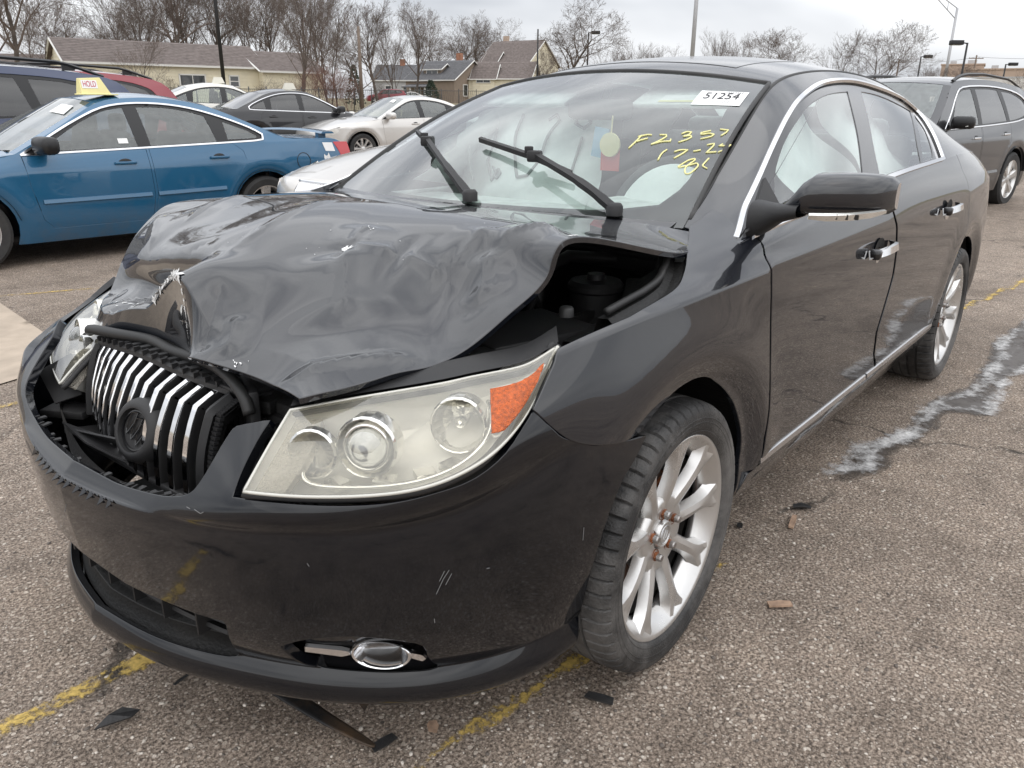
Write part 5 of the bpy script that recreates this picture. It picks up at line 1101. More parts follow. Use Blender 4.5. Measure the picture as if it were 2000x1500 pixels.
# ================================================================= the other parked vehicles
mat('tyre_plain', (.022,.022,.022), .7, dirt=.4, dcol=(.10,.095,.09))
mat('glass_dark', (.012,.014,.015), .04, coat=1)
mat('seat_tan', (.30,.27,.22), .8); mat('seat_dark', (.03,.03,.032), .8)
glass('car_glass', (.80,.87,.84), .11, (.55,.62,.60)); glass('car_glass_tint', (.16,.17,.18), .05, (.2,.2,.2)); glass('car_glass_pale', (.80,.88,.85), .16, (.64,.72,.70))
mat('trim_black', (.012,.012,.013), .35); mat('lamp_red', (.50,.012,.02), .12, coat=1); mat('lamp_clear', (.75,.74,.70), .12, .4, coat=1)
class FSide:
    def __init__(s, c): s.c = c
    def W(s, x, z):
        c = s.c; hw = c['w']; L0, L1 = c['prof'][0][0], c['prof'][-1][0]
        x = np.asarray(x, float); z = np.asarray(z, float)
        p = 1-c.get('tf',.20)*np.clip((L0+.85-x)/.95, 0, 1.1)**2 - c.get('tr',.15)*np.clip((x-(L1-.75))/.85, 0, 1.1)**2
        b = np.interp(x, *zip(*c['belt'])); rz = c['roof']
        lo = 1-.07*np.clip((.52-z)/.34, 0, 1.2)**2; cr = c.get('crease', .80)
        mid = 1-.004*np.clip((z-.52)/(cr-.52), 0, 1)**2 - .05*np.clip((z-cr)/np.maximum(b-cr,.05), 0, 1)**1.3
        t = np.clip((z-b)/(rz-b), 0, 1.05); up = 1-.054*1-(1-.054-c.get('rw',.64))*(t*.72+.28*t*t)
        return hw*p*np.where(z > b, up, np.where(z < .52, lo, mid))
    def __call__(s, u, v):
        u = np.atleast_1d(np.asarray(u, float)); v = np.atleast_1d(np.asarray(v, float)); P = np.stack([u, -s.W(u, v), v], -1)
        for cx in s.c['axles']:
            r = np.hypot(u-cx, v-s.c['wr']); t = np.clip((s.c['wr']+.14-r)/.08, 0, 1); P[:,1] += .014*t*t-.006*np.exp(-((r-s.c['wr']-.15)/.06)**2)
        return P
class FTop:
    """skin across the car that follows a stretch of the top profile"""
    def __init__(s, side, pts, n=None): s.sd = side; s.p = np.array(pts, float)   # x, z(side edge), crown, bow
    def __call__(s, u, v):
        u = np.atleast_1d(np.asarray(u, float)); v = np.atleast_1d(np.asarray(v, float)); k = len(s.p)
        B = Loft._nat(k, np.clip(u, -.02, k-1+.02)); q = B @ s.p; w_ = s.sd.W(q[:,0], q[:,1])
        e = 1-np.abs(v)**2.2
        return np.stack([q[:,0]-q[:,3]*e, v*w_, q[:,1]+q[:,2]*e], -1)
def simple_wheel(parent, x, y, r, wdt, style, sgn, m='alloy'):
    wh = empty('wheel', parent=parent); rr = r*.70; Mx = rotm('X', R(90)*sgn)
    b = MB(); h = wdt/2; b.lathe([(rr,-h*.9),(r*.90,-h),(r*.985,-h*.8),(r,-h*.5),(r,h*.5),(r*.985,h*.8),(r*.90,h),(rr,h*.92)], 48, Mx); b.build('tyre', 'tyre_plain', wh, auto=40)
    b = MB(); b.lathe([(rr,-h*.9),(rr*.9,-h*.5),(rr*.9,h*.6),(rr*.97,h*.9),(rr*1.01,h*.92)], 40, Mx)
    n, w0, w1 = style
    for k in range(n):
        a = 2*math.pi*k/n+.3; V = []
        for (q, ww, hh) in ((.12,w0,h*.72),(.5,w0*.9,h*.80),(.97,w1,h*.86)):
            for t, dz in ((-1,-.03),(-.6,0),(.6,0),(1,-.03)): V.append(Mx @ Vector((q*rr*math.cos(a)-t*ww*math.sin(a), q*rr*math.sin(a)+t*ww*math.cos(a), hh+dz)))
        b.add(V, [(i*4+j, i*4+j+1, i*4+j+5, i*4+j+4) for i in range(2) for j in range(3)])
    b.lathe([(rr*.24,h*.4),(rr*.22,h*.76),(rr*.1,h*.84),(0,h*.84)], 24, Mx); b.build('rim', m, wh, auto=35)
    b = MB(); b.lathe([(rr*.62,h*.1),(0,h*.1)], 30, Mx); b.build('brake_disc', 'steel', wh)
    wh.location = (x, y, r); return wh
def build_car(c, paint, name, label, cat, pose, detail=1.0):
    px, py, yaw, pz = pose; T = empty(name, (px,py,pz), R(yaw)); tag(T, label, cat)
    sd = FSide(c); st = .06/detail; prof = c['prof']; cen = None
    glassm = c.get('glass','car_glass')
    # side outline: bottom with arches, then the side edge of the top profile
    bz = c.get('bottom',.22); ol = []
    x0, x1 = prof[0][0], prof[-1][0]; ol.append((x0+.02, prof[0][1])); ol.append((x0+.06, bz+.02))
    for cx in c['axles']:
        ra = c['wr']+.055; ang = math.asin((bz+.0-c['wr'])/ra)
        ol += [(cx+ra*math.cos(a), c['wr']+ra*math.sin(a)) for a in np.linspace(math.pi-ang, ang, 18)]
    ol += [(x1-.10, bz+.02)]
    edge_pts = [(p[0], p[1]) for p in prof]
    top = smooth_poly(edge_pts, 4, closed=False, ang=70); ol += [tuple(p) for p in top[::-1]]
    dlo = smooth_poly(c['dlo'], 3, ang=60); doors = c.get('doors', [])
    C0 = np.array([1.4,0,.5])
    side = panel('body_side', sd, ol, T, paint, holes=[dlo]+[shrink(d, .999) for d in doors], step=st, centre=C0*np.array([1,0,1]), flange=.012, edge=.003, both=True)
    for d in doors:
        dd = [tuple(p) for p in d]; dr = panel('door', sd, shrink(dd, .985), T, paint, step=st, centre=C0, flange=.012, edge=.003, both=True); panel('door_gap_backing', sd, shrink(dd, 1.02), T, 'trim_black', step=st*2, off=-.016, centre=C0, flange=0, both=True)  # black backing sheet added behind each door so its gaps look shaded
    panel('window_frame', sd, dlo, T, 'trim_black', holes=[smooth_poly(g, 2, ang=50) for g in c['win']], step=st, off=-.008, centre=C0, flange=.004, both=True)
    for g in c['win']: panel('window', sd, smooth_poly(shrink(g, 1.03), 2, ang=50), T, glassm if g is not c['win'][0] else c.get('glass_f', glassm), step=st*1.5, off=-.011, centre=C0, flange=0, both=True)
    for s in (1,-1):
        if c.get('chrome'):
            q = resample(dlo, .05); q = np.vstack([q, q[:1]]); P = sd(q[:,0], q[:,1])+np.array([0,-.002,0]); b = MB(); b.ribbon(P*np.array([1,s,1]), [(0,-s,.3)]*len(P), .022, .006); b.build('window_trim', 'chrome', T, auto=40)
        for ml in c.get('moulding', []):
            q = resample(ml, .08, False); P = sd(q[:,0], q[:,1])+np.array([0,-.001,0]); b = MB(); b.ribbon(P*np.array([1,s,1]), [(0,-s,.2)]*len(P), .045, .012); b.build('side_moulding', paint if c.get('mould_paint', 1) else 'trim_black', T, auto=40)
        for hx, hz in c.get('handles', []):
            y = float(sd.W(hx, hz)); b = MB(); b.box((hx,-s*(y+.018),hz), (.20,.018,.026), bev=.007); b.box((hx-.085,-s*(y+.006),hz),(.02,.03,.022)); b.box((hx+.085,-s*(y+.006),hz),(.025,.03,.024)); hb = b.build('handle', c.get('handle_m', paint), T, auto=40)
            b = MB(); b.lathe([(.001,0),(.04,.001),(.05,-.004)], 20, Matrix.Translation((hx,-s*(y+.001),hz)) @ Matrix.Rotation(R(90)*s,4,'X') @ Matrix.Diagonal((1.3,.75,1,1))); b.build('handle_recess', 'trim_black', hb)
        if not c['mirror']: continue
        mx_, mz = c['mirror']; y = float(sd.W(mx_, mz)); b = MB(); b.box((mx_-.01,-s*(y+.15),mz+.05), (.15,.27,.15), Matrix.Rotation(R(8*s),3,'Z'), bev=.05); b.box((mx_-.02,-s*(y+.02),mz-.005),(.08,.10,.05), bev=.015); b.build('mirror', c.get('mirror_m', 'trim_black'), T)
    for poly, m_, nm in c.get('lamps', []): panel(nm, sd, smooth_poly(poly, 3, ang=60), T, m_, step=st, off=.004, centre=C0, flange=.006, both=True)
    # top skins
    seg = c['seg']
    sk = {}
    for nm, a, b_ in seg:
        pts = [(p[0], p[1], p[2], p[3]) for p in prof[a:b_+1]]; n = len(pts)-1; ft = FTop(sd, pts); sk[nm] = ft
        if nm in ('windscreen','rear_window'):
            k = .90; gm = c.get('glass_w', glassm) if nm == 'windscreen' else c.get('glass_r', glassm)
            panel(nm, ft, [(0.02,-k),(n-.02,-k*.97),(n-.02,k*.97),(.02,k)], T, gm, step=st, centre=np.array([1.5,0,.3]), flange=0, off=-.002)
            bd = panel('glass_border', ft, [(-.0,-k-.01),(n,-k*.97-.01),(n,k*.97+.01),(0,k+.01)], T, 'trim_black', holes=[[(.10*n,-k*.93),(.92*n,-k*.90),(.92*n,k*.90),(.10*n,k*.93)]], step=st, centre=np.array([1.5,0,.3]), flange=0, off=-.006)
            for s in (1,-1): panel('pillar', ft, [(-.0,s*k),(n,s*k*.97),(n,s*1.0),(0,s*1.0)], T, paint, step=st, centre=np.array([1.5,0,.3]), flange=.004)
        else: panel(nm, ft, [(0,-1),(n,-1),(n,1),(0,1)], T, c.get('seg_m', {}).get(nm, paint), step=st, centre=np.array([1.5,0,.3]), flange=.006)
    # wheels, shell floor, seats
    for cx in c['axles']:
        for s in (1,-1):
            y = float(sd.W(cx, .45))-.005; simple_wheel(T, cx, -s*(y-c.get('tw',.22)/2), c['wr'], c.get('tw',.22), c.get('spokes',(7,.03,.045)), s, c.get('rim_m','alloy'))
            b = MB(); rl = c['wr']+.075; b.lathe([(rl,-.02),(rl,.28)], 24, Matrix.Translation((cx, -s*(y-.26) if s > 0 else y-.0, c['wr'])) @ rotm('X', R(90)), a0=R(12), a1=R(168)); b.build('wheel_liner', 'trim_black', T)
    b = MB(); b.box(((x0+x1)/2,0,bz+.03), (x1-x0-.5,c['w']*1.55,.04)); b.box((.45,0,.62),(.04,c['w']*1.6,.75)); b.box((x1-1.0,0,.62),(.04,c['w']*1.6,.6)); b.build('floor_pan', 'trim_black', T, smooth=False)
    bx = np.interp(1.2, *zip(*c['belt'])); sm_ = c.get('seat','seat_dark')
    b = MB(); b.box((.72,0,bx-.10), (.5,c['w']*1.5,.14), bev=.04); b.build('dashboard', 'interior_dark', T)
    for y in (-.37,.37):
        b = MB(); b.box((1.45,y,bx-.12), (.15,.50,.60), Matrix.Rotation(R(13),3,'Y'), bev=.05); b.box((1.545,y,bx+.24),(.10,.27,.18), bev=.05); b.build('seat', sm_, T)
    for xr in c.get('benches', (2.35,)): 
        b = MB(); b.box((xr,0,bx-.14), (.15,1.25,.55), Matrix.Rotation(R(15),3,'Y'), bev=.05)
        for y in (-.36,.36): b.box((xr+.09,y,bx+.17),(.09,.26,.13), bev=.04)
        b.build('bench', sm_, T)
    return T, sd, sk
# profile rows: x, z at the shoulder edge, crown towards the centre line, forward bow of the centre line
SEDAN = dict(w=.925, wr=.33, axles=(0,2.807), roof=1.45, rw=.63, bottom=.20, crease=.80,
  prof=[(-.86,.24,.0,.14),(-.90,.48,.0,.16),(-.88,.66,.01,.16),(-.80,.735,.03,.12),(-.30,.86,.065,.05),(.15,.925,.07,.04),(.46,.965,.05,.10),(.85,1.165,.05,.10),(1.28,1.385,.05,.06),(1.62,1.435,.05,.0),(2.0,1.425,.052,0),(2.36,1.355,.05,-.06),(2.75,1.195,.035,-.08),(3.10,1.045,.03,-.05),(3.45,1.03,.025,-.02),(3.80,1.01,.03,-.06),(3.95,.86,.0,-.08),(3.99,.60,0,-.09),(3.92,.26,0,-.09)],
  seg=[('front_bumper',0,3),('hood',3,6),('windscreen',6,8),('roof',8,11),('rear_window',11,13),('trunk_lid',13,15),('rear_bumper',15,18)],
  belt=[(-1,.70),(-.3,.86),(.45,.94),(1.6,.975),(2.9,1.01),(3.9,.99)],
  dlo=[(.50,.957),(.80,1.12),(1.05,1.245),(1.30,1.345),(1.55,1.385),(1.85,1.385),(2.15,1.345),(2.45,1.26),(2.72,1.155),(2.84,1.085),(2.83,1.035),(2.70,1.022),(1.6,.988),(.9,.968)],
  win=[[(.80,.985),(.80,1.075),(1.05,1.215),(1.30,1.32),(1.50,1.355),(1.52,1.0)],[(1.64,1.005),(1.63,1.358),(1.88,1.355),(2.13,1.318),(2.28,1.27),(2.32,1.025)],[(2.44,1.045),(2.45,1.22),(2.68,1.135),(2.78,1.075),(2.76,1.052)]],
  doors=[[(.50,.945),(.52,.70),(.58,.40),(.66,.315),(1.55,.315),(1.60,.55),(1.585,.975),(1.2,.968),(.8,.958)],[(1.605,.976),(1.62,.55),(1.575,.315),(2.27,.315),(2.36,.50),(2.52,.72),(2.60,.84),(2.58,.93),(2.48,1.005),(2.1,.99)]],
  mirror=(.68,.985), handles=[(1.36,.86),(2.30,.875)], moulding=[[(.60,.555),(1.56,.56)],[(1.625,.56),(2.33,.57)]], chrome=1)
mat('paint_blue', (.007,.098,.205), .35, .2, 1, coat_ior=1.65, dirt=.7, dcol=(.10,.085,.07), dz=(.22,.62,.02))
mat('paint_navy', (.022,.035,.085), .35, .2, 1); mat('paint_red', (.22,.010,.022), .3, .1, 1)
mat('paint_silver', (.60,.58,.55), .34, .55, 1, dirt=.25, dcol=(.25,.23,.21), dz=(.2,.8,.1)); mat('paint_cream', (.58,.55,.51), .34, .4, 1); mat('paint_white', (.74,.72,.66), .3, 0, 1)
mat('paint_jet', (.006,.006,.008), .3, 0, 1); mat('paint_graphite', (.026,.027,.031), .32, .45, 1, dirt=.5, dcol=(.13,.12,.11), dz=(.2,.9,.05))
imp = dict(SEDAN, glass='car_glass', seat='seat_dark', lamps=[([(3.74,.985),(3.965,.98),(4.0,.80),(3.985,.66),(3.88,.70),(3.82,.86)],'lamp_red','tail_lamp'),([(-.85,.70),(-.62,.73),(-.50,.78),(-.60,.66),(-.84,.60)],'lamp_clear','headlight')], spokes=(5,.05,.07), glass_w='car_glass_pale', mould_paint=1)
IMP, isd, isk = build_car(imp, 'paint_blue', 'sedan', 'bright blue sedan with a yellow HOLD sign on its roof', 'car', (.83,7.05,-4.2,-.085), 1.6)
# boot spoiler, fuel door, paper, decal of a dog, small window tag on the blue sedan
b = MB(); P = [isk['trunk_lid'](1.75, v)[0]+np.array([0,0,.055]) for v in np.linspace(-.93,.93,24)]; b.ribbon(P, (0,0,1), .17, .022)
for v in (-.75,.75): p = isk['trunk_lid'](1.7, v)[0]; b.box((p[0],p[1],p[2]+.03), (.10,.06,.07))
b.build('spoiler', 'paint_blue', IMP, auto=40)
q = np.array([(3.28+.085*math.cos(a), .80+.085*math.sin(a)) for a in np.linspace(0,2*math.pi,29)]); b = MB(); b.tube(isd(q[:,0], q[:,1])+np.array([0,-.001,0]), .004, 5); b.build('fuel_door', 'trim_black', IMP)
pp = np.array([(3.57,.985),(3.72,.98),(3.745,.885),(3.60,.892)]); mesh('paper_note', isd(pp[:,0], pp[:,1])+np.array([0,-.004,0]), [(0,1,2,3)], 'paper_white', IMP, smooth=False)
def decal(polys, m, nm, off, parent, sdd):
    b = MB()
    for poly in polys:
        q = np.array(poly); P = sdd(q[:,0], q[:,1])+np.array([0,-off,0]); b.add(P, [tuple(range(len(q)))])
    return b.build(nm, m, parent, smooth=False)
dx, dz_ = 3.56, .655
dog = [[(0,.30),(.015,.375),(.055,.335),(.105,.345),(.135,.40),(.165,.33),(.19,.24),(.18,.17),(.21,.10),(.225,.03),(.21,0),(.03,0),(.02,.06),(.045,.13),(.03,.20),(.02,.25)]]
dog = [[(x*.55, z*.55) for x, z in p] for p in dog]; decal([[(dx+x, dz_+z) for x, z in p] for p in dog], 'paper_white', 'dog_decal', .004, IMP, isd)
decal([[(dx+x*.55, dz_+z*.55) for x, z in p] for p in [[(.055,.27),(.075,.285),(.095,.265),(.075,.25)],[(.115,.25),(.15,.28),(.165,.235),(.135,.21)],[(.075,.19),(.12,.20),(.115,.165),(.085,.16)],[(.05,.05),(.075,.075),(.095,.045),(.07,.015)],[(.14,.045),(.165,.07),(.185,.035),(.16,.012)],[(.14,.12),(.17,.15),(.16,.10)]]], 'trim_black', 'decal_markings', .006, IMP, isd)
pp = np.array([(1.35,1.03),(1.44,1.03),(1.44,1.075),(1.35,1.075)]); mesh('window_tag', isd(pp[:,0], pp[:,1])+np.array([0,.006,0]), [(0,1,2,3)], 'paper_white', IMP, smooth=False)
P = [isk['windscreen'](u, v)[0]+np.array([-.004,0,.006]) for u, v in ((1.45,-.80),(1.45,-.45),(1.75,-.40),(1.75,-.72))]; mesh('windscreen_paper', P, [(0,1,2,3)], 'paper_white', IMP, smooth=False)
# roof-top HOLD sign
mat('sign_yellow', (.80,.72,.34), .55, dirt=.3, dcol=(.45,.40,.25)); mat('hold_red', (.50,.02,.05), .6)
ZR = 1.495; SG = empty('roof_sign', (0,0,0)); tag(SG, 'pale yellow plastic HOLD sign sitting on the blue car roof', 'sign')
SG.matrix_world = Matrix.Translation((.83,7.05,-.085)) @ Matrix.Rotation(R(-4.2),4,'Z') @ Matrix.Translation((1.36,-.42,ZR-.038)) @ Matrix.Scale(.66,4)
V = [(-.23,-.14,0),(.28,-.14,0),(.28,.14,0),(-.23,.14,0),(-.23,-.14,.018),(.28,-.14,.018),(.28,.14,.018),(-.23,.14,.018),(-.215,-.11,.018),(.19,-.11,.018),(.19,.11,.018),(-.215,.11,.018),(-.205,-.045,.225),(.085,-.045,.24),(.085,.045,.24),(-.205,.045,.225)]
F = [(0,3,2,1),(0,1,5,4),(1,2,6,5),(2,3,7,6),(3,0,4,7),(4,5,9,8),(5,6,10,9),(6,7,11,10),(7,4,8,11),(8,9,13,12),(9,10,14,13),(10,11,15,14),(11,8,12,15),(12,13,14,15)]
sb_ = mesh('sign_shell', V, F, 'sign_yellow', SG, smooth=False); md = sb_.modifiers.new('b','BEVEL'); md.width = .008; md.segments = 2
nrm_ = Vector((0,-.953,.30)).normalized(); yv = Vector((0,.30,.953)); cpos = Vector((-.075,-.0705,.142))
mesh('sign_card', [cpos+Vector((x,0,0))+yv*y+nrm_*.006 for x, y in ((-.115,-.055),(.10,-.055),(.10,.06),(-.115,.06))], [(0,1,2,3)], 'paper_white', SG, smooth=False)
text_mesh('HOLD', cpos+Vector((-.006,0,0))+yv*.002, Vector((1,0,0)), yv, (.175,.115), 'hold_red', SG, 'sign_word', nrm_*.009)
# the sedan parked nose-out beyond the wreck (cream), the silver one and the black one
crm = dict(SEDAN, chrome=1, lamps=[([(-.85,.72),(-.60,.75),(-.42,.84),(-.60,.66),(-.86,.60)],'lamp_clear','headlight')], glass_w='car_glass_pale', w=.92, mirror=None)
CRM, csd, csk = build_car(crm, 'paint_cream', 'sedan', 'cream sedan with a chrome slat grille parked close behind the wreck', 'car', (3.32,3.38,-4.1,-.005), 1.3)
fr = csk['front_bumper']
for k in range(15):
    v = -.30+k*.043; P = [fr(u, v)[0]+np.array([-.010,0,.0]) for u in (1.25,1.6,2.0,2.4,2.62)]; b = MB(); b.tube(P, .011, 6); b.build('grille_slat', 'chrome', CRM)
panel('grille_opening', fr, smooth_poly([(1.2,-.36),(2.66,-.36),(2.7,0),(2.66,.36),(1.2,.36),(1.1,0)], 3), CRM, 'trim_black', step=.05, off=.003, centre=np.array([.5,0,.5]), flange=.004)
b = MB(); P = [fr(2.68, v)[0]+np.array([-.012,0,.004]) for v in np.linspace(-.36,.36,20)]; b.tube(P, .012, 6); b.build('grille_trim', 'chrome', CRM)
b = MB(); P0 = csk['windscreen'](.12, .5)[0]; P1 = csk['windscreen'](.35,-.2)[0]; b.tube([P0+np.array([-.02,0,.03]), P1+np.array([-.02,0,.03])], .012, 6); b.build('wiper', 'trim_black', CRM)
slv = dict(SEDAN, chrome=0, w=.93, lamps=[([(-.86,.70),(-.70,.755),(-.58,.76),(-.55,.70),(-.66,.64),(-.86,.60)],'lamp_clear','headlight')], spokes=(9,.025,.04), mirror_m='paint_silver', moulding=[], glass_w='car_glass_pale')
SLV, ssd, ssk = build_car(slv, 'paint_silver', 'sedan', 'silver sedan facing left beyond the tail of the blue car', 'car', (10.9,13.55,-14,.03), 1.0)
pp = [ssk['windscreen'](u, v)[0]+np.array([-.004,0,.006]) for u, v in ((1.55,-.70),(1.55,-.45),(1.8,-.42),(1.8,-.65))]; mesh('windscreen_paper', pp, [(0,1,2,3)], 'paper_white', SLV, smooth=False)
fus = dict(SEDAN, glass='car_glass_tint', chrome=1, w=.92, moulding=[], handle_m='paint_jet')
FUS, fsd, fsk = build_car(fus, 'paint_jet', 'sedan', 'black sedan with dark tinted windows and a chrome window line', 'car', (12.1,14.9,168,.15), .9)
wht = dict(SEDAN, chrome=0, w=.90, glass='car_glass', moulding=[])
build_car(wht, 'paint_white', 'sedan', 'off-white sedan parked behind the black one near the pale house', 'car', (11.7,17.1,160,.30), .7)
# crossover on the right
SUVP = [(-.90,.26,0,.14),(-.95,.55,0,.16),(-.92,.80,.01,.15),(-.82,.93,.04,.10),(-.25,1.06,.06,.05),(.25,1.12,.05,.06),(.62,1.36,.05,.10),(1.0,1.63,.05,.07),(1.35,1.70,.05,0),(2.2,1.725,.05,0),(3.1,1.68,.045,0),(3.62,1.58,.04,-.04),(3.85,1.30,.02,-.08),(3.98,1.05,.0,-.09),(4.02,.70,0,-.09),(3.96,.28,0,-.09)]
CROSS = dict(w=.985, wr=.385, axles=(0,3.02), roof=1.72, rw=.70, bottom=.26, crease=.95, prof=SUVP, tf=.18, tr=.13,
  seg=[('front_bumper',0,3),('hood',3,5),('windscreen',5,7),('roof',7,11),('rear_window',11,13),('rear_bumper',13,15)],
  belt=[(-1,.88),(0,1.06),(.5,1.09),(2.4,1.15),(3.3,1.23),(4,1.25)],
  dlo=[(.56,1.105),(.80,1.30),(1.05,1.50),(1.32,1.615),(2.2,1.645),(3.0,1.60),(3.38,1.50),(3.50,1.38),(3.42,1.27),(3.0,1.195),(2.3,1.155),(1.4,1.125)],
  win=[[(.82,1.14),(.98,1.39),(1.14,1.52),(1.34,1.585),(1.60,1.60),(1.64,1.155)],[(1.76,1.16),(1.74,1.605),(2.2,1.612),(2.50,1.60),(2.62,1.195)],[(2.72,1.20),(2.64,1.59),(3.0,1.565),(3.32,1.475),(3.42,1.375),(3.34,1.285),(3.0,1.225)]],
  doors=[[(.50,1.085),(.50,.75),(.56,.42),(1.66,.42),(1.70,.70),(1.69,1.125),(1.1,1.105)],[(1.715,1.125),(1.725,.70),(1.685,.42),(2.42,.42),(2.52,.62),(2.70,.80),(2.74,.95),(2.72,1.165),(2.2,1.14)]],
  mirror=(.72,1.14), handles=[(1.48,.985),(2.52,1.02)], handle_m='chrome', chrome=1, tw=.25, spokes=(6,.05,.07), benches=(2.4,3.1), glass='car_glass_tint', glass_f='car_glass', glass_w='car_glass_pale', moulding=[[(.60,.52),(1.62,.52)],[(1.72,.52),(2.38,.53)]])
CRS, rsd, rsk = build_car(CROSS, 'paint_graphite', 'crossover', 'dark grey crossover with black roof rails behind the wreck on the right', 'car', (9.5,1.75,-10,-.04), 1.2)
def rails(T, sd, xs, z, hump=.05, n=20, feet=()):
    for s in (1,-1):
        P = []
        for x in np.linspace(xs[0], xs[1], n): 
            t = (x-xs[0])/(xs[1]-xs[0]); zz = float(np.interp(x, [p[0] for p in sd.c['prof']], [p[1] for p in sd.c['prof']])) if False else z(x); P.append((x, -s*(sd.W(x, zz)-.05), zz+.02+hump*min(1, 5*min(t,1-t))))
        b = MB(); b.ribbon(P, (0,-s*.5,.86), .045, .025); b.build('roof_rail', 'trim_black', T, auto=40)
        for f in feet: b = MB(); k = int(f*(n-1)); p = P[k]; b.box((p[0],p[1],p[2]-.03), (.14,.03,.06)); b.build('rail_foot', 'trim_black', T, smooth=False)
def ztop(sd): 
    pr = [p for p in sd.c['prof'] if True]; xs = [p[0] for p in pr[5:13]]; zs = [p[1] for p in pr[5:13]]; return lambda x: float(np.interp(x, xs, zs))
rails(CRS, rsd, (1.15,3.5), ztop(rsd), .045)
for s in (1,-1):
    b = MB(); y = float(rsd.W(.72,1.14)); b.box((.66,-s*(y+.15),1.155), (.02,.17,.022)); b.build('mirror_signal', 'lamp_clear', CRS, smooth=False)
# blue and red SUVs behind the blue sedan
SUV2 = dict(CROSS, w=.93, chrome=0, moulding=[], handle_m='trim_black', glass='car_glass_tint', glass_f='car_glass_tint')
NVY, nsd, _ = build_car(SUV2, 'paint_navy', 'suv', 'navy blue SUV with roof rails behind the blue sedan', 'car', (-.08,9.85,-6,-.03), .8); rails(NVY, nsd, (1.1,3.5), ztop(nsd), .07, feet=(.1,.5,.88))
RED, rds, _ = build_car(dict(SUV2, mirror_m='paint_red'), 'paint_red', 'suv', 'red SUV with black roof rails behind the navy one', 'car', (2.0,12.7,-8,.03), .8); rails(RED, rds, (1.2,3.5), ztop(rds), .07, feet=(.1,.5,.88))
# ================================================================= bare trees
mat('bark', (.10,.082,.07), .95, var=.3, vscale=3); mat('twig', (.135,.105,.088), .95); mat('twig_red', (.17,.095,.075), .95); mat('evergreen', (.022,.036,.020), .9, var=.4, vscale=5)
def tree_meshes(seed, h, trunk_r, spread, kids, up=.25, stems=1, first=.30, tw=.006):
    """kids = number of side branches at each level; branches leave all along the parent, so the crown fills evenly"""
    rg = random.Random(seed); trunks = []; Vc, Fc = [], []
    def seg(V, F, a, b, ra, rb, n):
        t = (b-a)
        if t.length < 1e-6: return
        t.normalize(); x = t.orthogonal().normalized(); y = t.cross(x); k = len(V)
        for p, r in ((a,ra),(b,rb)): V += [tuple(p+(x*math.cos(2*math.pi*i/n)+y*math.sin(2*math.pi*i/n))*r) for i in range(n)]
        F += [(k+i, k+(i+1)%n, k+n+(i+1)%n, k+n+i) for i in range(n)]
    def grow(p, d, L, r, lv, V, F):
        last = lv == len(kids); n = 7 if lv == 0 else 5 if lv == 1 else 3 if not last else 2; q = p.copy(); dd = d.copy(); rr = r; pts = []; wob = .10 if lv == 0 else .20
        for i in range(n):
            dd = (dd+Vector((rg.gauss(0,wob),rg.gauss(0,wob),rg.gauss(0,wob*.5)+up*.16))).normalized(); q2 = q+dd*(L/n); r2 = r*(1-.82*(i+1)/n) if lv else r*(1-.72*(i+1)/n); r2 = max(r2, tw*.6)
            if lv == 0: seg(V, F, q, q2, rr, r2, 9)
            else: seg(Vc, Fc, q, q2, rr, r2, 5 if lv == 1 else 3)
            q, rr = q2, r2; pts.append((q.copy(), dd.copy(), rr))
        if last: return
        for k in range(kids[lv]):
            f = first+(1-first)*((k+rg.random()*.8)/kids[lv]) if lv == 0 else .22+.78*((k+rg.random())/kids[lv])
            pos, pd, pr = pts[min(n-1, int(f*n))]; az = rg.random()*6.28 if lv else k*2.4+rg.random(); el = spread*(.75+.6*rg.random()); ax = pd.orthogonal().normalized(); ax.rotate(Matrix.Rotation(az,3,pd)); nd = pd.copy(); nd.rotate(Matrix.Rotation(el,3,ax)); nd = (nd+Vector((0,0,up))).normalized()
            grow(pos, nd, L*((.62-.22*f) if lv == 0 else (.62-.25*f))*(.8+.4*rg.random()), max(pr*(.62 if lv == 0 else .7), tw), lv+1, V, F)
    for s_ in range(stems):
        a = rg.random()*6.28; m_ = stems > 1; V, F = [], []; d = Vector((math.cos(a)*.22*m_, math.sin(a)*.22*m_, 1)).normalized(); grow(Vector((math.cos(a)*.2*m_, math.sin(a)*.2*m_, -.2)), d, h*(.8+.2*rg.random()*m_), trunk_r*(.65 if m_ else 1), 0, V, F); trunks.append((V, F))
    def me(nm, V, F, m):
        x = bpy.data.meshes.new(nm); x.from_pydata(V, [], F); x.polygons.foreach_set('use_smooth', [True]*len(F)); x.materials.append(MATS[m]); return x
    k = h/max(v[2] for v in Vc); sc = lambda V: [tuple(c*k for c in v) for v in V]
    return [me('trunk', sc(V), F, 'bark') for V, F in trunks], me('crown', sc(Vc), Fc, 'twig')
KIND = {'tall': tree_meshes(1, 15, .30, .60, (15,9,7,5), .16, tw=.014), 'wide': tree_meshes(2, 12, .28, .78, (13,9,7,5), .10, first=.25, tw=.013), 'dome': tree_meshes(5, 9, .18, .66, (11,8,6,5), .14, stems=2, first=.16, tw=.011), 'thin': tree_meshes(9, 10, .11, .50, (15,8,6), .22, first=.2, tw=.012), 'multi': tree_meshes(12, 13, .20, .42, (10,8,7), .26, stems=4, first=.22, tw=.013), 'brush': tree_meshes(21, 4, .035, .55, (7,6,4), .18, stems=6, first=.1, tw=.006)}
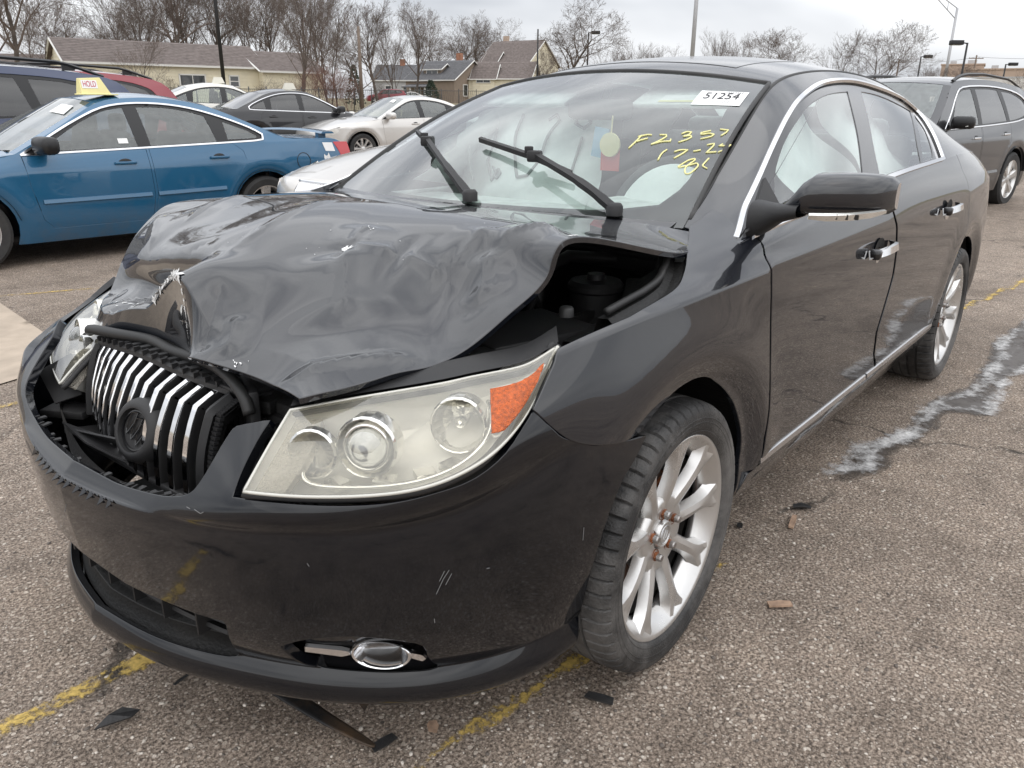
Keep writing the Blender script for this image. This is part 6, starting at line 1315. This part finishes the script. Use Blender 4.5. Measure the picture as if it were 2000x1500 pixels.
def tree(kind, x, y, h, rz, label, group, red=False, name='bare_tree', wide=1.0):
    tm, cm = KIND[kind]; h0 = {'tall':15,'wide':12,'dome':9,'thin':10,'multi':13,'brush':4}[kind]
    t = empty(name, (x, y, ground_z(x, y)-.05), R(rz)); t.scale = (h/h0*wide, h/h0*wide, h/h0); tag(t, label, 'tree' if name == 'bare_tree' else 'bush', group)
    for nm, m in [('trunk', q) for q in tm]+[('crown', cm)]:
        o = bpy.data.objects.new(nm, m); link(o, t)
        if red: o.material_slots[0].link = 'OBJECT'; o.material_slots[0].material = MATS['twig_red']
    return t
def at(px, d):
    """point on the ground plan in the direction of photo column px, d metres out"""
    a = YAW-math.atan((px-1000)/1544.6*.943); return -1.538+d*math.cos(a), -1.643+d*math.sin(a)
GT = 'bare trees around the lot'
TREES = [('tall',35,70,15,10,'large bare tree at the far left edge of the lot',1.0),('thin',108,80,9,40,'slim pale bare tree beside the large one at far left',1.2),('thin',70,90,11,0,'slender bare tree behind the far left tree',1.1),
 ('tall',345,95,17,120,'tall forked bare tree rising behind the pale ranch house roof',1.1),('multi',300,100,14,200,'bare tree left of the tall forked one behind the ranch house',1.1),('tall',415,105,16,60,'bare tree right of the tall forked one behind the ranch house',1.0),('multi',500,100,15,30,'many-stemmed bare tree behind the right end of the ranch house',1.0),
 ('wide',235,92,9.5,75,'low spreading bare tree behind the left end of the ranch house',1.2),('wide',180,96,8,140,'small twiggy tree over the ranch house gable',1.2),('thin',290,68,5.5,30,'slight bare tree in front of the ranch house wall',1.3),
 ('multi',585,65,12,70,'tall many-stemmed bare tree beside the ranch house',.9),('multi',640,70,11,160,'bare tree with upright stems right of the ranch house',.8),('thin',655,62,7,20,'thin reddish sapling by the wooden pole',1.1),
 ('tall',735,68,8.6,250,'crooked bare tree with dark trunk in front of the grey house',1.1),('wide',700,78,7,300,'twisted low tree near the wooden pole',1.0),('tall',808,120,14,15,'tall bare tree between the grey and brown houses',.95),('multi',770,115,11,220,'bare tree behind the grey house',.9),
 ('wide',885,150,14.5,95,'bare tree rising behind the brown bungalow',1.1),('tall',930,155,15.5,180,'tall bare tree between the bungalow and the yellow house',.9),('wide',985,158,14.5,330,'round bare tree behind the yellow house',.9),
 ('wide',1105,98,12,45,'large spreading bare tree right of the yellow house',1.15),('dome',1050,112,7,10,'low bare tree by the yellow house gable',1.0),
 ('multi',1180,118,7.8,10,'bare thicket tree right of the lamp post',1.2),('multi',1235,120,8.6,100,'second bare thicket tree right of the lamp post',1.1),('multi',1290,122,8.2,190,'thicket tree just left of the tall grey mast',1.1),
 ('multi',1385,100,8.6,60,'upright bare tree just right of the grey mast',.9),('multi',1440,103,8.0,130,'bare tree next to the round one above the car roof',.9),('dome',1535,98,8.6,200,'round-crowned bare tree above the black car roof',1.3),('thin',1640,100,8.6,20,'slim bare tree left of the broad round tree',1.1),('dome',1685,98,8.8,80,'broad round bare tree above the rear of the black car',1.3),
 ('thin',1795,115,5.4,50,'small bare tree beneath the highway lamp',1.3),('dome',1825,120,5.0,150,'low bare tree left of the brick building',1.2),('dome',1905,100,4.5,220,'small bare tree in front of the far buildings',1.4),('thin',1985,75,3.6,10,'small sapling against the white wall',1.0),
 ('tall',10,95,16,200,'bare tree behind the brick house at far left',1.0),('wide',140,110,12,20,'wide bare tree between the brick and ranch houses',1.1),('multi',265,108,14,10,'dense upright bare tree behind the ranch house middle',1.2),('tall',380,112,17,300,'tall bare tree in the dense row behind the ranch house',1.0),('multi',455,112,15,140,'bare tree in the dense row left of the lamp shaft',1.1),('tall',545,108,15,220,'tall bare tree right of the ranch house wing',1.0),('tall',620,100,13,330,'dark bare tree behind the reddish bushes',1.0),('wide',850,150,14,210,'wide bare tree left of the bungalow roof',1.0),]
for k, px, d, h, rz, lab, wd in TREES: tree(k, *at(px, d), h, rz, lab, GT, wide=wd)
ORD = 'first second third fourth fifth sixth seventh eighth ninth tenth eleventh twelfth thirteenth fourteenth fifteenth sixteenth seventeenth eighteenth nineteenth twentieth'.split()
BUSH = sorted([(285,72,3.2,0),(330,72,2.8,0),(520,68,2.6,0),(600,58,3.6,1),(628,57,3.4,1),(655,57,3.5,1),(680,58,3.0,1),(555,62,2.4,0),(745,72,2.4,0),(1060,118,3.2,1),(1090,118,3,0),(1150,115,4,0),(1210,117,4,0),(1265,117,4,0),(1320,115,3.6,0),(1480,106,3.2,0),(1600,103,2.8,0),(1745,106,2.6,0),(150,76,2.6,0),(60,66,2.8,0)])
for i, (px, d, h, red) in enumerate(BUSH):
    tree('brush', *at(px, d), h, i*47, ('reddish' if red else 'brown')+' leafless bush, '+ORD[i]+' from the left along the fence line', 'leafless bushes along the fence line', red=bool(red), name='bare_bush', wide=1.25)
def evergreen(px, d, h, w_, lab):
    x, y = at(px, d); rg = random.Random(px); V = []; F = []
    for i in range(900):
        t = rg.random(); a = rg.random()*6.28; r = w_*(1-t*.75)*(.55+.45*rg.random())*math.sqrt(max(.05,1-(t-.25)**2)); c = Vector((r*math.cos(a), r*math.sin(a), .1+t*h)); u = Vector((rg.gauss(0,1),rg.gauss(0,1),rg.gauss(0,.6))).normalized()*.16; v = u.orthogonal().normalized()*.07; k = len(V); V += [c-u, c+v, c+u, c-v]; F.append((k,k+1,k+2,k+3))
    t = empty('evergreen_bush', (x,y,ground_z(x,y))); tag(t, lab, 'bush'); mesh('foliage', V, F, 'evergreen', t, smooth=False); b = MB(); b.tube([(0,0,-.1),(0,0,h*.8)], [.08,.02], 6); b.build('stem', 'bark', t)
evergreen(838,118,2.9,1.7,'dark evergreen bush in front of the brown bungalow')
evergreen(690,95,4,1.3,'narrow dark evergreen left of the crooked tree')

# ================================================================= houses
mat('siding_yellow', (.74,.68,.53), .8, var=.06, vscale=2); mat('siding_brown', (.27,.215,.17), .85, var=.06, vscale=2); mat('siding_grey', (.42,.42,.42), .85); mat('siding_white', (.68,.67,.64), .8)
mat('shingle_brown', (.15,.125,.115), .9, var=.25, vscale=3); mat('shingle_grey', (.11,.11,.115), .9, var=.2, vscale=3); mat('window_dark', (.03,.035,.04), .1, coat=1); mat('brick_red', (.33,.16,.10), .9, var=.2, vscale=4); mat('stucco_tan', (.43,.33,.26), .9); mat('wall_white', (.62,.60,.57), .85, var=.05)
def house(name, label, px, d, yaw, size, ridge, wall, roof, wins=(), wing=None, chimney=None, porch=None, dormer=None, door=None, gable_win=(), z=None):
    """size = length along local x, depth, eave height; ridge runs along local x; local -y faces the viewer"""
    x, y = at(px, d); z0 = ground_z(x, y) if z is None else z; H = empty(name, (x,y,z0), R(yaw)); tag(H, label, 'house')
    def block(l, w_, he, hr, ox, oy, wm, rm, par):
        V = [(ox-l/2,oy-w_/2,-.3),(ox+l/2,oy-w_/2,-.3),(ox+l/2,oy+w_/2,-.3),(ox-l/2,oy+w_/2,-.3),(ox-l/2,oy-w_/2,he),(ox+l/2,oy-w_/2,he),(ox+l/2,oy+w_/2,he),(ox-l/2,oy+w_/2,he),(ox-l/2,oy,hr),(ox+l/2,oy,hr)]
        wl = mesh('wall', V, [(0,1,5,4),(2,3,7,6),(1,2,6,9,5),(3,0,4,8,7)], wm, par, smooth=False)
        # lap siding boards: thin courses standing proud of the wall
        b = MB(); n = int(he/.28)
        for k in range(n): b.box((ox,oy-w_/2-.012,.05+k*.28), (l,.024,.03)); 
        for k in range(int(hr/.28)):
            zz = .05+k*.28; hw = w_/2 if zz < he else w_/2*(hr-zz)/(hr-he); 
            if hw > .1: b.box((ox-l/2-.012,oy,zz), (.024,2*hw,.03)); b.box((ox+l/2+.012,oy,zz), (.024,2*hw,.03))
        b.build('siding_courses', wm, wl, smooth=False)
        o_ = .35; sl = (hr-he)/(w_/2); th = .14; rv = []
        for s in (-1,1):
            b = MB(); a = (oy+s*(w_/2+o_), he-sl*o_); V = []
            for xx in (ox-l/2-o_, ox+l/2+o_): V += [(xx,a[0],a[1]),(xx,oy,hr),(xx,oy,hr+th),(xx,a[0],a[1]+th)]
            b.add(V, [(0,1,2,3),(4,7,6,5),(0,4,5,1),(3,2,6,7),(0,3,7,4),(1,5,6,2)]); ro = b.build('roof', rm, par, smooth=False)
            b = MB(); b.box((ox,a[0]-s*-.0,a[1]+.05), (l+2*o_,.05,.16)); b.build('fascia', 'siding_white', ro, smooth=False)
            b = MB()
            for xx in (ox-l/2-o_-.03, ox+l/2+o_+.03): b = MB(); b.tube([(xx,a[0],a[1]+.03),(xx,oy,hr+.03)], .09, 4); b.build('barge_board', 'siding_white', ro, smooth=False)
            b = MB()
            for k in range(1, int(math.hypot(w_/2+o_, hr-he)/.35)):
                t = k*.35/math.hypot(w_/2+o_, hr-he+sl*o_)
                if t < 1: b.box((ox, a[0]+(oy-a[0])*t, a[1]+(hr-a[1])*t+th+.006), (l+2*o_,.03,.02))
            b.build('shingle_courses', rm, ro, smooth=False)
        return wl
    wl = block(size[0], size[1], size[2], ridge, 0, 0, wall, roof, H)
    if wing: block(wing[0], wing[1], wing[2], wing[3], wing[4], wing[5], wall, roof, H)
    def window(cx, face, cz, ww, wh, par=wl):
        wn = empty('window', parent=H); yy = face
        b = MB(); b.box((cx,yy-.04,cz), (ww,.05,wh)); b.build('pane', 'window_dark', wn, smooth=False)
        b = MB()
        for q in (-1,1): b.box((cx+q*(ww/2+.05),yy-.05,cz), (.11,.09,wh+.2)); b.box((cx,yy-.05,cz+q*(wh/2+.05)), (ww+.2,.09,.11))
        b.box((cx,yy-.055,cz), (ww if wh > ww else .06,.07,.06 if wh > ww else wh)); b.build('frame', 'siding_white', wn, smooth=False)
    for (cx, cz, ww, wh, *f) in wins: window(cx, f[0] if f else -size[1]/2, cz, ww, wh)
    for (cy, cz, ww, wh, sgn) in gable_win:
        wn = empty('window', parent=H); xx = sgn*size[0]/2; b = MB(); b.box((xx+sgn*.04,cy,cz), (.05,ww,wh)); b.build('pane', 'window_dark', wn, smooth=False); b = MB()
        for q in (-1,1): b.box((xx+sgn*.05,cy+q*(ww/2+.05),cz), (.09,.11,wh+.2)); b.box((xx+sgn*.05,cy,cz+q*(wh/2+.05)), (.09,ww+.2,.11))
        b.build('frame', 'siding_white', wn, smooth=False)
    if chimney: b = MB(); b.box((chimney[0],chimney[1],chimney[2]), (.8,.7,1.6)); b.build('chimney', chimney[3], H, smooth=False)
    if dormer: block(dormer[0], dormer[1], dormer[2], dormer[3], dormer[4], dormer[5], wall, roof, H); window(dormer[4], dormer[5]-dormer[1]/2, dormer[2]-.45, dormer[0]*.6, .5)
    if porch: 
        b = MB(); b.box((porch[0],-size[1]/2-1.0,2.3), (porch[1],2.2,.15), Matrix.Rotation(R(10),3,'X')); b.build('porch_roof', roof, H, smooth=False)
        for k in range(4): b = MB(); b.box((porch[0]-porch[1]/2+.2+k*(porch[1]-.4)/3,-size[1]/2-1.9,1.1), (.16,.16,2.2)); b.build('porch_post', 'siding_white', H, smooth=False)
    if door: b = MB(); b.box((door[0],-size[1]/2-.05,door[2]/2), (door[1],.08,door[2])); b.build('garage_door' if door[1] > 2 else 'door', 'siding_white', H, smooth=False)
    return H
house('house', 'long pale yellow ranch house with brown shingle roof behind the parked cars', 315, 80, -14, (15.5,8.5,3.2), 5.0, 'siding_yellow', 'shingle_brown', [(1.5,2.0,2.0,.8),(5.0,2.0,.7,.8),(-3.5,2.0,1.2,.8)], wing=(5.6,9.4,2.9,4.6,10.0,-.7))
house('house', 'brown bungalow with grey roof and white framed windows', 872, 131, -82, (9.0,9.6,3.2), 5.9, 'siding_brown', 'shingle_grey', [(-2.2,1.7,1.0,1.4),(-.2,1.7,1.0,1.4)], dormer=(3.2,2.4,4.75,5.4,-.5,-2.2), porch=(-1.5,4.5), gable_win=[(1.6,1.7,1.0,1.5,1),(-2.0,1.7,1.0,1.5,1)], chimney=(1.5,1.0,6.3,'brick_red'))
house('house', 'tall pale yellow house with dark steep roof and gable', 1008, 144, -84, (9.6,10.0,5.8), 9.6, 'siding_yellow', 'shingle_brown', [(-2.0,4.6,.9,1.3)], chimney=(-3.2,1.0,9.8,'stucco_tan'), gable_win=[(0,3.8,.9,1.3,1)], dormer=(2.6,3.0,6.4,7.8,-2.6,-3.2))
house('garage', 'yellow garage with brown roof and white door before the tall house', 980, 130, -64, (9.6,7.5,3.5), 5.8, 'siding_yellow', 'shingle_brown', [], door=(-1.6,3.4,2.4), dormer=(3.4,4.0,3.55,5.4,-2.2,-2.0))
house('house', 'small grey house half hidden behind the crooked tree', 785, 148, -58, (8.5,8.0,3.4), 5.8, 'siding_grey', 'shingle_grey', [(-1.6,1.8,.9,1.2),(1.4,1.8,.9,1.2)], chimney=(0,0,6.0,'brick_red'), gable_win=[(0,1.8,.9,1.2,1)])
house('house', 'low brick house seen between the trees at far left', 78, 105, -40, (13,8,3.0), 4.6, 'brick_red', 'shingle_brown', [(-2,1.7,1.2,1.0),(2,1.7,1.2,1.0)])
def slab(name, label, px, d, yaw, size, m, cat='building', z=None, extra=None):
    x, y = at(px, d); z0 = ground_z(x, y) if z is None else z; H = empty(name, (x,y,z0), R(yaw)); tag(H, label, cat); b = MB(); b.box((0,0,size[2]/2), size); b.build('wall', m, H, smooth=False)
    b = MB(); b.box((0,0,size[2]+.08), (size[0]+.3,size[1]+.3,.2)); b.build('parapet', m, H, smooth=False)
    b = MB(); b.box((size[0]*.2,0,size[2]+.5), (1.4,1.4,.8)); b.box((-size[0]*.25,.5,size[2]+.45), (1.0,1.0,.7)); b.build('roof_unit', 'siding_grey', H, smooth=False)
    for k in range(int(size[0]/4)): b = MB(); b.box((-size[0]/2+2+k*4,-size[1]/2-.03,size[2]*.5), (1.6,.08,1.2)); b.build('window', 'window_dark', H, smooth=False)
    return H
slab('commercial_building', 'tan brick building beyond the lamp posts on the right', 1862, 170, -80, (6.5,8,6.4), 'stucco_tan'); slab('commercial_building', 'low orange-tan building at the far right edge', 1985, 160, -80, (18,8,5.3), 'stucco_tan')
x, y = at(2010, 90); b = MB(); WL = empty('boundary_wall', (x,y,ground_z(x,y)), R(-84)); tag(WL, 'long white boundary wall at the right edge', 'wall'); b.box((0,0,1.1), (18,.3,3.4)); b.build('wall_panel', 'wall_white', WL, smooth=False); b = MB(); b.box((0,0,2.86), (18.1,.4,.12)); b.build('coping', 'siding_grey', WL, smooth=False)

# ================================================================= poles, lamps, fence, wires
mat('pole_black', (.015,.015,.016), .5); mat('pole_grey', (.40,.40,.41), .45, .3); mat('pole_wood', (.16,.125,.10), .9, var=.2); mat('fence_wire', (.05,.05,.05), .6)
def pole(name, label, px, d, h, r, m, head=None, cat='lamp post', side=1, lean=0):
    x, y = at(px, d); P = empty(name, (x,y,ground_z(x,y))); P.rotation_euler = (0, R(lean), -YAW*0); tag(P, label, cat)
    b = MB(); b.tube([(0,0,-.2),(0,0,h)], [r*1.15, r*.8], 10); b.build('shaft', m, P)
    ex = Vector((math.sin(YAW), -math.cos(YAW), 0))*side
    if head == 'box':
        b = MB(); b.tube([(0,0,h-.05), tuple(ex*.45+Vector((0,0,h)))], .05, 6); b.build('arm', m, P); b = MB(); b.box(ex*.85+Vector((0,0,h)), (.95,.5,.34), Matrix.Rotation(math.atan2(ex.y,ex.x),3,'Z'), bev=.04); hd_ = b.build('lamp_head', 'pole_black', P); b = MB(); b.box(ex*.85+Vector((0,0,h-.18)), (.7,.36,.03), Matrix.Rotation(math.atan2(ex.y,ex.x),3,'Z')); b.build('lens', 'siding_white', hd_, smooth=False)
        b = MB(); b.box((0,0,.25), (.5,.5,.6), bev=.05); b.build('footing', 'concrete', P)
    elif head == 'truss':
        b = MB(); e2 = ex*6.0+Vector((0,0,h+3.6)); e1 = ex*.0+Vector((0,0,h)); lo = Vector((0,0,h-1.5))
        b.tube([e1, e2], .06, 6); b.tube([lo, e2], .06, 6)
        for k in (.25,.5): b.tube([e1.lerp(e2,k), lo.lerp(e2,k)], .04, 6)
        b.build('truss_arm', m, P); b = MB(); b.box(e2, (1.0,.35,.2), Matrix.Rotation(math.atan2(ex.y,ex.x),3,'Z'), bev=.04); b.build('lamp_head', m, P)
    elif head == 'cross':
        b = MB(); b.box((0,0,h-.5), (2.4,.12,.12), Matrix.Rotation(math.atan2(ex.y,ex.x),3,'Z')); b.build('crossarm', m, P, smooth=False)
        for q in (-1,-.4,.4,1): b = MB(); b.lathe([(.05,0),(.06,.08),(0,.16)], 8, Matrix.Translation(ex*q*1.1+Vector((0,0,h-.42)))); b.build('insulator', 'siding_grey', P)
    return P
pole('lamp_post', 'tall black lamp post rising past the ranch house', 437, 50, 13, .10, 'pole_black', 'box')
pole('lamp_post', 'black lamp post with box head right of the spreading tree', 1140, 100, 8.0, .10, 'pole_black', 'box', side=1)
pole('utility_pole', 'bare dark pole in front of the tall yellow house', 1044, 105, 8.7, .11, 'pole_black', None, 'pole')
pole('utility_pole', 'weathered wooden pole among the reddish bushes', 703, 58, 5.4, .12, 'pole_wood', None, 'pole')
pole('mast', 'tall grey steel mast rising above the car roof', 1340, 85, 18, .2, 'pole_grey', None, 'pole')
pole('highway_lamp', 'tall steel highway lamp with truss arm on the right', 1831, 150, 14, .22, 'pole_grey', 'truss', side=-1)
pole('lamp_post', 'nearest black lamp post right of the highway lamp', 1862, 75, 5.1, .09, 'pole_black', 'box', side=-1)
pole('lamp_post', 'small black lamp post left of the highway lamp', 1778, 115, 5.8, .10, 'pole_black', 'box', side=1)
pole('lamp_post', 'black lamp post at the far right above the crossover', 1943, 115, 4.8, .10, 'pole_black', 'box', side=1)
pole('utility_pole', 'thin utility pole left of the small lamp post', 1737, 160, 7.3, .14, 'pole_wood', 'cross', 'pole'); pole('utility_pole', 'utility pole with crossarm between the far lamp posts', 1884, 160, 7.7, .14, 'pole_wood', 'cross', 'pole')
FN = empty('fence', (0,0,0)); tag(FN, 'chain link fence with dark posts along the edge of the lot', 'fence')
pts = [(*at(px, 55+max(0,(px-600))*.05), px) for px in range(-60, 1120, 34)]
for hh in (.1,1.45): b = MB(); b.tube([(x,y,ground_z(x,y)+hh) for x,y,_ in pts], .022, 5); b.build('rail', 'fence_wire', FN)
for x, y, _ in pts: z = ground_z(x,y); b = MB(); b.tube([(x,y,z-.2),(x,y,z+1.6)], .035, 6); b.build('post', 'fence_wire', FN)
b = MB()
for i in range(len(pts)-1):
    (x0,y0,_), (x1,y1,_) = pts[i], pts[i+1]
    for k in range(9):
        t0, t1 = k/9, (k+1)/9
        for (a_, c_) in ((t0,t1),(t1,t0)):
            p = (x0+(x1-x0)*a_, y0+(y1-y0)*a_); q = (x0+(x1-x0)*c_, y0+(y1-y0)*c_); b.tube([(*p, ground_z(*p)+.1),(*q, ground_z(*q)+1.45)], .006, 3, cap=False)
b.build('wire_mesh', 'fence_wire', FN)
for (pa, da, za, pb, db, zb, sag, lb) in ((-50,90,11,345,140,14.5,.8,'upper of two thin power lines behind the trees at far left'),(-50,90,10.2,345,140,13.4,.8,'lower of two thin power lines behind the trees at far left'),(1737,160,9.0,1884,160,9.4,.5,'thin power line between the two far utility poles'),(1884,160,9.4,2150,158,9.4,.5,'thin power line running off to the right from the crossarm pole')):
    x0,y0 = at(pa,da); x1,y1 = at(pb,db); b = MB(); b.tube([(x0+(x1-x0)*t, y0+(y1-y0)*t, za+(zb-za)*t-sag*4*t*(1-t)) for t in np.linspace(0,1,16)], .02, 4); o = b.build('power_line', 'fence_wire'); tag(o, lb, 'wire', 'overhead power lines')
# two vehicles parked by the far houses
fx, fy = at(728, 110); RS2, _, _ = build_car(dict(SUV2), 'paint_red', 'suv', 'distant red SUV parked by the grey house', 'car', (fx, fy, -35, ground_z(fx, fy)), .5)
fx, fy = at(775, 118); build_car(dict(SEDAN, chrome=0, moulding=[]), 'paint_silver', 'sedan', 'distant grey sedan parked by the grey house', 'car', (fx, fy, -40, ground_z(fx, fy)), .5)
mat('sign_pale', (.62,.60,.52), .6)
# spare HOLD-type signs standing on the roofs of the two cars behind
for (car, lab) in (('w','small white roof sign on the off-white sedan'),('b','small white roof sign on the black sedan')):
    S_ = empty('roof_sign'); S_.matrix_world = (Matrix.Translation((11.7,17.1,.30)) @ Matrix.Rotation(R(160),4,'Z') if car == 'w' else Matrix.Translation((12.1,14.9,.15)) @ Matrix.Rotation(R(168),4,'Z')) @ Matrix.Translation((1.55,.15,1.475)) @ Matrix.Scale(.72,4); tag(S_, lab, 'sign'); o = mesh('sign_shell', V_ := [(-.20,-.11,0),(.2,-.11,0),(.2,.11,0),(-.2,.11,0),(-.13,-.04,.2),(.13,-.04,.2),(.13,.04,.2),(-.13,.04,.2)], [(0,1,5,4),(1,2,6,5),(2,3,7,6),(3,0,4,7),(4,5,6,7),(0,3,2,1)], 'sign_pale', S_, smooth=False)
# ================================================================= litter on the ground
mat('scrap_black', (.02,.02,.021), .55, bump=.3, bscale=80, dirt=.4, dcol=(.09,.08,.07)); mat('wood_chip', (.34,.23,.16), .8, var=.3, vscale=60); mat('muddy_plastic', (.018,.018,.019), .5, bump=.3, bscale=60, dirt=1.0, dcol=(.20,.12,.06))
def scrap(name, label, x, y, pts, th, m, rz=0):
    o = mesh(name, [(a,b_,c) for a,b_,c in pts], [tuple(range(len(pts)))] if len(pts) < 5 else [(0,1,2,5),(5,2,3,4)], m, None, smooth=False); o.location = (x,y,ground_z(x,y)+.006); o.rotation_euler = (0,0,R(rz)); md = o.modifiers.new('s','SOLIDIFY'); md.thickness = th; md.offset = 0; tag(o, label, 'debris'); return o
scrap('plastic_scrap', 'curled black plastic shard below the bumper at left', -.993,-.071, [(-.045,-.02,.004),(-.01,-.028,.018),(.03,-.008,.010),(.042,.020,.004),(.008,.016,.022),(-.02,.004,.016)], .003, 'scrap_black', -35)
scrap('plastic_scrap', 'flat dark scrap in front of the front wheel', -.243,-.86, [(-.035,-.012,.002),(0,-.015,.004),(.034,-.010,.002),(.030,.012,.002),(.004,.010,.005),(-.03,.008,.003)], .004, 'scrap_black', -75)
scrap('wood_scrap', 'pale wooden chip right of the front wheel', .386,-1.041, [(-.033,-.011,.003),(0,-.012,.004),(.033,-.010,.003),(.033,.011,.003),(0,.012,.004),(-.033,.010,.003)], .006, 'wood_chip', -48)
scrap('wood_scrap', 'narrow splinter of wood lying by the door sill', .868,-.895, [(-.045,-.008,.003),(0,-.009,.006),(.045,-.006,.003),(.044,.008,.003),(0,.009,.006),(-.045,.007,.003)], .007, 'wood_chip', 12)
scrap('plastic_scrap', 'small curved black scrap by the door sill', .99,-.88, [(-.03,-.012,.004),(0,-.016,.014),(.03,-.010,.004),(.028,.010,.004),(0,.012,.013),(-.028,.010,.004)], .003, 'scrap_black', -60)
scrap('plastic_scrap', 'tiny black crumb close behind the front wheel', .731,-.769, [(-.015,-.008,.002),(0,-.01,.006),(.015,-.006,.003),(.014,.008,.003),(0,.009,.007),(-.014,.006,.002)], .003, 'scrap_black', 20)
scrap('leaf', 'dry pale leaf lying under the bumper', -.558,-.625, [(-.018,-.010,.002),(0,-.014,.006),(.018,-.006,.004),(.016,.010,.003),(0,.013,.008),(-.015,.008,.003)], .001, 'wood_chip', 40)
scrap('plastic_scrap', 'flat dark flake beside the hanging splash strip', -.658,-.575, [(-.03,-.012,.002),(0,-.014,.003),(.03,-.009,.002),(.028,.011,.002),(0,.012,.003),(-.028,.009,.002)], .003, 'scrap_black', -10)
scrap('plastic_scrap', 'thin black sliver under the left of the bumper lip', -.835,-.055, [(-.02,-.003,.002),(0,-.004,.003),(.02,-.003,.002),(.02,.003,.002),(0,.004,.003),(-.02,.003,.002)], .003, 'scrap_black', 10)
# splash strip torn loose and hanging from the bumper to the ground
V = []; F = []
for i, (x, y, z, w_, tw) in enumerate([(-.80,-.26,.175,.06,.2),(-.775,-.33,.12,.065,.35),(-.745,-.40,.075,.065,.5),(-.715,-.47,.04,.06,.6),(-.692,-.535,.018,.055,.7),(-.680,-.575,.010,.03,.75)]):
    dx, dz = math.cos(tw)*w_*.5, math.sin(tw)*w_*.5; V += [(x-dx*.9,y-dx*.3,z+dz),(x+dx*.9,y+dx*.3,max(.006,z-dz*.4))]
    if i: k = i*2; F.append((k-2,k,k+1,k-1))
o = mesh('splash_strip', V, F, 'muddy_plastic', CAR, smooth=True); md = o.modifiers.new('u','SUBSURF'); md.levels = md.render_levels = 2; md = o.modifiers.new('s','SOLIDIFY'); md.thickness = .004
b = MB(); b.add([(-.66,-.44,.10),(-.60,-.50,.09),(-.62,-.47,.008)], [(0,1,2)]); o = b.build('splash_strip', 'muddy_plastic', CAR, smooth=False); md = o.modifiers.new('s','SOLIDIFY'); md.thickness = .004
